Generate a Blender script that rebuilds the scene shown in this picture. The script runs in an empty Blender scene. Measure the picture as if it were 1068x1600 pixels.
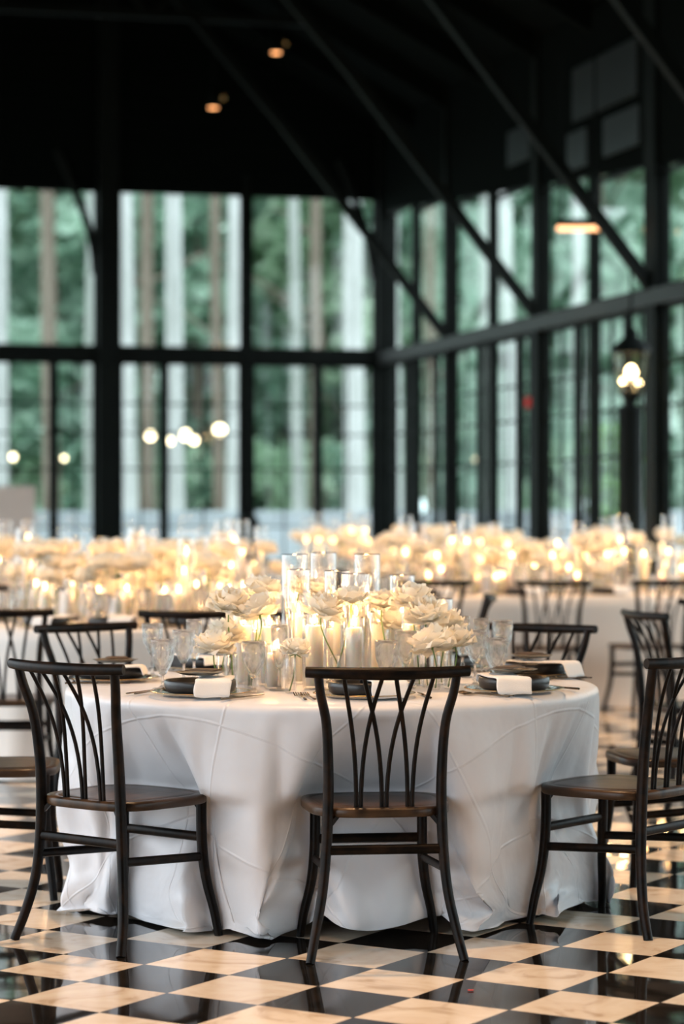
import bpy, bmesh, math, random
import numpy as np
from mathutils import Vector, Matrix, Euler
R = math.radians
SC = bpy.context.scene
COL = SC.collection
random.seed(7)
FPX = 3778.0                      # focal length in pixels of the 1068x1600 frame (85 mm on a 36 mm tall sensor)

# ------------------------------------------------------------------ camera, sky, exposure
cam_d = bpy.data.cameras.new('camera'); cam = bpy.data.objects.new('camera', cam_d); COL.objects.link(cam)
cam_d.sensor_fit = 'VERTICAL'; cam_d.sensor_height = 36; cam_d.sensor_width = 24; cam_d.lens = 85
cam.location = (0, 0, 1.36); cam.rotation_euler = (R(90 - 0.152), 0, 0)
cam_d.clip_end = 400
cam_d.dof.use_dof = True; cam_d.dof.focus_distance = 7.45; cam_d.dof.aperture_fstop = 1.95
SC.camera = cam
SC.view_settings.view_transform = 'Standard'; SC.view_settings.look = 'None'
SC.view_settings.gamma = 1; SC.view_settings.exposure = 0.15; SC.view_settings.use_curve_mapping = False
SKY = 3.7
FILL_DOWN_W = 1300
w = bpy.data.worlds.new('overcast_sky'); SC.world = w; w.use_nodes = True
nt = w.node_tree; nt.nodes.clear()
wo = nt.nodes.new('ShaderNodeOutputWorld'); wb = nt.nodes.new('ShaderNodeBackground')
wt = nt.nodes.new('ShaderNodeTexCoord'); wn = nt.nodes.new('ShaderNodeTexNoise'); wr = nt.nodes.new('ShaderNodeValToRGB')
wn.inputs['Scale'].default_value = 2.2; wn.inputs['Detail'].default_value = 3
wr.color_ramp.elements[0].color = (.66, .80, .92, 1); wr.color_ramp.elements[0].position = .3
wr.color_ramp.elements[1].color = (.93, .97, 1, 1); wr.color_ramp.elements[1].position = .7
nt.links.new(wt.outputs['Generated'], wn.inputs['Vector']); nt.links.new(wn.outputs['Fac'], wr.inputs['Fac'])
nt.links.new(wr.outputs['Color'], wb.inputs['Color']); wb.inputs['Strength'].default_value = SKY
nt.links.new(wb.outputs['Background'], wo.inputs['Surface'])
CANDLE_W = 1.1                   # watts of one candle's light
SC.cycles.use_light_tree = True
SC.cycles.max_bounces = 7; SC.cycles.diffuse_bounces = 3; SC.cycles.glossy_bounces = 4
SC.cycles.transmission_bounces = 6; SC.cycles.transparent_max_bounces = 40
SC.cycles.caustics_reflective = False; SC.cycles.caustics_refractive = False
SC.cycles.sample_clamp_indirect = 4.0
SC.cycles.use_denoising = True

# ------------------------------------------------------------------ materials
def mat(name, col, rough=.5, metal=0, emis=None, estr=0, spec=.5, trans=0, sss=0, coat=0, sheen=0, cvar=None, cscale=6, bump=0, bscale=40, cdist='Object', stretch=(1, 1, 1)):
    m = bpy.data.materials.new(name); m.use_nodes = True
    n = m.node_tree; b = n.nodes['Principled BSDF']
    b.inputs['Base Color'].default_value = (*col, 1); b.inputs['Roughness'].default_value = rough
    b.inputs['Metallic'].default_value = metal; b.inputs['Specular IOR Level'].default_value = spec
    b.inputs['Transmission Weight'].default_value = trans
    b.inputs['Subsurface Weight'].default_value = sss; b.inputs['Subsurface Radius'].default_value = (1, .7, .45); b.inputs['Subsurface Scale'].default_value = .035
    b.inputs['Coat Weight'].default_value = coat; b.inputs['Sheen Weight'].default_value = sheen
    if emis: b.inputs['Emission Color'].default_value = (*emis, 1); b.inputs['Emission Strength'].default_value = estr
    if cvar or bump:
        tc = n.nodes.new('ShaderNodeTexCoord'); mp = n.nodes.new('ShaderNodeMapping'); mp.inputs['Scale'].default_value = stretch
        n.links.new(tc.outputs[cdist], mp.inputs['Vector'])
    if cvar:
        t = n.nodes.new('ShaderNodeTexNoise'); t.inputs['Scale'].default_value = cscale; t.inputs['Detail'].default_value = 5
        r = n.nodes.new('ShaderNodeValToRGB'); r.color_ramp.elements[0].position = .35; r.color_ramp.elements[1].position = .7
        r.color_ramp.elements[0].color = (*col, 1); r.color_ramp.elements[1].color = (*cvar, 1)
        n.links.new(mp.outputs['Vector'], t.inputs['Vector']); n.links.new(t.outputs['Fac'], r.inputs['Fac'])
        n.links.new(r.outputs['Color'], b.inputs['Base Color'])
    if bump:
        t2 = n.nodes.new('ShaderNodeTexNoise'); t2.inputs['Scale'].default_value = bscale; t2.inputs['Detail'].default_value = 4
        bp = n.nodes.new('ShaderNodeBump'); bp.inputs['Strength'].default_value = bump; bp.inputs['Distance'].default_value = .004
        n.links.new(mp.outputs['Vector'], t2.inputs['Vector']); n.links.new(t2.outputs['Fac'], bp.inputs['Height'])
        n.links.new(bp.outputs['Normal'], b.inputs['Normal'])
    return m

def thin_glass(name, tint=(1, 1, 1), rough=.02, base=.06, edge=.75):
    """clear thin-walled glass: mostly see-through, shinier and denser where seen edge-on"""
    m = bpy.data.materials.new(name); m.use_nodes = True; n = m.node_tree; n.nodes.clear()
    o = n.nodes.new('ShaderNodeOutputMaterial'); mx = n.nodes.new('ShaderNodeMixShader')
    t = n.nodes.new('ShaderNodeBsdfTransparent'); g = n.nodes.new('ShaderNodeBsdfGlossy'); g.inputs['Roughness'].default_value = rough
    t.inputs['Color'].default_value = (*tint, 1)
    lw = n.nodes.new('ShaderNodeLayerWeight'); lw.inputs['Blend'].default_value = .35
    mr = n.nodes.new('ShaderNodeMapRange'); mr.inputs['To Min'].default_value = base; mr.inputs['To Max'].default_value = edge
    n.links.new(lw.outputs['Facing'], mr.inputs['Value']); n.links.new(mr.outputs['Result'], mx.inputs['Fac'])
    n.links.new(t.outputs[0], mx.inputs[1]); n.links.new(g.outputs[0], mx.inputs[2]); n.links.new(mx.outputs[0], o.inputs['Surface'])
    return m

def translucent(name, col, tcol, f=.35, rough=.6, bump=0, bscale=60, cvar=None, cscale=3, island=False):
    m = bpy.data.materials.new(name); m.use_nodes = True; n = m.node_tree
    b = n.nodes['Principled BSDF']; b.inputs['Base Color'].default_value = (*col, 1); b.inputs['Roughness'].default_value = rough
    b.inputs['Specular IOR Level'].default_value = .3
    o = n.nodes['Material Output']; mx = n.nodes.new('ShaderNodeMixShader'); t = n.nodes.new('ShaderNodeBsdfTranslucent')
    t.inputs['Color'].default_value = (*tcol, 1); mx.inputs['Fac'].default_value = f
    n.links.new(b.outputs[0], mx.inputs[1]); n.links.new(t.outputs[0], mx.inputs[2]); n.links.new(mx.outputs[0], o.inputs['Surface'])
    if cvar:
        ns = n.nodes.new('ShaderNodeTexNoise'); ns.inputs['Scale'].default_value = cscale
        tc = n.nodes.new('ShaderNodeTexCoord'); n.links.new(tc.outputs['Object'], ns.inputs['Vector'])
        r = n.nodes.new('ShaderNodeValToRGB'); r.color_ramp.elements[0].position = .38; r.color_ramp.elements[1].position = .62
        r.color_ramp.elements[0].color = (*col, 1); r.color_ramp.elements[1].color = (*cvar, 1)
        n.links.new(ns.outputs['Fac'], r.inputs['Fac']); n.links.new(r.outputs['Color'], b.inputs['Base Color'])
        n.links.new(r.outputs['Color'], t.inputs['Color'])
    return m

M = {}
def wood_mat():
    m = mat('dark_stained_wood', (.012, .009, .007), rough=.34, spec=.13, bump=.25, bscale=30, stretch=(1, 1, .25))
    n = m.node_tree; b = n.nodes['Principled BSDF']
    tc = n.nodes.new('ShaderNodeTexCoord'); t = n.nodes.new('ShaderNodeTexNoise'); t.inputs['Scale'].default_value = 14; t.inputs['Detail'].default_value = 8; t.inputs['Roughness'].default_value = .7
    r = n.nodes.new('ShaderNodeValToRGB'); r.color_ramp.elements[0].position = .45; r.color_ramp.elements[1].position = .82
    r.color_ramp.elements[0].color = (.003, .0024, .002, 1); r.color_ramp.elements[1].color = (.032, .015, .007, 1)
    n.links.new(tc.outputs['Object'], t.inputs['Vector']); n.links.new(t.outputs['Fac'], r.inputs['Fac']); n.links.new(r.outputs['Color'], b.inputs['Base Color'])
    rr = n.nodes.new('ShaderNodeMapRange'); rr.inputs['To Min'].default_value = .28; rr.inputs['To Max'].default_value = .5
    n.links.new(t.outputs['Fac'], rr.inputs['Value']); n.links.new(rr.outputs['Result'], b.inputs['Roughness'])
    return m
M['wood'] = wood_mat()
M['seat'] = mat('worn_seat_wood', (.012, .008, .006), rough=.3, spec=.28, cvar=(.08, .042, .02), cscale=5, bump=.2, bscale=20, stretch=(3, .6, 1))
M['metal'] = mat('blackened_steel', (.0025, .004, .0035), rough=.6, cvar=(.004, .006, .005), cscale=3, spec=.1)
M['transom'] = mat('dark_grey_steel', (.016, .018, .017), rough=.5, spec=.2)
M['roof'] = mat('black_roof_boards', (.0025, .004, .0035), rough=.9, spec=.04)
M['pane'] = thin_glass('window_glass', (.93, .99, .96), .0, .05, .35)
M['dim_pane'] = mat('smoked_window_glass', (.02, .026, .028), rough=.4)
M['glass'] = thin_glass('clear_cylinder_glass', (.995, .99, .98), .03, .012, .6)
M['wax'] = mat('ivory_wax', (.97, .93, .85), rough=.4, sss=.5)
M['wick'] = mat('burnt_wick', (.02, .015, .01), rough=.9)
M['petal'] = translucent('white_petal', (.97, .93, .85), (.99, .92, .76), .45, .5)
M['stem'] = mat('green_stem', (.10, .20, .035), rough=.5, cvar=(.16, .27, .06), cscale=20)
M['leaf'] = translucent('green_leaf', (.08, .17, .04), (.15, .3, .05), .3, .5)
M['plate'] = mat('black_stoneware', (.018, .017, .017), rough=.35, bump=.15, bscale=60)
M['charger'] = thin_glass('charger_glass', (.9, .9, .88), .05, .12, .9)
M['gold'] = mat('antique_brass', (.55, .36, .16), rough=.25, metal=1)
M['cutlery'] = mat('dark_bronze_metal', (.16, .115, .075), rough=.22, metal=1, bump=.1, bscale=40)
M['napkin'] = mat('white_linen', (.82, .80, .78), rough=.85, bump=.3, bscale=300, sheen=.2)
M['ribbon'] = mat('black_linen', (.02, .017, .015), rough=.8, bump=.3, bscale=300)
M['card'] = mat('brown_menu_card', (.10, .062, .035), rough=.6, cvar=(.14, .09, .05), cscale=10)
M['bluecloth'] = M['napkin']
def flame_mat():
    m = bpy.data.materials.new('candle_flame'); m.use_nodes = True; n = m.node_tree; n.nodes.clear()
    o = n.nodes.new('ShaderNodeOutputMaterial'); e = n.nodes.new('ShaderNodeEmission')
    e.inputs['Color'].default_value = (1, .66, .27, 1); e.inputs['Strength'].default_value = 28
    n.links.new(e.outputs[0], o.inputs['Surface']); m.cycles.emission_sampling = 'NONE'
    return m
M['flame'] = flame_mat()
def emit(name, col, s, sampling='AUTO'):
    m = bpy.data.materials.new(name); m.use_nodes = True; n = m.node_tree; n.nodes.clear()
    o = n.nodes.new('ShaderNodeOutputMaterial'); e = n.nodes.new('ShaderNodeEmission')
    e.inputs['Color'].default_value = (*col, 1); e.inputs['Strength'].default_value = s
    n.links.new(e.outputs[0], o.inputs['Surface']); m.cycles.emission_sampling = sampling
    return m
def crystal_mat():
    m = bpy.data.materials.new('cut_crystal'); m.use_nodes = True; n = m.node_tree; n.nodes.clear()
    o = n.nodes.new('ShaderNodeOutputMaterial'); mx = n.nodes.new('ShaderNodeMixShader')
    t = n.nodes.new('ShaderNodeBsdfTransparent'); g = n.nodes.new('ShaderNodeBsdfGlass'); g.inputs['IOR'].default_value = 1.5
    mx.inputs['Fac'].default_value = .5
    d = n.nodes.new('ShaderNodeBsdfTranslucent'); d.inputs['Color'].default_value = (.95, .95, .95, 1); d2 = n.nodes.new('ShaderNodeBsdfDiffuse'); d2.inputs['Color'].default_value = (.9, .9, .9, 1)
    dm = n.nodes.new('ShaderNodeMixShader'); n.links.new(d.outputs[0], dm.inputs[1]); n.links.new(d2.outputs[0], dm.inputs[2])
    m3 = n.nodes.new('ShaderNodeMixShader'); m3.inputs['Fac'].default_value = .05      # the ground, matt cuts of the crystal
    n.links.new(t.outputs[0], mx.inputs[1]); n.links.new(g.outputs[0], mx.inputs[2]); n.links.new(mx.outputs[0], m3.inputs[1]); n.links.new(dm.outputs[0], m3.inputs[2]); n.links.new(m3.outputs[0], o.inputs['Surface'])
    return m
M['crystal'] = crystal_mat()
def cloth_mat(name, crease=True):
    m = bpy.data.materials.new(name); m.use_nodes = True; n = m.node_tree; b = n.nodes['Principled BSDF']
    b.inputs['Base Color'].default_value = (.72, .715, .74, 1); b.inputs['Roughness'].default_value = .38
    b.inputs['Sheen Weight'].default_value = .25; b.inputs['Specular IOR Level'].default_value = .45
    if crease:
        L = n.links; uv = n.nodes.new('ShaderNodeUVMap'); sx = n.nodes.new('ShaderNodeSeparateXYZ'); L.new(uv.outputs[0], sx.inputs[0])
        hs = []
        for ax in (0, 1):        # pressed fold lines of the laundered cloth
            a = n.nodes.new('ShaderNodeMath'); a.operation = 'MULTIPLY'; a.inputs[1].default_value = 2.6; L.new(sx.outputs[ax], a.inputs[0])
            f = n.nodes.new('ShaderNodeMath'); f.operation = 'FRACT'; L.new(a.outputs[0], f.inputs[0])
            s = n.nodes.new('ShaderNodeMath'); s.operation = 'SUBTRACT'; s.inputs[1].default_value = .5; L.new(f.outputs[0], s.inputs[0])
            c = n.nodes.new('ShaderNodeMath'); c.operation = 'ABSOLUTE'; L.new(s.outputs[0], c.inputs[0])
            d = n.nodes.new('ShaderNodeMapRange'); d.inputs['From Min'].default_value = 0; d.inputs['From Max'].default_value = .018
            d.inputs['To Min'].default_value = 1; d.inputs['To Max'].default_value = 0; L.new(c.outputs[0], d.inputs['Value']); hs.append(d)
        mxn = n.nodes.new('ShaderNodeMath'); mxn.operation = 'MAXIMUM'; L.new(hs[0].outputs[0], mxn.inputs[0]); L.new(hs[1].outputs[0], mxn.inputs[1])
        bp = n.nodes.new('ShaderNodeBump'); bp.inputs['Strength'].default_value = .55; bp.inputs['Distance'].default_value = .0035
        L.new(mxn.outputs[0], bp.inputs['Height'])
        ns = n.nodes.new('ShaderNodeTexNoise'); ns.inputs['Scale'].default_value = 5; ns.inputs['Detail'].default_value = 3; L.new(uv.outputs[0], ns.inputs['Vector'])
        bp2 = n.nodes.new('ShaderNodeBump'); bp2.inputs['Strength'].default_value = .6; bp2.inputs['Distance'].default_value = .02
        L.new(ns.outputs['Fac'], bp2.inputs['Height']); L.new(bp.outputs['Normal'], bp2.inputs['Normal']); L.new(bp2.outputs['Normal'], b.inputs['Normal'])
    return m
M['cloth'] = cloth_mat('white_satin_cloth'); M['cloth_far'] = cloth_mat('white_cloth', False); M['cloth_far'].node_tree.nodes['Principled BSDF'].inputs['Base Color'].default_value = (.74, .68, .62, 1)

# ------------------------------------------------------------------ helpers
def tag(o, label=None, cat=None, group=None, kind=None):
    if label: o['label'] = label
    if cat: o['category'] = cat
    if group: o['group'] = group
    if kind: o['kind'] = kind
    return o
def thing(name, loc, label, cat, rz=0, group=None):
    o = bpy.data.objects.new(name, None); COL.objects.link(o); o.location = loc; o.rotation_euler = (0, 0, rz)
    o.empty_display_size = .05
    return tag(o, label, cat, group)
def dup(o, loc=None, rz=None, label=None, group=None, parent=None, scale=None):
    c = o.copy(); COL.objects.link(c)
    if parent is not None: c.parent = parent
    if loc is not None: c.location = loc
    if rz is not None: c.rotation_euler = (0, 0, rz)
    if scale is not None: c.scale = scale if hasattr(scale, '__len__') else (scale,) * 3
    if label: c['label'] = label
    if group: c['group'] = group
    for ch in KIDS.get(o.name, []):
        KIDS.setdefault(c.name, []).append(dup(ch, parent=c))
    return c
KIDS = {}
class MB:
    def __init__(s): s.v = []; s.f = []; s.sm = []
    def add(s, vs, fs, smooth=False):
        k = len(s.v); s.v += [tuple(p) for p in vs]; s.f += [tuple(i + k for i in q) for q in fs]; s.sm += [smooth] * len(fs)
    def box(s, c, d, mtx=None):
        x, y, z = d[0] / 2, d[1] / 2, d[2] / 2
        vs = [Vector((sx * x, sy * y, sz * z)) for sx in (-1, 1) for sy in (-1, 1) for sz in (-1, 1)]
        if mtx is not None: vs = [mtx @ p for p in vs]
        vs = [p + Vector(c) for p in vs]
        s.add(vs, [(0, 1, 3, 2), (4, 6, 7, 5), (0, 4, 5, 1), (2, 3, 7, 6), (0, 2, 6, 4), (1, 5, 7, 3)])
    def beam(s, a, b, w, h, up=(0, 0, 1)):
        a, b = Vector(a), Vector(b); t = (b - a).normalized(); u = Vector(up)
        sd = t.cross(u)
        if sd.length < 1e-3: sd = t.cross(Vector((0, 1, 0)))
        sd.normalize(); u = sd.cross(t)
        vs = [p + sd * (i * w / 2) + u * (j * h / 2) for p in (a, b) for i in (-1, 1) for j in (-1, 1)]
        s.add(vs, [(0, 1, 3, 2), (4, 6, 7, 5), (0, 4, 5, 1), (2, 3, 7, 6), (0, 2, 6, 4), (1, 5, 7, 3)])
    def tube(s, pts, rad, n=8, flat=1.0, side=(1, 0, 0), cap=True):
        """swept elliptical tube; rad = half width along 'side', flat = depth/width ratio (number or list)"""
        pts = [Vector(p) for p in pts]; m = len(pts)
        if not hasattr(rad, '__len__'): rad = [rad] * m
        if not hasattr(flat, '__len__'): flat = [flat] * m
        vs = []; fs = []; sd = Vector(side)
        for i, p in enumerate(pts):
            t = (pts[min(i + 1, m - 1)] - pts[max(i - 1, 0)]).normalized()
            a = sd - t * sd.dot(t)
            if a.length < 1e-4: a = t.orthogonal()
            a.normalize(); b = t.cross(a)
            for k in range(n):
                an = 2 * math.pi * k / n
                vs.append(p + a * math.cos(an) * rad[i] + b * math.sin(an) * rad[i] * flat[i])
        for i in range(m - 1):
            for k in range(n):
                fs.append((i * n + k, i * n + (k + 1) % n, (i + 1) * n + (k + 1) % n, (i + 1) * n + k))
        s.add(vs, fs, True)
        if cap:
            s.add(vs[:n], [tuple(range(n))[::-1]]); s.add(vs[-n:], [tuple(range(n))])
    def lathe(s, prof, n=24, c=(0, 0, 0), mod=None):
        vs = []; fs = []; m = len(prof)
        for i, (r, z) in enumerate(prof):
            for k in range(n):
                a = 2 * math.pi * k / n; rr = r if mod is None else r * mod(i, k, z)
                vs.append((c[0] + rr * math.cos(a), c[1] + rr * math.sin(a), c[2] + z))
        for i in range(m - 1):
            for k in range(n):
                fs.append((i * n + k, i * n + (k + 1) % n, (i + 1) * n + (k + 1) % n, (i + 1) * n + k))
        s.add(vs, fs, True)
        if prof[0][0] > 1e-5: s.add(vs[:n], [tuple(range(n))[::-1]])
        if prof[-1][0] > 1e-5: s.add(vs[-n:], [tuple(range(n))])
    def grid(s, P, closed=False, smooth=True):
        m, n = len(P), len(P[0]); vs = [p for r in P for p in r]; fs = []
        for i in range(m - 1):
            for k in range(n if closed else n - 1):
                fs.append((i * n + k, i * n + (k + 1) % n, (i + 1) * n + (k + 1) % n, (i + 1) * n + k))
        s.add(vs, fs, smooth)
    def build(s, name, m, parent=None, bevel=0, solid=0, label=None, subsurf=0, weld=True, kind=None):
        me = bpy.data.meshes.new(name); me.from_pydata(s.v, [], s.f); me.materials.append(m)
        me.polygons.foreach_set('use_smooth', s.sm); me.update()
        o = bpy.data.objects.new(name, me); COL.objects.link(o)
        if parent is not None:
            o.parent = parent; KIDS.setdefault(parent.name, []).append(o)
        if bevel:
            b = o.modifiers.new('bevel', 'BEVEL'); b.width = bevel; b.segments = 2; b.limit_method = 'ANGLE'
        if solid:
            b = o.modifiers.new('solid', 'SOLIDIFY'); b.thickness = solid; b.offset = 0
        if subsurf:
            b = o.modifiers.new('sub', 'SUBSURF'); b.levels = subsurf; b.render_levels = subsurf
        if label: o['label'] = label
        if kind: o['kind'] = kind
        return o
def bez(p0, p1, p2, p3, n=10):
    out = []
    for i in range(n + 1):
        t = i / n; u = 1 - t
        out.append(tuple(u**3 * a + 3 * u * u * t * b + 3 * u * t * t * c + t**3 * d for a, b, c, d in zip(p0, p1, p2, p3)))
    return out
def spline(pts, n=6):
    """Catmull-Rom through pts"""
    P = [Vector(p) for p in pts]; P = [P[0] * 2 - P[1]] + P + [P[-1] * 2 - P[-2]]; out = []
    for i in range(1, len(P) - 2):
        a, b, c, d = P[i - 1:i + 3]
        for k in range(n):
            t = k / n
            out.append(.5 * ((2 * b) + (c - a) * t + (2 * a - 5 * b + 4 * c - d) * t * t + (3 * b - a - 3 * c + d) * t**3))
    out.append(P[-2]); return out
def at(px, y, Y):
    return Vector(((px - 534) / FPX * Y, Y, 1.36 - (y - 790) / FPX * Y))

# ------------------------------------------------------------------ the chair (origin on the floor under the seat's middle, faces +Y)
def seat_outline(k=0):
    pts = []
    N = 56
    for i in range(N):
        a = 2 * math.pi * i / N
        c, s_ = math.cos(a), math.sin(a); e = 2 / 3.4
        x = math.copysign(abs(c)**e, c); y = math.copysign(abs(s_)**e, s_)
        wx = .222 + .013 * y; pts.append((x * (wx - k), y * (.215 - k)))
    return pts
def make_chair(name='bentwood_chair', label='x', loc=(0, 0, 0), rz=0):
    t = thing(name, loc, label, 'chair', rz)
    m = M['wood']
    b = MB(); o0 = seat_outline(); lay = []
    for k, z in ((.004, .425), (0, .430), (0, .446), (.003, .453), (.03, .4535), (.033, .4515), (.036, .4535), (.10, .451)):
        lay.append([(x, y, z) for x, y in seat_outline(k)])
    b.grid(lay, closed=True); n = len(o0)
    b.add(lay[-1], [tuple(range(n))], True); b.add(lay[0], [tuple(range(n))[::-1]])
    b.build('seat', M['seat'], t)
    for s in (-1, 1):
        # rear post + leg in one bent stick
        b = MB()
        p = spline([(s * .232, -.255, 0), (s * .212, -.225, .09), (s * .190, -.203, .2), (s * .178, -.195, .32), (s * .172, -.195, .45), (s * .172, -.203, .58), (s * .180, -.222, .71), (s * .200, -.245, .80), (s * .208, -.258, .856)], 5)
        rad = [.0140 + .0025 * min(1, q.z / .4) if q.z < .5 else .0165 - .003 * (q.z - .5) / .36 for q in p]
        b.tube(p, rad, 10, 1.15); b.build('leg', m, t)
        b = MB()
        p = spline([(s * .214, .205, 0), (s * .202, .196, .08), (s * .182, .184, .17), (s * .172, .176, .26), (s * .170, .172, .35), (s * .170, .172, .43)], 5)
        b.tube(p, [.0130 + .0035 * min(1, q.z / .25) for q in p], 10, 1.05); b.build('leg', m, t)
    # top rail, bowed backwards
    b = MB(); P = []; rr = []
    for i in range(17):
        u = -1 + i / 8; P.append((u * .245, -.268 - .042 * (1 - u * u) + .012, .866 - .004 * (1 - u * u))); rr.append(.0165 + .003 * (1 - abs(u)))
    b.tube(P, rr, 12, .82, side=(0, 0, 1)); b.build('top_rail', m, t, bevel=.0)
    def railpt(x): u = x / .245; return (x, -.256 - .042 * (1 - u * u), .862)
    for xb, xt in ((-.085, -.137), (-.071, -.018), (-.007, -.078), (.007, .078), (.071, .018), (.085, .137)):
        b = MB(); T = railpt(xt); y0 = -.178
        p = bez((xb, y0, .445), (xb, y0 - .012, .66), (xb + (xt - xb) * .55, -.225, .75), T, 12)
        b.tube(p, .0068, 8, .8); b.build('spindle', m, t)
    def stretch(a, c, wz, wd): b = MB(); b.tube([Vector(a).lerp(Vector(c), i / 6) for i in range(7)], wz, 8, wd / wz, side=(0, 0, 1)); b.build('stretcher', m, t)
    stretch((-.176, .175, .312), (.176, .175, .312), .015, .009)
    stretch((-.178, -.198, .328), (.178, -.198, .328), .015, .009)
    for s in (-1, 1): stretch((s * .174, -.196, .272), (s * .172, .180, .25), .014, .009)
    for s in (-1, 1):      # small wooden corner braces below the seat
        b = MB(); b.beam((s * .172, -.196, .395), (s * .142, -.185, .43), .012, .012); b.beam((s * .170, .172, .395), (s * .145, .16, .43), .012, .012)
        b.build('corner_brace', m, t)
    return t
CH = [  # x, y, turn (deg, positive = to the photo's left), label
 (.105, 7.45, 7, 'sharp dark wooden chair in the middle, seen square from behind'),
 (-.685, 7.62, -39, 'sharp dark wooden chair at the near left of the round table, turned right'),
 (.905, 7.90, 51, 'sharp dark chair with worn brown seat, cut by the right edge'),
 (1.20, 8.85, 100, 'brown-seated chair just behind the sharp chair at the right edge'),
 (.67, 9.55, 149, 'dark chair facing the camera across the round table, behind the right settings'),
 (-.87, 9.62, -140, 'dark chair behind the round table, its rail just above the near left chair'),
 (-1.21, 8.52, -86, 'dark chair at the left rim, seat and foot showing behind the near left chair'),
]
TC = Vector((-.035, 8.34, 0)); TR = .905; TZ = .752

# ------------------------------------------------------------------ floor
UA = R(31.97); TS = .3052
def floor_mat():
    m = bpy.data.materials.new('checker_marble'); m.use_nodes = True; n = m.node_tree; L = n.links; b = n.nodes['Principled BSDF']
    tc = n.nodes.new('ShaderNodeTexCoord'); mp = n.nodes.new('ShaderNodeMapping'); mp.inputs['Scale'].default_value = (1 / TS, 1 / TS, 0)
    mp.inputs['Location'].default_value = (100, 101, 0)
    L.new(tc.outputs['Object'], mp.inputs['Vector'])
    sp = n.nodes.new('ShaderNodeSeparateXYZ'); L.new(mp.outputs['Vector'], sp.inputs[0])
    def mt(op, a, v=None, b2=None):
        q = n.nodes.new('ShaderNodeMath'); q.operation = op; L.new(a, q.inputs[0])
        if b2 is not None: L.new(b2, q.inputs[1])
        elif v is not None: q.inputs[1].default_value = v
        return q.outputs[0]
    fx, fy = mt('FLOOR', sp.outputs[0]), mt('FLOOR', sp.outputs[1])
    par = mt('MODULO', mt('ADD', fx, b2=fy), 2)        # 0 cream, 1 black
    g = []
    for ax in (0, 1):
        f = mt('FRACT', sp.outputs[ax]); g.append(mt('ABSOLUTE', mt('SUBTRACT', f, .5)))
    grout = mt('GREATER_THAN', mt('MAXIMUM', g[0], b2=g[1]), .495)
    cell = n.nodes.new('ShaderNodeCombineXYZ'); L.new(fx, cell.inputs[0]); L.new(fy, cell.inputs[1])
    wn_ = n.nodes.new('ShaderNodeTexWhiteNoise'); wn_.noise_dimensions = '2D'; L.new(cell.outputs[0], wn_.inputs['Vector'])
    off = n.nodes.new('ShaderNodeVectorMath'); off.operation = 'SCALE'; off.inputs['Scale'].default_value = 9; L.new(wn_.outputs['Color'], off.inputs[0])
    va = n.nodes.new('ShaderNodeVectorMath'); va.operation = 'ADD'; L.new(tc.outputs['Object'], va.inputs[0]); L.new(off.outputs[0], va.inputs[1])
    ns = n.nodes.new('ShaderNodeTexNoise'); ns.inputs['Scale'].default_value = 5; ns.inputs['Detail'].default_value = 7; ns.inputs['Distortion'].default_value = 1.6
    L.new(va.outputs[0], ns.inputs['Vector'])
    cr = n.nodes.new('ShaderNodeValToRGB'); e = cr.color_ramp.elements
    e[0].position = .30; e[0].color = (.50, .38, .26, 1); e[1].position = .62; e[1].color = (.77, .67, .545, 1)
    q = e.new(.44); q.color = (.71, .59, .46, 1)
    L.new(ns.outputs['Fac'], cr.inputs['Fac'])
    br = n.nodes.new('ShaderNodeValToRGB'); br.color_ramp.elements[0].position = .35; br.color_ramp.elements[0].color = (.006, .0055, .005, 1)
    br.color_ramp.elements[1].position = .8; br.color_ramp.elements[1].color = (.022, .018, .015, 1); L.new(ns.outputs['Fac'], br.inputs['Fac'])
    hv = n.nodes.new('ShaderNodeMapRange'); hv.inputs['To Min'].default_value = .88; hv.inputs['To Max'].default_value = 1.06; L.new(wn_.outputs['Value'], hv.inputs['Value'])
    cs = n.nodes.new('ShaderNodeVectorMath'); cs.operation = 'SCALE'; L.new(cr.outputs['Color'], cs.inputs[0]); L.new(hv.outputs[0], cs.inputs['Scale'])
    mx = n.nodes.new('ShaderNodeMix'); mx.data_type = 'RGBA'; L.new(par, mx.inputs['Factor']); L.new(cs.outputs[0], mx.inputs['A']); L.new(br.outputs['Color'], mx.inputs['B'])
    m2 = n.nodes.new('ShaderNodeMix'); m2.data_type = 'RGBA'; L.new(grout, m2.inputs['Factor']); L.new(mx.outputs['Result'], m2.inputs['A']); m2.inputs['B'].default_value = (.06, .045, .035, 1)
    L.new(m2.outputs['Result'], b.inputs['Base Color'])
    rg = n.nodes.new('ShaderNodeMix'); rg.data_type = 'FLOAT'; L.new(par, rg.inputs['Factor']); rg.inputs['A'].default_value = .16; rg.inputs['B'].default_value = .045
    L.new(rg.outputs['Result'], b.inputs['Roughness'])
    n2 = n.nodes.new('ShaderNodeTexNoise'); n2.inputs['Scale'].default_value = 3.5; L.new(tc.outputs['Object'], n2.inputs['Vector'])
    bp = n.nodes.new('ShaderNodeBump'); bp.inputs['Strength'].default_value = .05; bp.inputs['Distance'].default_value = .01; L.new(n2.outputs['Fac'], bp.inputs['Height'])
    L.new(bp.outputs['Normal'], b.inputs['Normal'])
    return m
F0 = Vector((-.9417, 7.744, 0))
fl_m = Matrix.Rotation(-UA, 4, 'Z')
W14 = R(14)
C0 = Vector((.53, 30, 0)); BD = Vector((-math.cos(W14), -math.sin(W14), 0)); RD = Vector((math.sin(W14), -math.cos(W14), 0))
def Wp(s, t, z=0): return C0 + BD * s + RD * t + Vector((0, 0, z))       # s along the rear wall, t along the right wall
b = MB(); inv = (Matrix.Translation(F0) @ fl_m).inverted()
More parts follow.
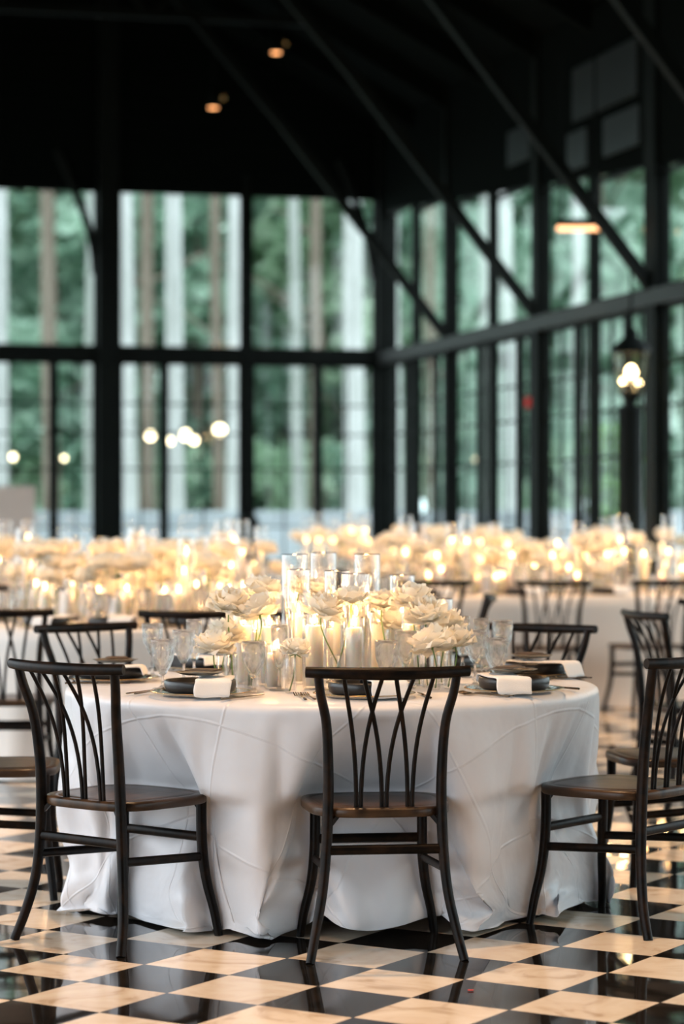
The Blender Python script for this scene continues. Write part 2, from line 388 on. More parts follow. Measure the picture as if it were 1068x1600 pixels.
pts = [inv @ Wp(-.12, -.12), inv @ Wp(14, -.12), inv @ Wp(14, 34), inv @ Wp(-.12, 34)]
b.add(pts + [p - Vector((0, 0, .12)) for p in pts], [(3, 2, 1, 0), (4, 5, 6, 7), (0, 1, 5, 4), (1, 2, 6, 5), (2, 3, 7, 6), (3, 0, 4, 7)])
fl = b.build('floor', floor_mat(), kind='structure'); fl.location = F0; fl.rotation_euler = (0, 0, -UA)

# ------------------------------------------------------------------ glazed walls
def WM(side):      # local frame: x along the wall from the corner, y out of the room, z up
    if side == 'back': return Matrix(((BD.x, -RD.x, 0, C0.x), (BD.y, -RD.y, 0, C0.y), (0, 0, 1, 0), (0, 0, 0, 1)))
    return Matrix(((RD.x, -BD.x, 0, C0.x), (RD.y, -BD.y, 0, C0.y), (0, 0, 1, 0), (0, 0, 0, 1)))
def wbox(b, side, x0, x1, z0, z1, d0, d1):
    m = WM(side); vs = [m @ Vector((x, y, z)) for x in (x0, x1) for y in (d0, d1) for z in (z0, z1)]
    b.add(vs, [(0, 1, 3, 2), (4, 6, 7, 5), (0, 4, 5, 1), (2, 3, 7, 6), (0, 2, 6, 4), (1, 5, 7, 3)])
TRN = 0
def trim(b, m, name=None):
    global TRN
    TRN += 1; return b.build('trim_%d' % TRN, m, kind='structure')
ZT0, ZT1 = 3.12, 3.26         # transom beam
# rear wall
for s in (3.46, 6.92, 10.38, 13.84):
    b = MB(); wbox(b, 'back', s - .13, s + .13, 0, 9.5, -.16, .10); trim(b, M['metal'])
b = MB(); wbox(b, 'back', -.12, .12, 0, 9.5, -.14, .12); trim(b, M['metal'])
b = MB(); wbox(b, 'back', .12, 14, ZT0, ZT1, -.06, .05); trim(b, M['metal'])
def window(side, x0, x1, z0, z1, idx, pane=True, m='pane'):
    f = MB(); w_ = .035
    for a in ((x0, x0 + w_, z0, z1), (x1 - w_, x1, z0, z1), (x0 + w_, x1 - w_, z0, z0 + w_), (x0 + w_, x1 - w_, z1 - w_, z1)): wbox(f, side, *a, -.03, .03)
    o = f.build('window_%d' % idx, M['metal'], kind='structure')
    g = MB(); wbox(g, side, x0 + .02, x1 - .02, z0 + .02, z1 - .02, -.004, .004)
    # one sheet only, so the light crosses a single surface
    g = MB(); mm = WM(side); g.add([mm @ Vector(p) for p in ((x0 + .02, 0, z0 + .02), (x1 - .02, 0, z0 + .02), (x1 - .02, 0, z1 - .02), (x0 + .02, 0, z1 - .02))], [(0, 1, 2, 3)])
    g.build('window_glass', M[m], o)
def door(side, x0, x1, idx, muntin=True, handle=0):
    f = MB(); w_ = .055; z0, z1 = .02, ZT0
    for a in ((x0, x0 + w_, z0, z1), (x1 - w_, x1, z0, z1), (x0 + w_, x1 - w_, z0, z0 + .25), (x0 + w_, x1 - w_, z1 - w_, z1)): wbox(f, side, *a, -.03, .03)
    o = f.build('door_%d' % idx, M['metal'], kind='structure')
    mm = WM(side); g = MB(); g.add([mm @ Vector(p) for p in ((x0 + .02, 0, .05), (x1 - .02, 0, .05), (x1 - .02, 0, z1 - .02), (x0 + .02, 0, z1 - .02))], [(0, 1, 2, 3)])
    g.build('door_glass', M['pane'], o)
    q = MB()
    for z in (1.10, 1.80, 2.23, 2.59): wbox(q, side, x0 + w_, x1 - w_, z - .011, z + .011, -.012, .012)
    xm = (x0 + x1) / 2; wbox(q, side, xm - .009, xm + .009, .27, z1 - w_, -.012, .012)
    q.build('glazing_bars', M['metal'], o)
    if handle:
        h = MB(); hx = x0 + .03 if handle < 0 else x1 - .03; h.tube([mm @ Vector((hx, -.06, z)) for z in (.95, 1.15)], .01, 6); h.build('door_handle', M['metal'], o)
wi = 1; di = 1
HB = 5.17
for k in range(4):
    s0 = .12 if k == 0 else 3.46 * k + .13; s1 = 3.46 * (k + 1) - .13; mid = (3.46 * k + 3.46 * (k + 1)) / 2 + .02
    b = MB(); wbox(b, 'back', mid - .045, mid + .045, 0, 5.4, -.07, .05); trim(b, M['metal'])
    window('back', s0, mid - .045, ZT1, HB, wi); window('back', mid + .045, s1, ZT1, HB, wi + 1); wi += 2
    q1 = s0 + (mid - s0) * .45 if k == 0 else (s0 + mid) / 2; q2 = (mid + s1) / 2 + (.23 if k == 0 else 0)
    if k == 1: q1 = 4.11
    for a, c in ((s0, q1), (q1, mid - .045), (mid + .045, q2), (q2, s1)):
        door('back', a, c, di, handle=0); di += 1
# boarding above the rear windows
b = MB(); wbox(b, 'back', -.1, 14, HB, 12.5, -.03, .08)
for i in range(24): wbox(b, 'back', -.1, 14, HB + .05 + i * .16, HB + .16 + i * .16, -.055, -.03)
b.build('wall_back', M['roof'], kind='structure')
# right wall
cols = [2.95, 6.09, 9.23, 12.37, 15.5, 18.6, 21.8, 25.0, 28.2, 31.3]
for i, t in enumerate(cols):
    b = MB(); wd = (.06, .09, .13)[min(i, 2)]; wbox(b, 'right', t - wd, t + wd, 0, 6.2, -.10, .05)
    trim(b, M['metal'])
b = MB(); wbox(b, 'right', .12, 34, 3.10, 3.24, -.12, .06); trim(b, M['transom'])
def head(t): return 5.02 - .075 * min(t, 10)
prev = .12
for i, t in enumerate(cols):
    wd = (.06, .09, .13)[min(i, 2)]; s1 = t - wd; mid = (prev + s1) / 2 - .06
    b = MB(); wbox(b, 'right', mid - .04, mid + .04, 0, 5.4, -.05, .05); trim(b, M['metal'])
    for a, c in ((prev, mid - .04), (mid + .04, s1)):
        window('right', a, c, 3.24, head((a + c) / 2), wi); wi += 1
    for a, c in ((prev, (prev + mid) / 2 + .25), ((prev + mid) / 2 + .25, mid - .04), (mid + .04, (mid + s1) / 2 + .12), ((mid + s1) / 2 + .12, s1)):
        door('right', a, c, di); di += 1
    prev = t + wd
b = MB(); m_ = WM('right')
for t0 in range(0, 34):
    t1 = t0 + 1
    zz = [(t0, head(t0)), (t1, head(t1)), (t1, 6.0), (t0, 6.0)]
    b.add([m_ @ Vector((p, -.06, z)) for p, z in zz] + [m_ @ Vector((p, .06, z)) for p, z in zz], [(0, 1, 2, 3), (7, 6, 5, 4), (0, 4, 5, 1)])
b.build('wall_right', M['roof'], kind='structure')
for a, c, z0, z1 in ((7.2, 8.9, 5.0, 5.5), (7.05, 7.6, 4.55, 4.9), (8.05, 8.95, 4.55, 4.9), (5.2, 5.9, 4.85, 5.2)):   # small smoked panes up under the eave
    b = MB(); wbox(b, 'right', a, c, z0, z1, -.09, -.06); o = b.build('window_%d' % wi, M['dim_pane'], kind='structure'); wi += 1
b = MB(); m_ = WM('right')
q = [Wp(-.1, 34), Wp(14, 34), Wp(14, 34, 6.2), Wp(7, 34, 10), Wp(-.1, 34, 6.2)]
b.add(q + [p + RD * .15 for p in q], [(0, 1, 2, 3, 4), (9, 8, 7, 6, 5), (0, 5, 6, 1), (4, 9, 5, 0)])
b.build('wall_front_unseen', M['roof'], kind='structure')  # unseen dark wall behind the camera, added to hold back frontal daylight
# roof: two sloping planes over the hall, seen from inside
b = MB()
def roofpt(s, t): z = 6.0 + min(s, 14 - s) * .55; return Wp(s, t, z)
for s0, s1 in ((-.4, 7), (7, 14)):
    q = [Wp(s0, -.4, 6.0 + min(s0, 14 - s0) * .55), Wp(s1, -.4, 6.0 + min(s1, 14 - s1) * .55), Wp(s1, 34.3, 6.0 + min(s1, 14 - s1) * .55), Wp(s0, 34.3, 6.0 + min(s0, 14 - s0) * .55)]
    b.add(q + [p + Vector((0, 0, .2)) for p in q], [(0, 1, 2, 3), (7, 6, 5, 4), (0, 4, 5, 1), (1, 5, 6, 2), (2, 6, 7, 3), (3, 7, 4, 0)])
b.build('ceiling', M['roof'], kind='structure')
for t in (1.5, 2.95, 4.5, 6.09, 7.6, 9.23, 10.8, 12.37):           # rafters
    b = MB(); b.beam(Wp(-.1, t, 5.83), Wp(7, t, 9.75), .10, .24); b.beam(Wp(7, t, 9.75), Wp(14, t, 5.9), .10, .24); trim(b, M['roof'])
for t in (2.95, 6.09, 9.23, 12.37):                                 # long raking braces from each right-hand column
    b = MB(); b.beam(Wp(.05, t, 3.22), Wp(1.95, t, 5.55), .10, .10); b.beam(Wp(1.95, t, 5.55), Wp(4.4, t, 8.3), .09, .09)
    trim(b, M['metal'])
for t, z in ((2.95, 6.7), (6.09, 6.9)):
    b = MB(); b.beam(Wp(0.9, t, z), Wp(12, t, z), .09, .09); trim(b, M['metal'])
for t in (2.95,):
    for s in (1.7, 3.46, 5.2, 6.92, 8.6):
        b = MB(); b.beam(Wp(s, t, 6.7), Wp(s + .9, t, 7.9), .06, .06); b.beam(Wp(s, t, 6.7), Wp(s - .9, t, 7.4), .06, .06); trim(b, M['metal'])
for s in (3.46, 0.0, 6.92):                                         # curved knee braces off the rear columns, into the room and along the wall
    b = MB()
    P = bez(Wp(s + (.14), -.02, 4.15), Wp(s + .16, .0, 4.7), Wp(s + .34, .05, 5.0), Wp(s + .62, .12, 5.6), 12)
    b.tube(P, .05, 8, .6); trim(b, M['metal'])

# two small spotlights under the tie beam
def spot(px, y, Y, label):
    p = at(px, y, Y); t = thing('ceiling_spotlight', p, label, 'spotlight', group='small ceiling spotlights')
    b = MB(); b.lathe([(.0, .26), (.05, .255), (.055, .06), (.065, 0)], 14); b.tube([(0, 0, .25), (0, 0, .6)], .01, 6); b.build('lamp_housing', M['metal'], t)
    b = MB(); b.lathe([(0, -.004), (.055, 0), (.05, .03)], 14, (0, 0, 0)); b.build('bulb', emit('spot_bulb', (1, .42, .16), 5), t)
    b = MB(); b.lathe([(.0, .03), (.03, .04), (.03, .1), (0, .11)], 12, (.11, 0, .05)); b.build('reflector', M['gold'], t)
spot(431, 83, 27, 'small amber ceiling spotlight hanging high in the dark roof, the upper of two')
spot(333, 169, 27, 'small amber ceiling spotlight hanging in the dark roof, the lower of two')

def fill_downlight(x, y, z, power, size, label):  # unseen fill spotlights, added to brighten and warm the tables and floor
    t = thing('ceiling_spotlight', (x, y, z), label, 'spotlight', group='unseen warm fill lights added over the hall')
    b = MB(); b.lathe([(.0, .26), (.05, .255), (.06, .06), (.07, 0)], 14); b.tube([(0, 0, .25), (0, 0, 1.6)], .01, 6); b.build('lamp_housing', M['metal'], t)
    l = bpy.data.lights.new('fill_beam', 'SPOT'); l.energy = power; l.color = (1, .60, .31); l.spot_size = R(size); l.spot_blend = .8; l.shadow_soft_size = .12
    lo = bpy.data.objects.new('fill_beam', l); COL.objects.link(lo); lo.parent = t; lo.location = (0, 0, -.02)
for x, y, z, pw, sz in ((-.2, 8.2, 6.6, FILL_DOWN_W * .9, 64), (-2.6, 4.6, 6.6, FILL_DOWN_W * .5, 80), (2.2, 4.6, 6.4, FILL_DOWN_W * .5, 80), (-1.2, 12.5, 7.2, FILL_DOWN_W * 1.35, 58), (1.6, 15.9, 6.6, FILL_DOWN_W * 1.35, 58), (-2.6, 18.0, 7.4, FILL_DOWN_W * 1.35, 58), (.6, 22, 7.0, FILL_DOWN_W * 1.35, 58)):
    fill_downlight(x, y, z, pw, sz, 'added warm fill spotlight, unseen, high in the roof above the tables')

# ------------------------------------------------------------------ outside
M['ground'] = mat('forest_floor', (.05, .07, .03), rough=.95, cvar=(.13, .12, .07), cscale=.6)
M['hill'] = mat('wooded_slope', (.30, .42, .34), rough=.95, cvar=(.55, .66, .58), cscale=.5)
M['terrace'] = mat('terrace_stone', (.42, .45, .46), rough=.8, cvar=(.5, .52, .52), cscale=1)
M['parapet'] = mat('pale_grey_render', (.52, .57, .60), rough=.8, cvar=(.42, .46, .48), cscale=1.2)
M['bark'] = mat('pale_bark', (.62, .64, .635), rough=.85, cvar=(.42, .44, .42), cscale=3.5, stretch=(1, 1, .3))
M['bark3'] = mat('grey_bark', (.42, .45, .43), rough=.9, cvar=(.30, .33, .30), cscale=3.5, stretch=(1, 1, .3))
M['bark2'] = mat('brown_bark', (.16, .13, .10), rough=.95, cvar=(.25, .21, .17), cscale=3.5, stretch=(1, 1, .3))
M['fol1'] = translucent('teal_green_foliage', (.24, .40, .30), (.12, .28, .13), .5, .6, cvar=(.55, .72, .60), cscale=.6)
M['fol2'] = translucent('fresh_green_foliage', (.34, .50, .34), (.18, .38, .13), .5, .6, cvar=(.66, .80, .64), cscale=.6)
b = MB(); b.box((0, 60, -.22), (220, 260, .2)); b.build('ground', M['ground'], kind='structure')
b = MB(); wbox(b, 'back', -8, 16, -.12, -.02, .12, 6.5); wbox(b, 'right', -6, 20, -.12, -.02, .12, 5); b.build('terrace', M['terrace'], kind='structure')
b = MB(); P = []
for i in range(13):
    r_ = []
    for k in range(33):
        x = -60 + k * 3.75; y = 66 + i * 3.2; r_.append((x, y + 3 * math.sin(x * .13), -.3 + 17 * (i / 12)**.8 + 1.2 * math.sin(x * .37 + i)))
    P.append(r_)
b.grid(P); b.build('hill', M['hill'], kind='structure')
def parapet(x0, x1, d, side='back'):
    b = MB(); wbox(b, side, x0, x1, 0, 1.2, d, d + .18); wbox(b, side, x0 - .03, x1 + .03, 1.2, 1.28, d - .04, d + .22)
    return tag(b.build('terrace_wall', M['parapet']), 'low pale grey terrace wall with flat coping outside the rear glazing', 'wall')
parapet(-7, 16, 6.3)

def leaf_cloud(n, blobs, size, seed):
    rnd = random.Random(seed); b = MB()
    for i in range(n):
        c, r_ = rnd.choice(blobs)
        d = Vector((rnd.gauss(0, 1), rnd.gauss(0, 1), rnd.gauss(0, 1))).normalized() * rnd.uniform(.55, 1)
        p = Vector(c) + Vector((d.x * r_[0], d.y * r_[1], d.z * r_[2]))
        e = Euler((rnd.uniform(-.9, .9), rnd.uniform(-.9, .9), rnd.uniform(0, 6.28))).to_matrix(); s = size * rnd.uniform(.6, 1.4)
        q = [e @ Vector(v) * s + p for v in ((-.5, -.3, 0), (.1, -.45, .12), (.6, 0, 0), (.1, .45, .12), (-.5, .3, 0), (-.1, 0, -.08))]
        b.add(q, [(0, 1, 5), (1, 2, 5), (2, 3, 5), (3, 4, 5), (4, 0, 5)])
    return b
def trunk_mb(h, r, lean=(0, 0), branches=0, seed=0):
    rnd = random.Random(seed); b = MB(); P = [(lean[0] * (i / 10)**1.3, lean[1] * (i / 10), -.2 + h * i / 10) for i in range(11)]
    P = [(x + rnd.uniform(-.02, .02), y, z) for x, y, z in P]
    b.tube(P, [r * (1.18 - .05 * i if i < 2 else 1.08 - .045 * i) for i in range(11)], 12)
    for i in range(branches):
        z = rnd.uniform(2.6, h * .85); a = rnd.choice((-1, 1)) * rnd.uniform(.2, 1.1); ln = rnd.uniform(1.2, 2.8); s = rnd.choice((-1, 1))
        b.tube([(0, 0, z), (s * ln * .5 * math.cos(a), ln * .4 * math.sin(a), z + ln * .28), (s * ln * math.cos(a), ln * .9 * math.sin(a), z + ln * .45)], [r * .28, r * .18, r * .06], 6)
    return b
def tree(x, y, h, r, bark, label, group=None, branches=5, seed=0, crown=None, cm='fol1', lean=(0, 0)):
    t = thing('tree', (x, y, 0), label, 'tree', group=group)
    trunk_mb(h, r, lean, branches, seed).build('trunk', M[bark], t)
    if crown: crown.build('foliage', M[cm], t)
    return t
# pale and brown trunks standing close to the glass (pixel column, width in pixels, distance)
TRK = [(4, 22, 41, 'bark'), (80, 25, 44, 'bark2'), (139, 14, 46, 'bark3'), (200, 29, 40, 'bark'), (230, 22, 47, 'bark2'), (272, 28, 41, 'bark'), (343, 18, 48, 'bark2'),
       (369, 27, 40, 'bark'), (467, 19, 43, 'bark3'), (495, 20, 48, 'bark2'), (556, 32, 41, 'bark'), (618, 20, 42, 'bark'), (674, 22, 44, 'bark2'), (752, 16, 46, 'bark3'), (795, 22, 42, 'bark'), (905, 18, 44, 'bark'), (1015, 20, 42, 'bark')]
WHO = ['cut by the photo\'s left edge', 'brown trunk in the first rear bay on the left', 'beside the broad rear column, left of it', 'just right of the broad rear column', 'dark brown, right of the pale trunk by the rear column',
       'in the pane right of the broad rear column', 'dark brown, behind the pane left of the slim centre mullion', 'against the slim centre mullion, brightest of the bay', 'thin, right of the slim centre mullion',
       'dark brown, right of the thin pale trunk', 'broad and bright, just left of the corner column', 'bright, just right of the corner column', 'grey brown, behind the first bay of the right wall', 'slim and pale, behind the second bay of the right wall',
       'behind the lower doors of the second right-wall bay', 'pale, behind the third bay of the right wall', 'pale, beside the lantern post']
for i, (px, wpx, Y, bk) in enumerate(TRK):
    col = 'pale straight tree trunk ' if bk != 'bark2' else 'straight tree trunk '
    tree((px - 534) / FPX * Y, Y, 15.5, wpx / FPX * Y / 2, bk, (col + 'outside, ' + WHO[i]), branches=4 if bk == 'bark2' else 0, seed=i, lean=(random.uniform(-.25, .25), 0))
protos = []
for k in range(3):
    rnd = random.Random(40 + k)
    blobs = [((rnd.uniform(-1.6, 1.6), rnd.uniform(-1.3, 1.3), z), (rnd.uniform(1.1, 1.9), rnd.uniform(.9, 1.5), rnd.uniform(.7, 1.2))) for z in [q * .85 + .6 for q in range(16)]]
    protos.append(tree(0, 0, 14, .16, 'bark2', 'x', branches=10, seed=60 + k, crown=leaf_cloud(2600, blobs, .42, 80 + k), cm='fol1' if k != 1 else 'fol2'))
k = 0
for row, (Y, n, dx) in enumerate(((52, 9, 2.9), (58, 10, 2.9), (64, 9, 3.6))):
    for i in range(n):
        x = (i - (n - 1) / 2) * dx + random.uniform(-.7, .7); y = Y + random.uniform(-1.5, 1.5); p = protos[k % 3]
        lb = ('leafy green forest tree beyond the trunks, in the front row', 'leafy green forest tree beyond the trunks, in the middle row', 'leafy green forest tree on the far edge of the wood')[row]
        g = ('front row of forest trees', 'middle row of forest trees', 'far row of forest trees')[row]
        if k < 3: o = p; o.location = (x, y, -.1); tag(o, lb, None, g)
        else: o = dup(p, (x, y, -.1), random.uniform(0, 6.28), lb, g)
        o.scale = (1, 1, random.uniform(.9, 1.1)); k += 1
# shrubs
def shrub(px, Y, w_, h, label, cm, seed, group=None, bx=1):
    t = thing('shrub', ((px - 534) / FPX * Y, Y, 0), label, 'shrub', group=group); rnd = random.Random(seed)
    bl = [((rnd.uniform(-w_, w_) * .4, rnd.uniform(-w_, w_) * .4, rnd.uniform(.2, .85) * h), (w_ * .45, w_ * .45, h * .22)) for _ in range(9)]
    leaf_cloud(700, bl, .16, seed).build('foliage', M[cm], t)
    b = MB()
    for i in range(5): b.tube([(0, 0, 0), (rnd.uniform(-.2, .2), rnd.uniform(-.2, .2), h * .4), (rnd.uniform(-w_, w_) * .4, rnd.uniform(-w_, w_) * .4, h * .8)], [.03, .02, .008], 6)
    b.build('stem', M['bark2'], t)
M['fol3'] = translucent('bright_green_foliage', (.14, .32, .06), (.2, .5, .1), .35, .6, cvar=(.22, .44, .1), cscale=1.5)
shrub(952, 27, .42, 2.3, 'tall bright green shrub outside the glass just before the lantern post', 'fol3', 5)
for i, (px, Y) in enumerate(((60, 50), (150, 50), (250, 49), (330, 50), (430, 49), (520, 50), (600, 49), (700, 50), (850, 49), (960, 50))):
    shrub(px, Y, 1.5, 2.6, 'round green forest shrub low between the trunks', 'fol1' if i % 2 else 'fol2', 20 + i, 'low forest shrubs')
# string of warm globe bulbs outside
fs_ = thing('string_light', at(190, 655, 37), 'string of warm round bulbs strung between trunks beyond the rear doors', 'string light')
b = MB(); o_ = Vector(fs_.location)
seq = [(-30, 690), (20, 700), (100, 700), (200, 662), (235, 669), (265, 677), (290, 668), (303, 675), (343, 660), (369, 640)]
b.tube(spline([at(px, y, 37) - o_ for px, y in seq], 5), .008, 5); b.build('cord', M['metal'], fs_)
M['globe'] = emit('warm_globe', (1, .80, .52), 9)
for px, y, r_ in ((20, 714, .05), (100, 716, .035), (235, 681, .07), (265, 689, .055), (290, 680, .08), (303, 688, .06), (343, 672, .09)):
    b = MB(); p = at(px, y, 37) - o_; b.lathe([(0, -r_), (r_ * .7, -r_ * .7), (r_, 0), (r_ * .7, r_ * .7), (0, r_)], 12, p)
    b.build('bulb', M['globe'], fs_)
# cool white bollard lamps outside the right wall
for px, y, Y, lb in ((655, 790, 36, 'white globe path lamp outside, seen just right of the corner column'), (925, 792, 34, 'white globe path lamp outside, left of the bright green shrub')):
    p = at(px, y, Y); t = thing('path_lamp', (p.x, p.y, 0), lb, 'lamp')
    b = MB(); b.lathe([(.09, 0), (.09, .03), (.03, .05), (.03, p.z - .1), (.06, p.z - .09)], 12); b.build('post', M['metal'], t)
    b = MB(); b.lathe([(.05, -.1), (.10, -.06), (.12, 0), (.10, .07), (0, .12)], 14, (0, 0, p.z)); b.build('globe', emit('cool_globe', (.75, .95, 1), 3.5), t)
# linear warm heater hung outside high on the right
p = at(903, 357, 21.9); t = thing('heater_lamp', p, 'long amber strip heater behind the upper panes of the right wall', 'heater')
b = MB(); b.box((0, 0, .05), (.42, .1, .06)); b.tube([(-.15, 0, .08), (-.15, 0, 1.6)], .01, 6); b.tube([(.15, 0, .08), (.15, 0, 1.6)], .01, 6); b.build('housing', M['metal'], t)
b = MB(); b.box((0, 0, 0), (.38, .05, .04)); b.build('glowing_bar', emit('amber_bar', (1, .48, .22), 3.2), t)
# red alarm unit
p = at(828, 627, 24.3); t = thing('alarm_sounder', p, 'small red alarm unit on the dark frame before the thick right-wall column', 'alarm')
b = MB(); b.lathe([(0, -.05), (.045, -.05), (.05, 0), (.035, .035), (0, .04)], 14); o = b.build('sounder', mat('red_plastic', (.75, .03, .02), rough=.3), t)
b = MB(); b.box((0, .03, -.01), (.1, .05, .12)); b.build('back_box', mat('dark_red_box', (.35, .02, .02), rough=.4), t)

# ------------------------------------------------------------------ lantern on a black post by the right wall
def lantern(px, y, Y, sc, lb, post=True, st=26):
    p = at(px, y, Y); t = thing('lantern_post' if post else 'wall_lantern', (p.x, p.y, 0), lb, 'lantern')
    z = p.z; w_ = .13 * sc
    b = MB()
    if post: b.tube([(0, .08, 0), (0, .08, .12), (0, .08, z - .28)], [.13, .10, .10], 12); b.build('post', M['metal'], t); b = MB()
    b.lathe([(.05 * sc, -.26 * sc), (.03 * sc, -.22 * sc), (.075 * sc, -.17 * sc), (.08 * sc, -.15 * sc)], 12, (0, 0, z)); b.lathe([(.155 * sc, .14 * sc), (.12 * sc, .2 * sc), (.05 * sc, .26 * sc), (.05 * sc, .3 * sc), (.02 * sc, .33 * sc), (.025 * sc, .36 * sc), (0, .4 * sc)], 12, (0, 0, z))
    for a in range(6):
        an = a * math.pi / 3; b.tube([(.08 * sc * math.cos(an), .08 * sc * math.sin(an), z - .16 * sc), (w_ * 1.08 * math.cos(an), w_ * 1.08 * math.sin(an), z + .145 * sc)], .008, 5)
    b.tube([(0, 0, z + .39 * sc), (0, 0, z + .75 * sc)], .012, 6)
    b.build('lantern_frame', M['metal'], t)
    b = MB(); b.lathe([(.078 * sc, -.155 * sc), (w_ * 1.04, .14 * sc)], 6, (0, 0, z)); b.v = b.v; g = MB(); g.add(b.v[:12], [f for f in b.f[:6]]); g.build('glass_pane', M['lglass'], t)
    for dx, dz, r_ in ((0, .0, .042), (-.06, -.065, .02), (.055, -.075, .02)):
        b = MB(); b.lathe([(0, -r_ * sc), (r_ * .75 * sc, -r_ * .6 * sc), (r_ * sc, 0), (r_ * .6 * sc, r_ * .9 * sc), (0, r_ * 1.3 * sc)], 10, (dx * sc, -.02, z + dz * sc)); b.build('bulb', M['lbulb'], t)
    l = bpy.data.lights.new('lantern_light', 'POINT'); l.energy = 14 * sc; l.color = (1, .72, .42); l.shadow_soft_size = .04
    lo = bpy.data.objects.new('lantern_light', l); COL.objects.link(lo); lo.parent = t; lo.location = (0, 0, z)
M['lglass'] = thin_glass('amber_lantern_glass', (1, .88, .68), .05, .08, .6)
M['lbulb'] = emit('lantern_bulb', (1, .80, .50), 22, 'NONE')
lantern(985, 582, 20.6, 1.18, 'lit glass carriage lantern on a black post against the right wall')
lantern(1034, 580, 26, .42, 'small amber lantern glimpsed behind the right-hand column', True)

# ------------------------------------------------------------------ far bits by the rear wall
p = at(14, 790, 26); t = thing('display_board', (p.x, p.y, 0), 'blank beige board on an easel before the rear glazing at the left edge', 'board', R(8))
b = MB(); b.box((0, 0, 1.24), (.56, .03, .66)); b.build('panel', mat('beige_board', (.60, .50, .44), rough=.7), t, bevel=.004)
for a, c in (((-.22, .02, 0), (-.05, .03, 1.5)), ((.22, .02, 0), (.05, .03, 1.5)), ((0, .4, 0), (0, .04, 1.45))):
    b = MB(); b.beam(a, c, .03, .03); b.build('leg', M['wood'], t)
b = MB(); b.beam((-.26, -.01, .9), (.26, -.01, .9), .05, .025); b.build('ledge', M['wood'], t)
p = at(386, 812, 27); t = thing('urn', (p.x, p.y, 0), 'black urn on a pedestal before the rear doors, under the slim centre mullion', 'urn')
b = MB(); b.box((0, 0, .45), (.34, .34, .9)); b.box((0, 0, .92), (.42, .42, .05)); b.build('pedestal', M['metal'], t, bevel=.01)
b = MB(); b.lathe([(.08, .94), (.09, .97), (.04, 1.0), (.1, 1.06), (.14, 1.15), (.12, 1.22), (.08, 1.25), (.1, 1.29), (.06, 1.29)], 20); b.build('bowl', M['metal'], t)

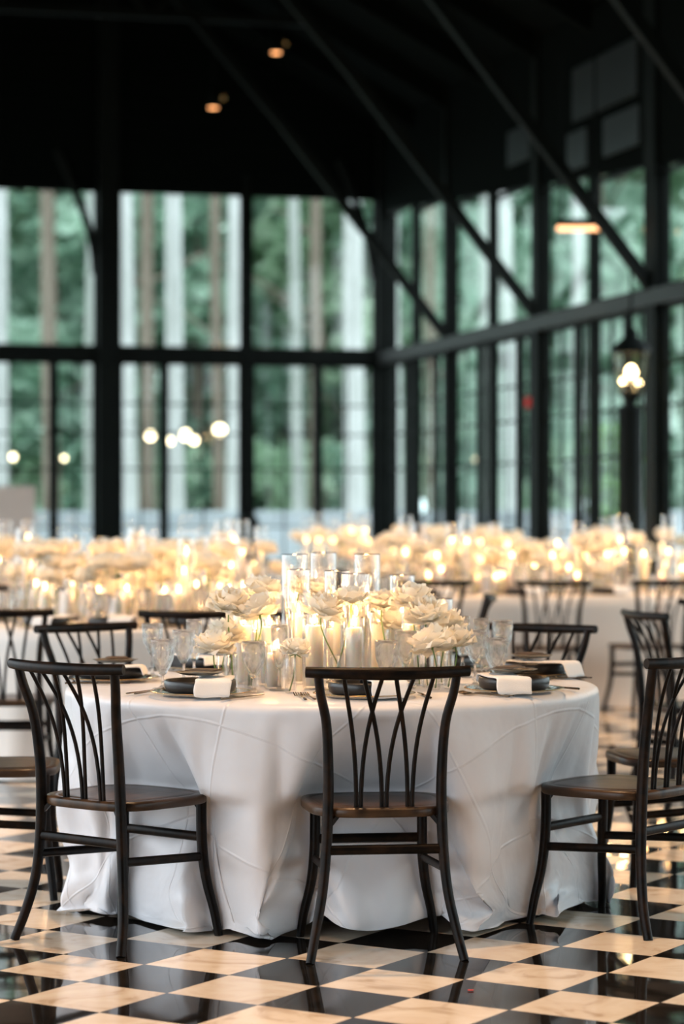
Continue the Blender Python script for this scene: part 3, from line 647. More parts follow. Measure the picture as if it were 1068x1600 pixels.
# ------------------------------------------------------------------ main round table cloth (laundered satin, draped to the floor)
CL = (
601,0,0,0,0,0,0,0,0,0,0,0,0,0,0,1,-1,0,0,0,1,0,0,-1,0,0,0,0,0,0,1,0,0,-1,0,0,0,0,0,0,0,0,0,0,0,0,0,0,0,0,0,0,0,0,0,0,0,0,1,0,
0,-1,0,0,0,0,0,0,0,0,0,0,0,0,0,0,0,1,-1,0,0,0,0,0,0,0,1,0,0,-1,0,0,0,0,0,0,0,0,0,0,0,0,0,0,0,0,-1,1,1,0,1,0,0,0,-1,0,-1,0,0,0,
0,0,0,0,0,0,1,-1,0,0,0,0,0,0,0,0,1,1,0,0,0,0,-1,-1,0,-1,1,0,0,0,0,0,0,0,0,0,0,0,0,0,0,0,0,0,0,1,-1,1,0,0,-1,0,0,0,0,0,0,0,0,0,
11,-1,0,0,0,0,0,0,0,0,0,0,0,0,0,-1,1,0,0,0,-1,0,0,1,0,0,0,0,1,-1,0,-1,0,1,0,0,0,0,0,0,0,0,0,0,0,1,-1,0,0,0,0,0,0,1,-1,0,0,0,-1,0,
1,0,1,-1,0,0,0,0,0,0,0,0,0,0,0,0,0,-1,1,1,-1,0,0,0,0,0,-1,0,0,1,0,0,0,0,0,0,0,0,0,0,1,-1,0,0,0,-1,4,-2,-2,0,-1,0,0,0,2,-1,2,-1,0,0,
0,0,1,0,-1,0,-1,1,0,0,0,0,0,0,0,1,-2,0,-1,1,0,0,1,1,0,2,-2,-2,1,0,0,0,0,1,-1,1,-1,0,0,0,0,0,0,0,0,-1,1,-1,0,0,1,0,0,0,0,0,0,0,0,1,
3,-4,2,-1,1,1,-3,0,0,2,-2,1,4,-5,0,0,1,-1,6,-6,0,0,0,0,3,-3,0,1,2,-3,-1,1,0,0,2,-2,2,-2,0,3,-3,0,0,0,3,-4,3,1,-3,2,-2,0,1,2,-3,2,1,-3,0,0,
-1,1,0,1,0,-1,1,0,0,-1,0,1,-1,4,-4,3,-3,0,0,1,-1,1,-1,0,2,-2,0,0,0,1,-1,2,-2,0,1,-1,4,-3,0,0,-2,3,0,-1,1,8,-11,2,-1,0,0,0,-1,0,0,1,-1,5,-3,2,
-2,0,1,0,-2,0,0,0,0,3,1,-2,-2,2,-2,4,-4,-1,0,-1,0,1,0,0,2,2,1,2,-5,-1,2,-2,0,-1,5,-2,-1,-1,0,1,-1,2,-2,1,-1,0,0,2,-2,0,0,0,1,0,-1,3,-2,-1,1,0,
0,3,-2,-2,2,-5,9,-5,1,1,0,-1,1,-3,0,1,1,0,1,-2,0,-1,2,-2,4,-3,1,-1,3,-2,1,0,-1,1,-3,2,0,-3,1,2,-3,3,-1,-1,2,-3,3,0,-2,0,0,-2,1,2,-1,1,1,-1,1,-3,
3,-1,-1,2,-2,-3,2,7,-4,-1,1,1,0,-3,5,-1,-3,0,1,-2,-3,3,0,-3,3,1,0,-3,1,3,-3,4,-6,3,1,-2,1,5,-4,1,-2,3,0,-2,1,0,-2,-3,3,-2,-1,-7,-1,0,1,6,1,-3,10,-4,
0,2,-2,1,-1,2,-1,0,0,0,-7,6,1,-3,4,-9,5,-6,-2,-2,0,1,3,4,2,0,3,1,0,-1,1,1,0,-3,0,-4,7,-2,-2,-1,0,-1,2,0,-3,2,1,-5,1,1,1,0,2,0,-1,-3,5,3,0,-3,
-6,7,0,-1,2,-2,2,0,0,0,-1,1,-1,-1,-1,2,-1,2,0,-2,1,-1,0,0,3,-3,0,0,2,-1,0,0,0,1,-2,1,0,-2,1,1,-2,1,0,1,1,-2,0,1,-2,1,0,-2,0,3,-1,0,1,0,0,-1,
1,0,-2,3,-3,0,0,3,0,-2,1,0,1,-3,3,0,-2,1,1,-2,-2,1,1,-2,2,0,1,-2,0,1,-1,2,-1,-1,1,2,-2,3,-2,-1,0,-1,1,0,1,-1,-2,0,2,-4,-1,-1,0,-1,0,2,-1,-2,2,2,
7,-2,-5,4,0,1,0,-1,1,0,-4,3,1,-2,2,-9,-1,2,-2,1,0,1,1,1,-1,1,2,3,0,0,0,1,-1,0,-1,-2,3,0,-2,1,-1,-3,-1,2,-1,1,0,-3,2,0,2,-1,3,3,-6,0,4,0,0,-2,
-3,4,0,-1,1,-2,3,0,-1,1,0,1,-2,-2,1,0,1,1,-1,0,0,-1,0,1,1,-2,0,-1,3,0,0,0,-2,1,-2,1,0,0,0,1,-2,1,0,0,1,-2,2,0,-1,-1,0,0,0,1,-1,0,3,-1,0,-2,
1,0,0,2,-2,-1,1,2,0,-1,1,0,2,-4,2,0,-1,-1,1,-1,-3,2,0,-1,4,-1,-1,0,0,1,-2,2,-1,-1,2,0,-1,2,-2,1,-1,0,0,0,2,-3,-1,0,0,-2,-2,-1,1,-1,-1,1,2,-4,3,1,
5,-1,-2,3,0,0,1,-1,0,1,-4,2,1,-1,-3,-4,1,0,-2,1,0,-1,2,0,0,-5,10,2,1,0,0,0,-2,0,1,-2,1,1,-1,-2,2,-4,-1,2,-1,1,-1,-2,2,1,0,1,2,1,-3,0,3,0,0,0,
-3,4,0,-1,1,-1,2,0,0,0,0,0,-1,-2,1,0,0,2,-1,-1,0,0,1,0,1,-1,-1,1,2,-2,0,1,-2,2,-3,2,0,-2,1,0,0,0,0,1,0,-1,0,0,-1,1,0,-2,0,2,0,0,1,0,-1,0,
1,-1,0,1,-1,-1,1,2,-1,0,0,1,0,-2,2,-1,0,0,0,-1,-2,2,-1,0,0,1,0,-1,0,1,-1,1,1,-2,1,1,-1,2,-2,1,1,-2,0,1,0,-3,0,0,0,-2,-2,0,0,0,-1,0,-1,0,2,2,
3,1,-2,2,0,1,0,0,0,-1,-2,1,0,3,-9,0,-1,0,0,-1,0,1,1,0,1,-2,4,4,0,0,1,0,-1,0,-1,-2,3,0,-1,-1,3,-6,-1,2,0,0,-1,-2,2,0,1,1,1,1,0,-3,4,0,-1,0,
-3,4,-1,0,1,-1,2,1,-1,0,0,0,-1,-2,0,1,0,1,0,0,0,-1,0,2,0,-2,1,-1,2,0,-1,0,0,0,-1,0,1,-1,0,1,-2,1,0,0,1,-1,0,1,-1,0,-1,-1,1,2,-2,0,3,-1,0,-2,
1,0,-1,2,-1,-1,0,3,0,-1,1,0,0,-2,2,0,-1,0,0,0,-3,1,0,-1,2,0,0,0,0,0,-1,1,0,-1,1,1,-1,1,0,0,-3,1,1,1,0,-2,-1,0,-1,-2,-2,0,1,-1,0,0,0,-2,2,2,
3,1,-1,2,0,0,0,0,0,-1,-2,1,1,-1,-5,-1,0,-1,0,0,0,0,2,0,1,0,1,3,3,0,-1,1,-2,0,1,-2,1,1,-1,-1,-1,-2,-2,3,-1,1,0,-2,1,0,1,0,1,2,0,-2,3,0,0,-1,
-3,2,1,1,0,-1,1,1,0,-1,1,0,0,-2,0,0,1,1,-1,-1,1,-1,0,1,0,-1,0,1,1,0,0,0,-1,0,-2,1,0,-1,2,0,-1,0,0,1,-1,0,0,0,-1,0,0,-1,0,2,0,-1,2,0,0,-1,
0,1,-1,1,-2,0,2,0,1,-1,1,0,0,-1,1,-1,0,0,0,-4,2,0,0,0,1,1,-1,-1,0,1,-1,0,2,-2,1,2,-2,2,0,-1,-1,0,0,1,-1,-3,-3,7,-5,0,-3,1,0,0,-1,-1,-1,1,1,2,
2,2,-1,2,1,0,0,0,0,-2,-1,1,0,-2,-4,0,-1,0,-1,1,0,-2,1,2,0,1,0,4,2,0,1,-1,-1,1,-1,-2,3,0,-1,-1,-1,-2,-2,3,0,-1,0,-2,2,0,0,1,1,2,0,-2,1,2,0,0,
-3,2,1,0,0,0,2,0,0,0,0,0,-1,-2,1,0,0,2,-1,0,0,-1,0,2,0,-2,0,1,2,-2,0,1,-1,0,-1,1,0,-1,0,1,-2,1,0,1,0,-1,0,1,-1,0,-1,-1,0,2,0,-2,4,-1,-1,-1,
1,0,0,1,-1,-1,3,0,0,-1,2,-1,0,-2,2,-1,-1,1,0,-3,1,0,0,-1,2,0,0,0,0,0,-1,1,1,-2,1,2,-1,0,0,0,-1,-1,0,1,0,-2,-1,1,-2,-1,-4,2,0,1,-1,-1,0,-1,2,2,
2,3,-1,1,0,0,1,-1,0,0,-3,1,1,-4,-2,1,-2,-2,1,0,0,0,0,2,1,0,0,2,4,1,0,0,-3,2,0,-2,1,2,-2,-2,-1,0,-2,1,0,-1,0,0,0,1,1,1,0,1,2,-4,2,1,1,-2,
-2,1,2,-1,0,0,2,1,-1,0,0,0,-1,-1,0,0,0,2,0,-1,0,-1,1,0,1,-1,0,0,1,0,0,0,0,-1,0,-1,0,0,0,1,-1,0,0,0,1,-1,0,1,-2,0,0,-1,1,1,0,0,1,0,0,-1,
1,-1,0,1,-1,-1,3,-1,1,0,0,0,0,-2,1,-1,1,-1,0,-2,1,0,0,0,1,1,-1,-1,1,-1,1,-1,2,-2,1,3,-3,1,1,-1,-1,0,-3,4,-2,-2,-1,2,-2,-2,-2,2,0,0,0,-2,1,-1,1,2,
1,2,-1,3,0,1,0,0,0,-2,-2,2,-1,-3,-2,0,-1,-1,0,0,0,0,0,1,2,-1,1,2,4,0,0,0,0,0,0,-2,1,1,-1,-1,-1,-2,0,2,0,-2,0,-1,0,0,1,1,1,1,2,-3,0,3,-1,-1,
-3,1,2,1,-1,1,1,0,0,0,0,0,-1,-2,1,0,0,2,-1,0,-1,0,0,2,-1,-1,1,1,1,-1,-1,0,0,1,-2,0,1,-1,1,-1,-1,1,0,1,-1,0,-1,1,0,0,-1,-1,0,2,-1,1,2,-1,-1,0,
0,0,-1,2,-1,0,2,0,0,-1,1,0,-1,0,1,-3,2,0,0,-3,0,1,-1,1,2,-1,0,0,-1,1,-1,1,1,-2,1,-5,5,1,1,0,-2,-1,0,1,-1,-2,0,1,-3,-2,-1,1,0,1,-1,-1,0,0,0,3,
1,2,0,1,1,1,0,-1,1,-3,0,0,0,-4,-1,0,-2,-1,1,-1,1,0,-1,2,0,1,1,1,4,2,-1,1,-1,0,-3,1,1,2,-2,-2,0,-2,1,0,-1,-1,0,0,0,1,0,0,1,1,3,-2,-2,4,0,-3,
-3,2,1,0,1,0,1,0,0,0,0,0,-1,-1,0,0,1,1,0,-1,0,-1,0,2,0,-1,-1,2,1,-1,0,0,-1,0,-1,0,0,-1,1,1,-1,0,1,-1,1,-1,0,1,-1,-1,0,-1,1,1,0,0,1,0,0,-2,
1,1,-1,0,-1,0,3,-1,1,0,1,-1,0,-2,1,4,-4,0,-1,-2,1,-3,2,1,1,1,-1,-1,1,0,4,-5,2,-2,0,-2,3,1,1,-1,3,-5,0,2,-2,-2,0,0,-2,-1,-2,2,-1,0,1,-2,3,-4,2,2,
-2,5,0,1,1,0,1,0,-1,-1,-2,1,-1,-3,-1,0,-2,-1,1,0,-1,2,-2,1,1,2,0,0,4,3,0,-1,0,-1,-2,1,-3,0,4,-1,-2,-1,2,-2,1,-1,-1,0,0,1,0,1,0,1,3,-2,-2,3,0,-2,
-3,1,2,0,0,1,2,0,-1,0,1,-1,-2,0,0,0,1,1,0,-2,1,-1,1,0,0,-1,1,1,0,0,0,0,0,-1,-1,0,1,-1,0,1,-1,0,0,1,0,-1,0,0,0,0,-1,-1,1,2,-1,1,1,0,-2,0,
0,0,0,1,-2,1,2,-1,1,-1,1,0,0,-2,0,2,0,-1,-1,-2,1,-2,1,0,2,0,1,-1,-1,1,2,-3,2,-1,0,-4,2,3,1,1,0,-3,-1,0,0,-2,0,0,-3,-1,0,0,-1,1,1,-2,2,-1,-1,3,
0,2,2,1,0,1,1,-1,0,-3,0,0,-2,-3,0,0,-2,-1,1,0,0,0,-1,1,1,2,-1,2,3,2,0,1,-1,0,-2,1,-3,5,-1,-2,-2,0,0,-1,0,-1,0,1,-1,0,2,0,-1,2,3,-2,-3,3,1,1,
-2,0,2,0,0,2,0,0,1,-2,2,-2,0,-1,0,1,0,1,-1,0,0,-1,0,2,0,-1,0,1,1,-1,0,0,-1,0,0,-1,0,0,1,0,-2,0,1,0,1,0,-1,0,0,-1,0,0,0,1,-1,1,1,0,0,-1,
0,0,-1,1,0,0,2,-1,1,0,1,-1,-1,0,-2,4,-2,0,-1,-2,2,-3,1,1,1,1,-1,0,0,0,2,-3,2,-2,1,-2,1,2,2,-4,2,-2,0,1,-1,-2,-1,0,-2,-1,0,0,-1,0,1,-1,1,-1,0,2,
0,3,0,0,3,0,1,-1,1,-3,0,0,-2,-3,-1,1,-1,-2,1,-1,0,1,-1,0,1,3,0,0,2,4,0,0,0,-1,-2,1,-2,2,1,-1,-1,-2,2,-3,1,-3,1,2,-3,3,0,0,1,0,4,-1,-4,3,2,1,
-1,-2,3,1,-1,1,1,1,2,-2,-1,0,-1,-1,0,0,1,1,0,-1,-1,0,1,1,0,-1,0,2,-1,0,0,0,0,0,-2,0,0,0,0,0,0,0,0,1,0,-1,0,0,1,-1,-2,0,1,1,-1,2,1,-1,0,-1,
0,0,0,1,-1,1,1,-6,6,0,0,0,0,-2,-1,2,1,-1,-2,-1,1,-2,0,3,1,-1,0,-1,0,1,2,-3,1,0,1,-4,2,2,4,-3,-1,-1,-1,0,-1,-1,0,-1,-2,-1,0,-1,-1,1,1,-1,2,0,-2,1,
2,2,1,0,2,1,0,0,-2,-1,-1,1,-3,-1,-1,0,-2,-1,1,-1,0,1,-1,1,1,2,0,1,2,3,0,1,0,-2,-1,0,-1,1,1,-2,-1,-1,2,-4,0,0,1,1,-2,1,1,1,-1,0,5,0,-4,0,2,3,
-1,-2,3,0,0,2,-1,3,1,-3,0,0,-1,-1,0,0,1,1,-1,0,0,-1,0,1,1,-1,0,1,1,-1,0,0,0,-1,0,-1,1,-1,0,1,-1,0,-1,1,1,0,-1,0,0,-1,0,-1,2,0,0,1,1,-1,-1,-1,
1,0,-1,1,1,0,2,-6,4,0,1,0,-1,0,-1,1,0,0,-1,-2,4,-5,1,1,1,1,-1,0,0,1,0,-2,2,-1,0,-2,1,1,5,0,-4,-1,-2,2,-1,-3,0,0,-4,1,0,-2,-1,0,0,4,-1,0,-2,1,
3,-67,0,-22,1,13,35,46,-1,-2,0,-32,-34,61,0,-1,-1,-1,0,0,0,1,0,-1,0,5,0,0,0,4,1,-41,4,-3,3,15,-27,-22,5,17,8,37,2,-2,-2,-1,-2,5,5,-6,0,-1,1,1,3,1,-5,1,3,2,
-1,-2,3,1,0,0,1,3,-1,-2,0,0,-1,-1,1,0,1,1,-1,-1,0,-1,1,1,0,-2,1,2,-1,0,0,1,-2,1,-2,0,0,0,0,1,-2,0,1,1,1,0,-2,-3,3,-1,0,4,-1,-3,4,-2,0,0,0,-1,
0,1,-1,1,-2,2,0,-4,4,1,1,-1,0,-2,0,1,1,-2,-1,0,1,-3,0,2,1,0,0,0,-1,1,2,-3,2,-1,-1,-1,2,0,1,6,-8,0,0,0,-1,-1,0,0,-1,-1,3,-6,3,-5,-1,-3,4,4,0,-13,
-31,49,0,0,1,-1,-1,3,-1,-2,-1,3,-10,-6,9,-2,0,-2,2,-1,-1,1,0,0,1,3,0,0,1,4,1,-1,6,-5,1,0,2,-2,-2,1,-2,-12,-1,1,8,3,3,-3,1,-5,3,2,-4,5,0,1,-4,-1,2,3,
-1,-2,2,1,0,2,0,3,-5,3,-7,5,0,-1,0,1,2,-1,-1,0,-1,0,0,2,-1,0,0,2,0,-1,1,-1,0,-1,0,-2,2,-1,0,1,1,2,-2,-2,2,1,-3,7,-6,-1,-1,3,0,-4,4,0,0,-1,-1,0,
0,0,0,0,-1,2,0,-1,1,1,0,0,-1,-1,0,0,5,-1,-4,-2,2,-3,1,1,1,1,-1,-1,1,2,-1,-6,5,1,-1,-3,2,2,-2,3,-1,-6,4,-5,4,-1,-1,1,0,0,4,-2,-4,3,-3,-1,2,0,-3,-3,
8,1,1,0,0,-1,0,2,-2,-1,-1,2,3,-26,18,-5,0,3,-3,0,0,0,2,-3,5,2,0,1,0,2,2,-1,4,-3,1,-1,3,-3,0,-1,0,-1,2,5,-7,2,2,-3,2,0,-8,4,-1,1,3,0,-4,0,2,2,
0,-3,2,2,-1,2,-2,7,-6,2,-6,5,-1,-1,0,2,0,0,-1,0,0,-1,1,1,0,-1,3,-2,0,0,0,0,0,0,-1,-1,0,1,0,0,2,-3,3,-2,1,2,-4,4,-4,-1,-1,4,1,-9,7,1,-1,0,0,-1,
0,0,-1,1,-1,3,-2,0,0,2,1,0,-1,-1,-2,2,2,1,-4,-1,0,-2,0,3,0,0,0,0,0,-1,-3,2,1,1,-1,-1,2,-1,3,3,-4,-3,3,-7,3,0,0,-1,0,0,5,-2,0,2,0,1,-2,-3,-2,5,
0,-2,2,0,0,-1,0,1,-1,-1,1,0,4,-1,-9,-1,0,-2,0,2,0,0,0,0,-1,2,2,0,0,3,1,0,3,-2,2,-1,3,-3,-1,0,-1,-1,2,2,-3,1,0,-2,1,3,-5,1,-2,2,1,2,-5,0,2,2,
0,-1,0,1,0,2,2,-9,9,-8,2,4,-1,-1,0,1,2,2,-4,0,-1,1,-1,2,0,-1,3,-1,0,0,0,0,-1,-1,-1,0,0,0,0,2,4,-6,2,-2,-1,2,-2,4,-3,0,-1,4,0,-4,2,0,1,-1,-1,0,
0,0,0,0,0,5,-4,-1,0,2,0,0,-1,-1,0,0,4,-1,-3,-2,1,-3,2,1,1,1,-1,0,-1,0,-3,-2,2,4,0,-2,2,1,5,-9,5,-4,-2,-2,4,0,-1,1,-1,2,1,-1,1,4,-6,9,-6,-2,-5,6,
0,0,0,0,0,-1,0,2,-1,-1,0,0,4,1,-11,-1,6,-1,2,-2,1,0,-1,1,-1,-3,1,0,1,1,-6,9,0,-1,2,1,0,-2,0,-1,1,0,0,2,3,-2,-1,-2,0,3,-4,1,-1,-1,3,2,-4,-3,2,1,
1,-2,-2,6,-2,4,-9,-2,1,4,-2,5,-1,-1,0,2,2,1,-5,1,0,-1,1,0,1,-1,3,-1,0,0,-1,0,0,0,-1,-2,1,0,0,0,-1,1,10,-4,-1,-1,-4,2,0,-3,-2,5,1,-3,0,2,-1,0,-1,0,
0,2,-3,0,1,-4,4,0,-3,5,1,-1,0,-2,0,0,4,0,-5,0,0,-3,1,3,-1,1,1,-1,0,-2,-3,-1,2,4,-1,-2,3,-1,0,-2,5,-3,-4,-1,3,1,0,0,1,1,1,-1,2,-1,0,3,-3,-3,-3,5,
0,0,0,6,-7,-2,0,2,0,0,3,-2,4,-4,-7,7,0,-4,2,2,1,0,-1,-2,-3,-1,2,1,0,-1,4,-2,3,-1,0,2,-1,-1,0,-1,1,0,0,2,4,-1,-3,0,0,2,-3,1,-1,-1,2,3,-5,-2,-1,3,
2,-2,-3,4,1,-4,0,-3,2,4,-2,3,-1,0,-1,3,1,0,-4,1,-1,0,7,-4,-2,0,4,-2,-6,9,-3,0,0,-1,-1,-1,1,-1,0,-1,1,1,2,7,-10,2,-1,1,3,-5,0,3,0,-3,1,1,0,-1,0,-2,
1,2,-3,1,1,-2,2,-2,6,-2,-1,1,-2,0,-1,-1,5,-4,-2,1,-1,-2,1,4,-1,2,-2,-1,0,0,-3,-1,1,4,-1,0,1,-1,0,-2,0,3,-5,0,2,1,1,1,0,3,-1,1,1,-1,0,2,-2,-1,-4,0,
3,-1,0,5,-7,0,-1,2,0,1,2,-1,3,-5,-3,4,0,2,-4,1,1,0,-1,-1,1,-5,3,0,0,0,2,0,1,1,-2,-1,2,0,-1,1,-1,1,0,2,4,1,-3,0,-1,3,-3,0,0,-1,0,3,-2,-4,-1,1,
3,-2,-4,5,-11,-3,6,1,3,-2,4,2,-1,-1,0,3,4,-3,-3,0,-1,2,-2,4,-2,-1,3,-2,7,-5,-2,0,0,0,-1,-2,1,1,-1,-2,2,0,-1,-6,5,5,-1,1,-6,1,3,2,5,-7,0,1,-1,0,-1,0,
-4,3,0,0,3,-2,-1,1,3,0,-1,0,0,-2,0,0,-4,3,-2,2,-2,-1,1,3,-1,3,-2,0,0,-2,-2,-2,1,5,-1,-1,2,-1,-1,-2,2,3,-9,2,3,2,1,0,2,0,-1,3,1,-1,2,1,0,-3,-3,-3,
2,0,0,4,-9,2,1,0,1,1,4,-2,3,-4,-1,0,2,1,-1,1,0,-1,-2,0,-2,-1,1,0,-1,-1,4,-1,1,0,-1,1,-2,2,0,0,-1,1,1,2,2,3,-2,-1,0,1,-1,0,1,-3,-1,5,-3,-4,-7,5,
0,-5,2,0,-6,3,2,0,2,-1,4,-2,1,0,6,1,1,-6,-2,2,-1,2,0,2,-3,-1,3,-1,4,-2,-4,2,-1,-1,0,-1,-1,6,-5,-2,3,0,-2,-4,3,5,0,-2,-2,0,2,1,4,-6,2,2,-3,0,0,-2,
2,0,-3,0,2,2,-4,2,3,1,-1,-1,-1,0,-2,1,-5,1,-2,5,-2,0,1,4,-2,1,-1,0,0,-2,-3,1,-2,6,-2,1,1,-2,-2,0,4,4,-3,-5,1,3,0,0,2,1,-4,7,0,-2,3,0,-1,0,-1,-4,
-1,-1,1,2,-4,0,-1,2,-1,3,3,-2,5,-3,-2,-3,5,2,-1,0,-1,0,-1,-2,-6,5,-1,0,-1,-2,2,1,2,1,-3,1,-2,2,0,3,-4,0,3,1,1,4,-5,4,-2,2,-1,1,3,-6,-1,2,2,-9,-4,4,
1,-4,0,-2,-4,4,-2,2,4,-2,5,-5,-1,5,6,4,-1,-8,-1,0,0,4,-1,3,-6,1,3,-2,3,-3,1,-1,0,-1,-1,-2,-1,5,-3,-1,1,0,-1,-4,3,5,-1,0,-2,-1,2,2,2,-4,0,2,-2,0,-1,1,
3,-4,-3,1,3,1,-3,0,1,6,-4,1,-2,0,-1,0,-7,3,7,-4,-1,-1,0,5,-3,1,-1,1,-1,-2,-1,-1,-1,5,1,-1,1,-4,0,-1,5,0,1,-2,-1,2,1,1,2,-1,-2,6,0,-1,1,1,-3,4,1,-10,
-1,1,-1,3,-2,-4,0,1,2,1,5,0,2,-2,1,-6,1,7,0,-1,-2,-1,-1,0,-5,5,-2,0,-2,-2,1,0,0,3,-3,1,-2,2,1,2,0,3,0,-2,0,-8,8,4,-2,0,3,-1,2,-3,-2,2,3,-13,6,-5,
1,-4,1,-5,-1,4,-3,2,6,-3,5,-1,2,-3,-1,6,0,-5,-1,1,1,4,-3,3,-5,1,3,0,0,0,-1,-2,0,0,-1,-1,-3,5,-2,-1,1,1,-3,-2,1,6,-1,0,-2,-1,2,1,3,-4,0,2,-6,4,0,0,
0,-2,-1,1,1,2,-3,1,-1,5,-10,8,-4,4,-2,-1,-5,1,6,-1,-3,0,0,5,-3,1,0,0,1,-8,4,-1,-2,8,-3,1,-7,4,-1,0,4,0,1,-1,-3,3,2,-1,1,1,-1,3,3,-1,2,-2,-3,6,-5,-9,
5,-2,0,0,1,-5,-1,2,1,4,1,1,4,0,1,-8,-1,11,0,-2,-3,1,-1,-2,6,-3,-2,-3,-1,-3,0,1,-1,1,0,-2,0,2,2,2,0,6,-2,-3,-4,-3,7,6,-3,-4,8,-4,-6,6,-1,0,4,-8,0,-2,
1,-2,-1,-5,-1,4,-4,4,3,-1,4,-1,2,-1,0,1,2,-5,1,0,3,1,-1,2,-5,3,0,0,1,1,-2,-1,0,-1,-1,-2,2,2,-4,0,2,0,-3,-3,3,4,1,-1,-2,-2,4,2,-1,-2,1,0,-4,5,-3,-1,
5,-5,-1,0,2,5,-6,0,0,5,-7,7,-1,0,-3,-9,2,1,6,-1,-2,1,3,0,-2,1,-1,2,6,-13,3,0,-2,1,2,2,-6,1,1,-1,4,1,1,-2,-2,4,1,0,-2,3,0,-5,9,-1,2,-2,-1,3,-2,-5,
-2,1,-1,-1,4,-3,-3,1,2,2,0,2,17,-11,-6,-4,-1,12,1,-3,-2,0,1,-6,4,3,-3,-3,-2,-3,-8,9,-2,0,2,-1,0,1,3,0,3,4,-1,-5,-8,7,3,-6,5,1,1,-4,9,-3,-2,2,3,-6,-3,-2,
0,0,-2,-6,2,3,1,-4,4,-1,6,-3,1,1,1,-1,-5,2,2,1,3,1,-3,1,-2,3,-2,3,-1,1,-2,-1,-1,0,-1,-1,-1,3,-4,1,1,0,-3,-1,1,6,0,-1,-1,-2,6,0,-2,-2,0,1,-4,0,3,-2,
-9,9,-1,1,1,0,-1,1,0,5,-5,-7,6,10,-17,-1,2,-2,10,-1,-4,4,3,-2,-2,1,0,2,-1,-6,1,5,-5,-4,7,0,-6,2,1,-2,5,1,1,-1,-1,2,1,0,0,0,1,-7,5,6,1,-3,6,-4,-3,-3,
-3,2,0,0,2,-2,-4,1,1,3,-1,7,-4,-3,5,-5,3,7,0,-2,-2,0,0,-4,3,-3,6,-4,-4,-3,-1,2,-3,1,3,0,0,-1,2,3,1,0,2,-7,-1,7,-4,5,-4,1,4,-3,8,-5,-2,2,2,-11,4,-2,
2,0,-3,-6,5,2,-5,2,1,3,0,-2,3,0,1,1,3,-10,4,2,2,1,-2,0,-6,6,-1,3,-2,2,-1,-1,1,-3,-1,1,-5,5,-7,5,1,0,-6,1,2,3,5,-4,-2,-2,9,-2,-2,-1,0,-1,-3,1,1,-4,
-3,5,0,0,1,7,-7,1,0,1,-1,-7,0,4,-5,0,1,6,3,-3,-2,4,2,-3,-1,1,0,2,-3,-3,1,1,-2,-1,1,2,1,-4,1,-1,3,3,-1,1,-3,3,1,0,1,-1,1,-5,0,9,0,-2,2,6,-9,-2,
-4,1,0,1,2,-4,-4,0,5,1,0,7,1,-16,5,2,5,3,1,0,-2,0,0,-7,6,1,3,-4,-3,-3,1,-3,-2,2,2,0,0,-1,3,0,4,1,-1,-10,8,-1,0,1,0,-3,-2,11,-1,-1,-2,5,-3,-5,1,-2,
2,1,-4,-7,7,3,-7,3,-2,8,-1,-5,3,1,1,1,2,-2,-3,3,2,3,-5,-1,-4,6,-3,3,-1,3,-1,-4,-2,2,-1,-6,3,5,7,-10,0,1,-3,-2,1,-1,10,-4,-1,1,4,-1,-2,-2,0,0,-3,2,0,6,
-13,3,1,1,1,2,-2,0,1,1,0,-9,1,2,-4,2,1,5,1,0,-3,0,3,0,-1,1,-1,2,-2,-4,0,4,-2,0,1,0,-1,-4,4,11,-10,3,3,-4,-1,2,2,0,-1,0,1,-3,-3,6,2,-1,2,2,-5,-2,
-4,2,2,-2,1,-2,-4,-1,6,0,1,7,-7,-2,-6,7,6,1,1,0,-2,2,-3,-6,5,3,3,-3,-3,-2,-9,4,-4,6,0,-1,1,-2,4,2,4,-1,-8,-2,7,-2,4,-1,1,-3,-2,9,1,-2,-2,1,2,-2,-3,-2,
3,0,-3,-2,2,4,-9,4,-4,-7,5,5,4,1,1,1,1,4,-8,3,0,2,-4,0,5,-3,-1,2,-4,-4,14,-9,-1,-1,1,-2,-2,5,4,-6,7,-7,-1,-4,3,0,6,-4,0,1,5,-2,-1,-2,0,0,-4,4,-6,-1,
-2,4,1,0,1,3,-2,0,1,0,0,-8,0,-1,3,-3,1,1,5,1,-3,0,3,0,-3,2,1,2,-5,-1,0,3,-1,1,-1,0,1,-1,5,3,-11,8,3,-4,-2,0,2,0,0,0,-1,3,-8,5,1,-5,7,4,-3,-3,
-2,-1,1,0,-1,-1,-4,-1,5,1,1,2,7,-8,-11,9,5,1,0,2,-2,1,-7,0,3,2,4,1,-5,-2,-8,2,-2,4,0,-2,-1,3,2,1,-1,-3,-6,11,-7,5,3,2,-1,-4,18,-9,-2,-1,-1,1,3,-1,-4,-4,
3,0,-4,0,4,0,-5,1,-6,-1,4,0,6,1,0,1,0,2,1,-2,1,0,-3,-3,8,-4,6,-4,-4,-4,-10,7,3,-7,12,-3,5,-4,9,-14,9,-5,-2,-3,3,1,5,-2,-1,4,1,-1,-3,-1,-8,6,-4,-2,1,0,
-1,3,4,0,1,-1,-1,0,2,-1,2,-10,0,0,2,-3,2,-1,7,2,-5,1,2,1,-7,-7,15,1,-5,-1,0,3,0,2,-1,-2,4,-3,4,3,2,-5,-4,2,-3,2,2,0,1,-3,1,1,-6,2,1,-1,0,8,-1,-4,
-1,-1,0,0,1,-2,-4,-2,6,1,0,1,3,-1,-13,10,1,4,1,2,-2,0,-8,2,6,-2,4,1,-5,-2,-9,3,2,1,-6,3,1,2,2,1,-5,-1,3,4,-3,0,-1,4,-3,1,15,-9,-3,-2,2,-1,4,1,-9,1,
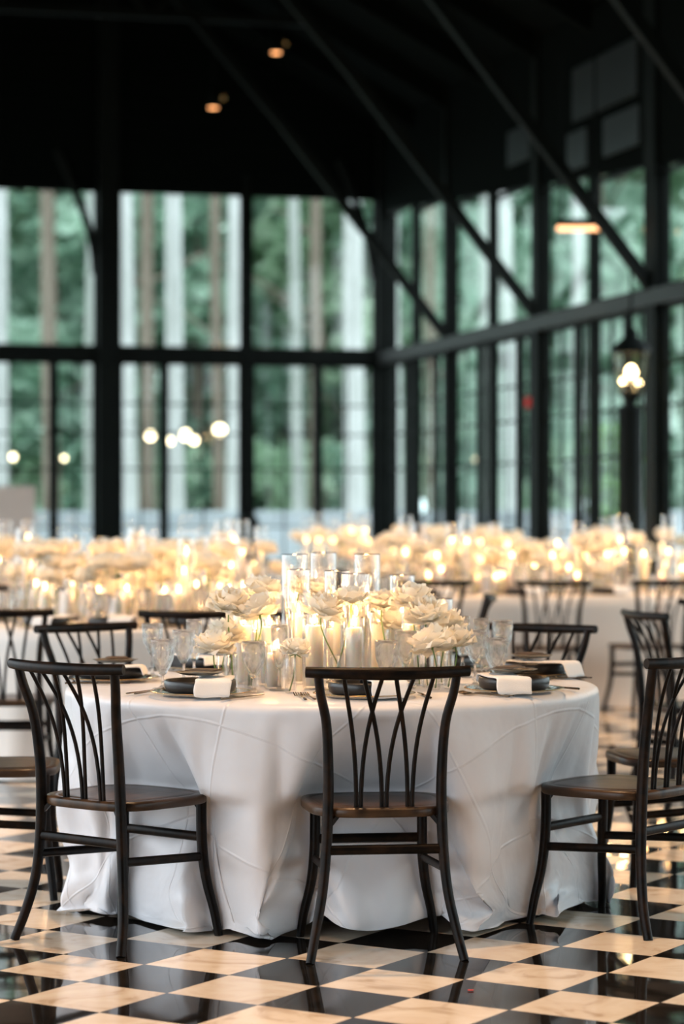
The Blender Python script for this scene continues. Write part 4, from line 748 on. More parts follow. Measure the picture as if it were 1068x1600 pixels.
3,-1,-4,3,2,0,-3,-1,-9,5,-1,1,7,-1,4,0,-3,7,-2,-2,0,2,-2,-10,13,-4,4,-5,-1,-5,-8,3,0,-1,13,1,-1,5,-2,-6,-2,-3,-4,4,4,-1,5,-4,1,6,-1,-2,1,4,-5,-12,0,1,-1,1,
1,2,9,-18,14,1,-5,2,-1,-2,11,-9,-6,0,1,-4,4,-2,4,2,-4,5,-2,-1,-4,-6,2,12,-5,3,-2,4,0,5,-6,4,0,-2,1,4,6,-7,-4,2,-2,0,1,0,10,-12,-1,3,-4,1,1,1,-8,11,6,-7,
-4,0,2,-1,0,1,-5,-3,7,-1,2,-3,4,6,-19,13,-5,8,0,2,-1,0,-5,2,-6,-2,3,-8,0,-2,4,6,1,-2,0,-4,4,2,3,-1,1,-4,6,-1,-3,-1,-2,3,-2,6,3,-4,-4,4,-4,-7,14,6,-14,-1,
-6,10,-6,4,5,-5,1,-4,-9,6,-2,5,1,3,1,-2,8,-1,-2,-1,0,1,-1,-2,4,-5,0,-11,-2,7,-8,2,1,1,8,8,-1,2,-11,7,-9,-3,-1,4,2,2,4,-6,3,7,-1,-3,-2,2,-6,-6,-2,1,-1,1,
2,-2,-2,-1,9,-5,-2,8,-1,-7,7,1,-10,1,6,-5,2,-2,3,4,-1,-3,-1,-1,-3,-4,2,1,1,12,-7,5,1,6,-6,-7,9,1,-13,17,-5,1,4,-7,1,-4,4,-1,2,-6,1,1,0,-1,1,2,8,-3,6,-11,
-1,-2,3,-2,6,-6,0,4,-5,4,-1,-2,-1,20,-20,1,3,0,4,1,-2,2,-6,1,-4,16,-15,-11,1,0,5,6,0,-12,-6,8,5,5,2,-1,2,20,-18,-9,4,-2,4,-3,1,5,1,-2,-8,6,-2,9,-5,7,-15,0,
-31,28,1,6,4,-8,5,-7,0,-1,-11,14,-9,10,-4,7,4,0,5,-7,-15,13,3,-1,-2,13,-15,-6,-3,0,-5,1,-1,-1,17,12,-9,1,4,-10,-9,-1,-1,6,2,4,2,-12,9,14,-5,-12,3,0,-1,-6,-3,-3,-1,12,
-6,-5,1,-3,-1,8,-6,9,-1,-1,3,1,-8,0,9,0,-3,3,-8,4,-2,5,-1,-14,5,-5,3,0,15,-4,0,-2,2,9,-10,8,-1,3,-6,6,-4,-1,-7,6,3,-6,5,-9,0,2,3,-1,2,-3,2,2,2,-1,6,-9,
2,-1,0,-11,17,-3,2,-23,14,4,7,-9,0,-16,16,13,-11,-7,10,3,-4,4,-5,3,4,-39,27,-4,-4,3,5,-2,0,-5,11,-10,6,5,1,-5,4,-1,1,-8,12,-3,0,-2,0,3,0,0,3,-6,0,0,2,6,-13,-3,
53,-65,10,5,4,-9,1,-5,1,10,-15,-2,10,14,-8,-2,4,5,-3,-2,0,3,-1,2,-8,9,-11,-3,-9,2,-1,0,-1,12,2,14,-5,-3,-7,-1,-2,2,-10,17,-9,0,5,-8,11,5,0,2,-15,2,-6,-2,1,-1,1,-6,
3,2,-2,-3,4,-1,-2,6,-4,5,1,1,8,-15,14,-6,4,2,0,-8,11,-8,-11,0,-3,1,4,-2,6,2,-1,8,-1,0,-6,3,5,-5,-1,9,-4,-5,0,6,6,-10,-1,-7,2,4,-1,-4,12,-7,3,-1,0,-11,13,-4,
4,-1,-2,-4,2,15,6,-10,-10,5,1,0,0,-34,29,6,-13,9,2,1,-3,4,-5,1,10,-21,7,1,2,-2,3,2,-19,10,2,7,-4,0,5,-2,-6,6,-1,34,0,-34,-2,5,5,-10,3,-8,-2,6,-3,4,1,7,-7,-1,
32,-31,-2,6,-4,-11,8,0,-1,-1,-6,3,4,13,-8,-1,-8,19,-2,0,2,-9,5,-6,8,3,-13,-7,-7,7,-2,5,5,4,1,10,-11,-2,-1,6,-1,-11,-2,7,4,-10,5,5,3,4,0,0,-15,-5,9,-14,5,-2,0,2,
1,-2,-5,1,6,-3,3,1,-4,4,2,3,7,-13,1,2,-4,5,-2,10,1,5,-18,-7,0,1,1,0,2,19,-5,-1,2,-2,-7,3,0,3,-5,-1,6,-7,-4,12,5,1,-9,-2,0,7,-8,1,3,-8,4,3,3,-1,-2,-3,
3,1,1,0,-11,20,6,15,-19,-15,-12,17,-5,-25,26,3,-9,1,8,1,-5,6,-4,0,0,-5,3,1,0,9,1,-16,0,11,-5,-3,1,6,-4,0,0,0,5,7,-11,1,-4,4,0,1,-8,8,5,-14,7,-10,11,-3,7,44,
-3,20,-17,4,-9,3,-1,4,-4,-6,0,-2,15,7,-1,-5,4,-7,9,-1,-10,1,15,-11,6,0,-2,-13,-15,13,-4,1,24,0,-13,14,-4,-2,-3,6,-8,-11,-3,10,5,-2,2,6,-4,5,-2,-3,-7,-10,6,-11,5,-4,5,3,
8,-16,5,-2,5,-4,4,-2,-6,3,-4,19,-10,4,-5,0,13,1,-17,20,1,-2,4,-15,-16,6,2,-3,2,6,12,-7,7,-1,-4,-2,-1,-12,13,-5,0,4,7,-16,16,1,-5,-2,-10,12,-1,-3,3,-5,6,6,-9,0,1,-3,
-1,3,5,-3,-3,-4,-1,-5,-1,-5,-13,27,0,-11,10,0,3,-1,1,6,-2,-3,-1,0,3,-7,3,1,8,25,-33,4,-5,2,5,1,10,-2,-16,2,-1,20,7,-26,3,-1,-4,5,-4,-1,0,9,-9,1,-3,3,-3,-4,41,-15,
-2,-5,6,4,-7,2,-2,8,0,-18,9,-2,5,11,-1,-8,-5,-5,22,-2,2,0,4,-3,2,-7,-15,4,-9,4,0,-3,16,10,-5,6,-11,-10,8,4,-20,10,-6,8,4,3,-2,6,-2,4,-2,-4,-4,-5,5,-13,-1,2,-1,-4,
12,-6,9,-8,-1,-7,6,-1,-1,1,-6,2,17,-1,-12,28,-4,7,-8,4,-4,0,5,-1,-22,5,-9,2,7,15,-5,-8,9,-13,0,4,-13,1,8,2,-6,15,-20,3,-1,-2,12,0,7,-16,13,-4,0,-1,-2,11,-15,5,1,0,
-2,-2,-1,4,1,-8,10,10,-29,-15,12,18,-13,1,16,-16,21,-4,-1,-7,1,7,-2,-8,19,-14,8,2,-5,6,-2,-4,-10,3,14,5,-3,-3,-7,-2,1,-19,27,-2,-3,23,-25,0,-1,16,-11,0,-2,1,-4,2,-17,14,1,2,
-1,9,-11,3,-6,4,2,-1,3,-6,-12,12,-4,3,20,-19,-5,-3,22,0,2,-9,14,-3,-3,-10,0,-4,-8,-3,24,-9,7,8,-6,-11,9,9,-13,6,8,-15,-6,2,1,12,-7,5,-3,4,-3,-4,-8,6,-4,-7,14,-14,-3,-2,
-4,8,0,8,-13,12,1,-9,10,-4,-5,-5,16,8,0,-33,17,5,10,7,-3,1,0,-17,-2,-2,-1,4,18,-2,0,-3,-2,-20,5,11,-5,-4,5,3,15,-8,-15,9,-16,1,21,-5,2,0,-9,1,4,-3,1,-11,16,-1,-4,-2,
5,-6,-3,3,9,-20,5,18,-36,28,-7,-23,6,15,22,17,-19,-4,-6,-1,1,-2,3,-3,-29,31,-30,66,5,-52,-7,16,-2,0,11,-1,-4,-1,4,-8,2,-1,9,-3,1,-28,25,-1,-1,0,4,-5,2,-3,4,-4,7,-10,-41,27,
-31,-5,49,-18,10,-7,12,-20,11,-19,13,-3,0,1,22,-24,11,-3,10,0,-6,6,4,-2,-5,-8,0,7,-5,-16,11,11,-5,4,-2,11,-9,7,-1,-15,-17,21,19,-8,-10,6,0,4,-2,0,-5,6,-1,-5,-5,12,-30,12,-1,-1,
-10,10,-3,14,-7,-17,13,4,-1,3,-10,1,2,21,-23,7,21,-36,28,6,-6,3,2,-30,0,11,0,9,-3,5,-6,3,4,-6,-1,2,-6,1,3,-5,25,-14,-1,9,-23,16,-8,5,0,5,-11,1,4,-4,4,-10,12,-13,8,12,
-13,3,0,0,6,-5,-2,3,9,10,13,-90,10,42,18,-12,4,-3,-3,-4,9,-8,2,6,-31,20,-31,-39,26,36,19,-8,0,6,-8,9,-2,-2,0,3,-4,-6,7,-4,4,-11,16,-5,0,-3,3,3,0,1,-6,2,-6,14,-15,-7,
0,0,0,0,0,0,0,0,0,0,0,0,0,0,0,0,0,0,0,0,0,0,0,0,0,0,0,0,0,0,0,0,0,0,0,0,0,0,0,0,0,0,0,0,0,0,0,0,0,0,0,0,0,0,0,0,0,0,0,0,
0,0,0,0,0,0,0,0,0,0,0,0,0,0,0,0,0,0,0,0,0,0,0,0,0,0,0,0,0,0,0,0,0,0,0,0,0,0,0,0,0,0,0,0,0,0,0,0,0,0,0,0,0,0,0,0,0,0,0,0,
0,0,0,0,0,0,0,0,0,0,0,0,0,0,0,1,-1,1,0,0,0,0,0,0,0,-1,0,0,0,0,0,0,0,0,0,0,0,0,0,0,0,0,0,0,0,0,0,0,0,0,0,0,0,0,0,0,0,0,0,0,
0,0,0,0,0,0,0,0,0,0,0,0,0,0,0,0,0,0,0,0,0,0,0,0,0,0,0,0,0,0,0,0,0,0,0,0,0,0,0,0,0,0,0,0,0,0,0,0,0,0,0,0,0,0,0,0,0,0,0,0,
0,0,0,0,0,0,0,0,0,0,0,0,0,0,0,0,0,0,0,0,0,0,0,0,0,0,0,0,0,0,0,0,0,0,0,0,0,0,0,0,0,0,0,0,0,0,-1,0,0,1,0,0,0,0,0,0,0,0,0,0,
0,0,0,0,0,0,0,0,0,0,0,0,0,0,0,-1,1,0,-1,1,0,0,0,0,0,1,-1,0,0,0,0,0,0,0,0,0,0,0,0,0,0,0,0,0,0,0,0,0,0,0,0,0,0,0,0,0,0,0,0,0,
0,0,0,0,0,-1,0,1,0,1,-1,1,-1,-1,0,1,0,1,-1,-1,0,1,0,1,0,-2,1,0,0,-1,0,1,0,1,-1,0,0,0,1,-1,-1,1,0,1,0,-1,0,0,0,0,0,0,1,-1,0,0,0,-1,0,1,
0,1,0,-1,0,0,1,0,-2,1,0,0,0,0,-1,0,0,1,0,0,0,0,0,0,0,-1,1,0,0,1,0,-1,0,0,0,1,0,-1,0,1,-1,0,0,1,0,-1,-1,0,0,0,0,0,1,1,0,1,0,-1,0,-1,
0,0,0,-1,0,0,1,0,1,0,-1,0,0,0,1,-1,-1,-1,2,0,0,1,0,1,0,-1,-1,-1,0,1,0,0,1,0,-1,-1,0,1,0,0,0,0,-1,0,1,0,0,0,0,0,1,0,0,-1,0,0,0,1,0,0,
0,0,0,0,-1,2,-1,-1,1,0,0,0,0,-1,1,0,1,-1,0,-1,1,0,0,0,-1,1,0,1,-1,-1,1,0,1,-2,1,0,1,-1,0,-1,1,0,1,-1,0,0,0,0,-1,0,0,1,0,1,-2,1,0,-1,1,0,
0,0,1,-2,1,0,-1,-1,2,0,1,-1,0,0,1,-1,0,0,0,0,0,-1,1,1,0,-1,0,0,1,-1,0,0,0,0,1,-1,1,0,-1,0,0,1,0,-1,1,1,-4,0,1,0,0,0,0,1,2,-1,1,0,-2,1,
-1,0,0,0,-1,1,0,1,-1,1,-2,0,0,1,-1,-2,1,1,-1,0,2,1,1,-1,0,1,-2,-1,0,0,1,1,-1,1,-1,0,0,0,-1,1,0,-1,1,0,0,0,0,-1,0,1,0,1,0,-1,1,1,-1,-1,1,0,
2,-2,0,1,-1,0,0,0,0,0,0,-1,1,-1,1,0,0,0,0,-1,0,1,1,0,-1,-1,0,1,-1,0,1,0,0,0,0,0,0,0,0,0,0,0,0,1,-1,0,0,-1,1,0,0,1,0,-1,0,0,0,0,0,-1,
2,0,-1,0,0,0,1,-1,-1,0,1,0,0,0,-1,1,0,0,0,0,0,0,0,0,-1,0,1,0,0,0,1,0,-2,1,0,1,0,-1,0,0,1,-1,-1,1,0,1,-2,0,0,0,1,0,1,0,0,0,1,0,-1,-1,
1,-1,-1,0,1,-1,1,0,1,-1,-1,0,1,0,0,-3,1,0,1,1,1,0,1,1,0,-2,-1,-1,1,0,0,0,1,-1,0,0,-1,1,0,0,0,0,0,0,-1,1,1,-2,1,0,0,0,0,2,-2,0,0,1,-1,1,
2,-3,1,0,1,-1,0,0,0,0,0,1,-1,0,-1,1,0,1,-1,-1,1,-1,1,1,-1,-1,1,0,0,0,0,0,0,0,-1,1,0,0,1,-1,-1,1,0,0,1,-1,0,0,0,0,0,0,0,0,0,0,0,-1,1,0,
0,1,0,-1,0,0,1,-2,1,0,0,0,0,0,-1,1,0,0,0,1,-1,0,1,-1,-1,0,0,1,0,0,0,0,0,1,0,-1,0,0,0,1,-1,0,0,0,1,0,-3,1,0,0,0,0,1,1,1,0,0,-1,-1,1,
-2,1,-1,0,0,1,0,0,0,1,-2,0,1,0,-2,0,-1,2,0,1,0,1,0,1,0,1,-3,-1,0,1,1,0,-1,0,0,1,-1,0,0,0,0,0,-1,1,0,0,1,-2,0,1,0,1,-1,1,-1,1,-2,1,1,0,
2,-3,1,0,0,0,0,-1,1,1,-1,0,0,-1,1,0,1,-1,-1,0,0,1,0,1,-2,1,0,1,-1,-1,0,1,0,0,0,0,1,-1,0,-1,1,0,1,-1,0,0,-1,1,0,0,0,0,1,-1,0,1,-1,0,0,0,
0,0,1,0,-2,1,0,-1,1,0,0,0,1,-1,-1,1,-1,1,1,-1,0,-1,1,1,0,-1,0,0,1,0,0,0,-1,0,0,0,1,-2,1,0,1,-1,0,1,-1,1,-3,1,0,-1,2,-1,1,0,1,1,0,0,-1,-1,
-1,2,-1,-1,1,-1,0,1,0,1,-2,1,-1,0,0,-3,2,0,1,1,1,0,1,0,1,1,-6,0,2,0,0,0,0,0,1,-1,-1,0,1,0,1,-2,1,-1,0,1,1,-2,1,0,0,1,0,0,1,-1,-1,0,1,0,
1,-1,0,0,0,1,-1,0,0,0,1,-1,0,-1,1,0,0,1,-1,-1,1,0,0,0,0,-1,1,0,-1,1,0,0,0,0,-1,0,1,0,0,0,0,-1,1,1,-1,1,-1,0,0,-1,0,1,0,0,0,0,0,-1,1,0,
0,1,-1,0,0,0,1,-1,-1,1,0,0,0,1,-2,0,1,1,-1,0,0,0,0,1,-1,-1,1,0,0,0,0,1,-1,0,0,1,0,-1,0,0,0,-1,1,0,1,0,-3,0,0,1,-1,1,0,2,0,1,0,0,-1,0,
-1,0,-1,1,0,0,0,0,1,-1,0,-1,1,1,-4,0,0,1,1,0,2,1,-1,2,0,1,-6,1,0,1,0,1,0,0,-1,0,0,0,0,0,1,-1,0,0,0,0,1,-2,0,1,0,0,1,0,0,0,-1,0,0,1,
1,-2,0,1,0,0,0,-1,1,0,0,0,0,0,-1,1,0,0,-1,1,-1,1,1,0,-1,0,0,0,0,-1,1,0,0,1,-1,0,0,0,0,0,-1,1,0,0,0,0,0,-1,1,0,0,0,1,-2,1,0,0,0,0,0,
0,0,1,-1,0,1,-2,0,1,0,0,0,0,0,-1,1,0,0,0,-1,0,1,0,0,0,0,0,0,1,-1,1,-1,1,-1,1,-1,1,-1,0,1,-1,0,0,0,1,0,-4,0,1,1,-1,1,1,0,2,0,-1,0,0,0,
-2,2,-2,0,0,0,1,1,-1,1,-2,0,1,0,-3,-1,2,0,1,1,0,1,1,0,2,1,-3,-3,0,0,1,0,0,0,1,-1,-1,1,0,0,0,-1,0,0,0,1,1,-2,1,0,1,0,-1,1,0,-1,0,1,0,0,
1,-1,0,0,0,0,-1,1,0,0,0,0,0,-1,1,0,1,0,-2,0,1,0,0,0,-1,0,1,0,-1,1,0,0,0,1,-1,0,0,0,0,0,0,0,1,-1,0,0,0,0,0,0,0,0,1,-1,-1,1,0,-1,1,-1,
1,1,-1,0,0,0,-1,0,1,-1,1,1,0,0,-2,0,1,0,0,0,0,-1,1,1,-2,0,1,0,0,0,0,0,0,0,0,1,0,-2,1,0,1,-1,-1,1,0,0,-1,-2,1,0,-1,2,1,1,0,2,-1,0,-1,0,
0,-1,-1,-1,2,0,0,0,1,-1,-1,1,0,1,-5,1,0,1,0,2,1,1,1,0,0,2,-3,-2,-1,1,0,1,-2,1,0,0,0,0,0,1,-1,0,0,-1,1,0,0,-2,1,2,-1,1,0,0,1,-1,-1,0,1,-1,
1,-1,0,0,-1,1,0,-1,1,1,0,-1,0,-1,1,0,0,0,0,-1,0,1,0,0,0,0,0,1,-1,-1,1,1,0,-1,0,0,1,-1,0,0,0,0,0,1,0,0,-1,0,0,0,0,0,0,0,0,0,-1,1,0,0,
1,-1,1,-1,-1,1,-2,1,1,0,0,0,0,0,0,-1,1,0,1,-2,0,1,0,0,0,0,0,0,1,-1,1,-1,0,0,0,0,1,-1,0,1,-1,0,0,0,1,-1,-1,-1,0,0,-1,2,1,1,0,1,0,0,-1,1,
-2,0,1,-1,-1,0,1,0,0,1,-1,-1,1,-2,-3,1,1,1,1,0,1,2,0,1,1,1,-1,-4,0,0,0,0,0,0,1,-1,-1,1,0,0,1,-1,-1,0,1,1,0,-2,1,0,0,1,1,-1,0,-1,2,-2,0,1,
0,0,0,1,-1,0,-2,2,0,0,0,0,0,0,-1,0,2,0,0,-2,1,0,1,0,-1,-1,1,-1,0,1,-1,1,0,1,-2,1,0,0,0,0,-1,1,0,0,0,0,0,0,0,0,-1,1,1,-1,0,0,0,-1,1,0,
0,1,-1,0,0,0,-1,1,0,0,-1,1,0,0,-1,0,0,1,1,-2,0,1,1,0,-1,-1,1,0,0,0,1,-1,1,0,0,0,0,-2,1,0,1,-1,-1,1,0,0,-1,-2,1,-1,0,2,0,1,2,1,-1,0,-1,0,
0,-1,0,-1,1,-1,1,0,1,-1,-1,0,1,-3,-1,0,1,0,1,2,1,1,2,-1,2,0,-1,-3,-2,1,1,0,0,-1,-1,0,1,0,1,-1,0,-1,0,-1,2,0,1,-2,1,0,0,1,0,0,1,-1,1,-2,1,-1,
1,-1,-1,1,0,0,-1,1,0,0,0,0,0,-1,1,0,0,0,0,-1,1,0,0,0,-1,1,0,0,-1,0,1,0,0,1,-1,0,0,1,-1,-1,1,0,0,1,-1,0,0,-1,0,0,1,0,0,0,0,0,0,0,0,0,
0,0,1,-1,0,1,-3,1,1,0,0,0,1,0,-1,1,-2,1,0,-1,0,1,-1,2,-2,1,0,0,1,-1,1,-1,0,0,0,0,1,-1,0,0,3,-3,0,0,1,-1,-1,-1,-1,0,1,1,1,1,0,2,2,-3,0,-1,
4,-5,0,0,-1,1,0,0,0,0,-1,1,-1,-3,-1,1,1,0,2,1,1,1,1,1,0,1,0,-4,-1,0,0,1,-1,1,-1,-2,1,1,0,0,0,0,0,-1,0,1,1,-2,0,1,1,0,0,0,0,-1,2,-2,1,-1,
0,1,-1,0,0,0,-1,0,1,0,1,-1,-1,0,0,1,0,0,0,-1,0,1,0,0,1,-2,1,0,-1,1,0,0,0,0,0,0,1,-1,-1,1,0,0,1,-1,1,0,-1,0,0,0,0,0,0,0,0,0,-1,0,0,1,
0,1,0,-1,-1,1,-1,0,1,0,0,0,0,0,-1,2,-1,0,1,-2,0,0,1,0,0,-1,1,0,0,1,0,-1,0,0,1,-1,1,-1,0,1,2,-4,0,1,0,0,-1,-2,0,-1,1,1,2,0,2,1,2,-3,1,-1,
1,-2,-2,0,1,-1,1,0,1,-1,-1,0,1,-5,0,1,0,2,0,1,1,1,3,-1,1,2,-1,-2,-4,0,1,1,0,-1,0,-1,2,-2,2,-1,0,-1,1,-2,1,2,0,-3,2,0,0,1,1,0,0,-1,2,-2,0,1,
1,0,-1,0,0,0,-1,1,0,1,0,-1,0,0,0,0,0,0,0,0,0,0,1,-1,0,0,0,0,-1,0,1,0,1,0,-1,0,0,0,0,0,-1,1,0,0,0,1,-1,0,0,0,0,0,1,-1,0,0,0,0,0,-1,
1,0,0,0,0,0,-1,1,0,-1,1,1,0,0,-1,0,-1,1,1,-3,1,1,0,1,-2,1,0,0,1,0,0,-1,0,0,1,0,-1,0,1,-1,1,-2,1,0,1,-2,-1,0,-2,0,2,1,0,2,0,2,2,-4,5,-5,
3,-4,2,-2,-1,1,0,0,1,-1,0,-1,0,-5,1,1,0,1,2,1,1,1,1,2,0,0,0,0,-5,0,0,0,0,1,-1,-1,2,-2,1,0,0,0,-1,-1,2,1,0,-2,2,-1,0,1,1,0,0,-1,2,-3,1,1,
0,2,-3,1,0,0,-1,0,1,0,0,0,0,-1,0,1,1,-1,0,-1,0,1,0,1,-1,0,0,0,-1,1,0,0,0,1,-1,0,0,0,0,0,0,0,0,1,0,-1,0,0,-1,1,0,0,0,0,-1,0,0,0,1,0,
1,0,0,-1,1,-1,-2,2,-1,1,-1,1,0,0,1,-2,1,0,1,-2,0,1,0,0,-1,0,1,0,0,0,1,-2,1,1,-1,0,0,0,1,0,0,-3,2,0,0,0,-1,-1,-3,1,1,2,1,0,2,0,3,-3,3,1,
-3,-2,0,-1,-1,0,1,1,-1,0,-1,1,-2,-4,0,2,0,0,2,1,2,2,1,1,0,1,-1,0,-4,-1,1,0,1,-2,0,-1,1,0,0,0,0,-1,1,-3,1,2,1,-1,0,0,1,1,0,1,-2,1,1,-2,0,2,
-1,2,-1,0,0,0,-1,1,0,-1,2,-1,0,-1,1,0,0,1,-1,-1,1,0,0,0,1,-2,1,0,-1,0,0,2,-1,1,-2,2,-1,1,-1,0,0,0,1,-1,0,1,-1,0,0,0,-1,1,-1,-1,1,1,-1,1,0,0,
0,0,0,0,1,-1,0,0,0,0,0,0,1,0,-1,-1,1,0,1,-1,-2,2,-1,2,-1,0,0,0,1,0,0,-1,0,0,0,0,0,0,2,0,0,-6,4,0,0,-1,0,-1,-3,1,2,0,1,2,1,1,2,-4,5,1,
-5,-49,2,-13,1,13,25,19,1,-1,-1,-5,-6,5,2,-1,2,1,1,2,1,1,1,2,1,-1,1,-1,-4,-1,0,35,0,6,-2,-14,27,36,13,-19,-10,-72,0,-1,0,0,3,-3,-2,3,0,1,1,0,0,-1,2,-1,-1,2,
0,2,-3,1,1,-2,0,1,-1,1,0,1,-2,1,-1,1,0,0,0,-1,0,1,1,-1,0,0,0,0,-1,1,0,0,1,-1,0,0,1,-1,0,1,-2,0,1,1,2,-2,-1,1,-1,-1,1,-1,-1,-1,6,-4,0,0,1,0,
0,1,0,0,-3,2,-1,0,1,0,0,0,1,-1,1,-3,1,1,1,-1,-1,1,0,0,-1,0,1,0,0,1,1,-4,2,0,1,0,-1,0,0,3,-5,0,1,1,1,-2,0,1,-2,0,3,-2,1,1,1,2,2,-4,-1,-7,
-25,33,1,-1,-3,-1,1,1,0,0,-1,1,-3,-4,0,2,0,1,2,2,1,1,2,1,1,-1,0,0,-3,-2,0,2,-13,11,-5,1,-2,-1,4,0,-2,21,10,4,-25,-5,0,1,-2,0,2,0,2,-3,1,2,-1,-1,0,1,
0,1,-2,1,0,-1,0,1,-1,1,-4,4,0,-1,1,0,-1,1,0,-1,1,0,0,0,0,-1,1,-1,0,0,1,0,0,1,-1,0,0,1,-1,0,3,0,-5,2,2,0,-1,-2,0,1,0,-1,-1,1,1,-2,1,1,0,-1,
1,0,1,-1,-1,1,1,-1,-2,1,1,0,0,1,-1,-1,2,-1,1,-1,-1,0,1,1,-2,1,0,0,1,-1,1,-4,3,1,-1,0,-1,1,1,0,-3,0,2,0,-1,0,-1,2,0,0,2,-2,0,1,1,1,1,-2,0,-7,
9,-2,0,1,-3,-2,1,1,1,-1,-1,1,-1,-4,0,-3,1,4,1,1,2,2,1,3,-1,0,-2,-1,-1,-2,1,1,-8,6,-4,7,-10,0,4,1,-7,4,1,7,-4,2,-2,2,-2,1,4,-3,1,-2,1,1,1,-1,0,0,
0,2,-2,0,0,-1,1,-1,-1,1,-1,1,1,-1,1,0,0,0,-1,0,0,0,1,0,0,0,-1,1,-1,1,0,0,0,1,-1,0,0,0,0,0,3,-4,-1,3,2,1,-2,-3,1,0,0,0,-1,1,-2,1,0,1,0,0,
1,0,-1,0,-1,0,3,-2,-2,2,-1,2,0,-1,1,-3,2,1,-2,0,0,1,-1,1,-1,0,1,0,0,1,1,-4,1,1,1,0,-1,1,0,-1,-4,3,-1,2,0,-1,0,0,0,1,2,-1,0,1,0,-2,-1,5,-6,2,
0,2,1,0,-4,-1,1,1,0,0,-1,1,-1,0,-4,1,0,0,2,2,1,1,2,1,-1,0,0,0,-1,-2,-1,1,-6,5,-5,-6,4,0,5,1,-13,9,1,4,0,1,-1,0,0,-1,1,0,2,-1,-1,2,0,-1,0,1,
1,5,-7,1,0,-1,0,1,2,-1,-4,3,-1,1,-1,1,-1,-3,1,2,1,0,1,-1,0,0,0,-1,0,1,0,0,1,0,-1,1,0,0,-1,3,2,-6,-1,2,2,-2,2,-3,0,1,-1,0,0,1,-1,-1,1,0,1,0,
0,0,1,0,-2,-1,4,-2,-2,2,0,0,1,-1,1,-2,1,0,0,0,-1,0,1,0,2,-2,-1,1,1,1,-1,0,-2,1,0,1,-2,1,0,-1,-3,3,1,0,-1,0,0,1,0,1,1,-2,2,0,-1,-3,0,4,0,-2,
0,1,1,1,-5,-1,1,2,1,-1,-1,1,-1,0,-3,6,-1,-1,0,-1,1,1,0,-2,3,2,1,-1,-1,-2,4,-3,-4,2,-4,-7,4,0,5,2,-2,-1,2,3,-1,-1,0,0,-1,0,0,0,1,1,-1,1,0,0,0,1,
0,3,-4,0,2,-11,12,-1,-4,2,-1,1,1,-1,1,0,-1,-1,-1,3,-1,1,0,0,0,0,0,-1,0,1,-1,1,0,1,0,-1,0,0,0,2,-2,0,0,-1,0,7,-3,-5,1,1,0,-1,0,0,-1,1,0,1,0,0,
0,2,-2,0,0,3,-3,0,-2,2,0,0,0,1,0,-2,2,0,-2,1,-1,0,1,0,1,-2,1,0,0,1,0,0,-2,1,1,-1,-2,4,0,-3,-4,3,1,2,-2,0,0,1,0,1,1,-1,1,-1,1,-2,1,3,2,-6,
-1,1,1,12,-14,-2,2,0,1,0,-1,0,0,-1,-1,4,1,-3,0,0,1,0,1,-3,3,3,1,-2,1,-3,-1,1,-4,-2,3,-5,3,-1,6,2,-8,6,2,-3,2,-3,0,0,1,-1,-1,0,2,2,-2,0,0,0,1,1,
0,3,-3,-1,-4,4,2,-1,-1,-1,1,0,0,0,1,-1,0,0,-1,1,0,1,-3,3,1,-2,0,0,2,0,-1,0,0,1,-1,0,1,0,-1,2,-2,1,-1,0,-1,2,-1,-2,3,-2,1,-1,0,0,0,-1,1,1,0,-1,
1,2,-3,1,-1,3,-2,0,0,-1,1,0,1,-1,0,-1,1,-2,0,4,-1,-3,2,0,1,-2,1,0,1,0,0,-1,0,0,0,1,-2,2,1,-3,9,-8,0,0,-1,0,0,0,2,-3,3,0,0,1,0,-3,2,2,1,-1,
-5,2,0,8,-10,-1,1,2,0,0,-1,1,-2,-1,0,4,1,2,-6,2,0,0,1,-2,0,5,2,-3,0,-1,-2,1,-3,-3,3,0,1,-2,4,3,-3,7,-2,-4,-1,-3,1,1,-1,-1,-1,1,0,-4,5,-1,1,1,2,0,
-1,2,0,-2,4,3,-3,-2,-2,1,3,-7,4,0,0,-1,-3,2,-1,2,1,0,1,-4,3,0,0,0,-1,0,1,1,0,0,-1,1,-1,0,0,2,-1,-1,0,1,-2,0,0,2,-4,2,2,-2,-3,3,-1,0,1,0,1,0,
1,0,-8,8,0,-1,2,-1,-2,1,0,1,0,0,0,-1,-2,0,-1,3,0,-1,0,1,0,0,0,0,0,1,0,0,-1,-1,2,1,-2,1,1,-3,4,-4,0,1,-1,-1,1,1,2,-2,-2,4,0,0,0,-2,1,6,-5,1,
-3,-1,0,7,-10,1,1,1,1,0,-1,0,-1,-2,2,3,2,-1,-3,0,0,1,0,-1,2,2,3,-2,0,-2,-2,1,-4,-1,4,-1,1,-3,5,3,1,5,-4,-6,2,-4,0,0,0,-1,-2,1,0,-1,4,0,-1,2,0,1,
5,-1,-2,0,1,3,-8,3,-2,0,4,-6,2,1,-4,0,-1,3,0,1,0,1,0,-3,2,2,-2,1,0,-1,0,1,0,1,-1,0,1,5,-5,1,-1,0,0,0,-2,0,0,0,-1,1,1,1,-3,0,1,-4,4,1,0,0,
1,-1,-1,2,0,-1,1,-1,-1,0,0,1,1,-1,1,-1,-2,-2,-1,5,1,-2,1,-3,3,-1,1,0,1,1,-1,0,4,-5,-1,2,-2,2,0,-2,4,1,-2,-1,-2,0,1,0,3,-5,-6,10,1,-2,1,-2,-1,-4,6,4,
-5,1,-3,7,-4,-3,1,0,1,1,-2,0,-2,0,2,3,0,0,-3,1,0,0,0,-1,2,0,5,-1,0,-3,-2,0,-2,-5,8,-2,4,-4,4,3,3,10,-12,-6,5,-8,5,-5,1,0,-3,1,-2,12,-8,-3,-3,8,2,-1,
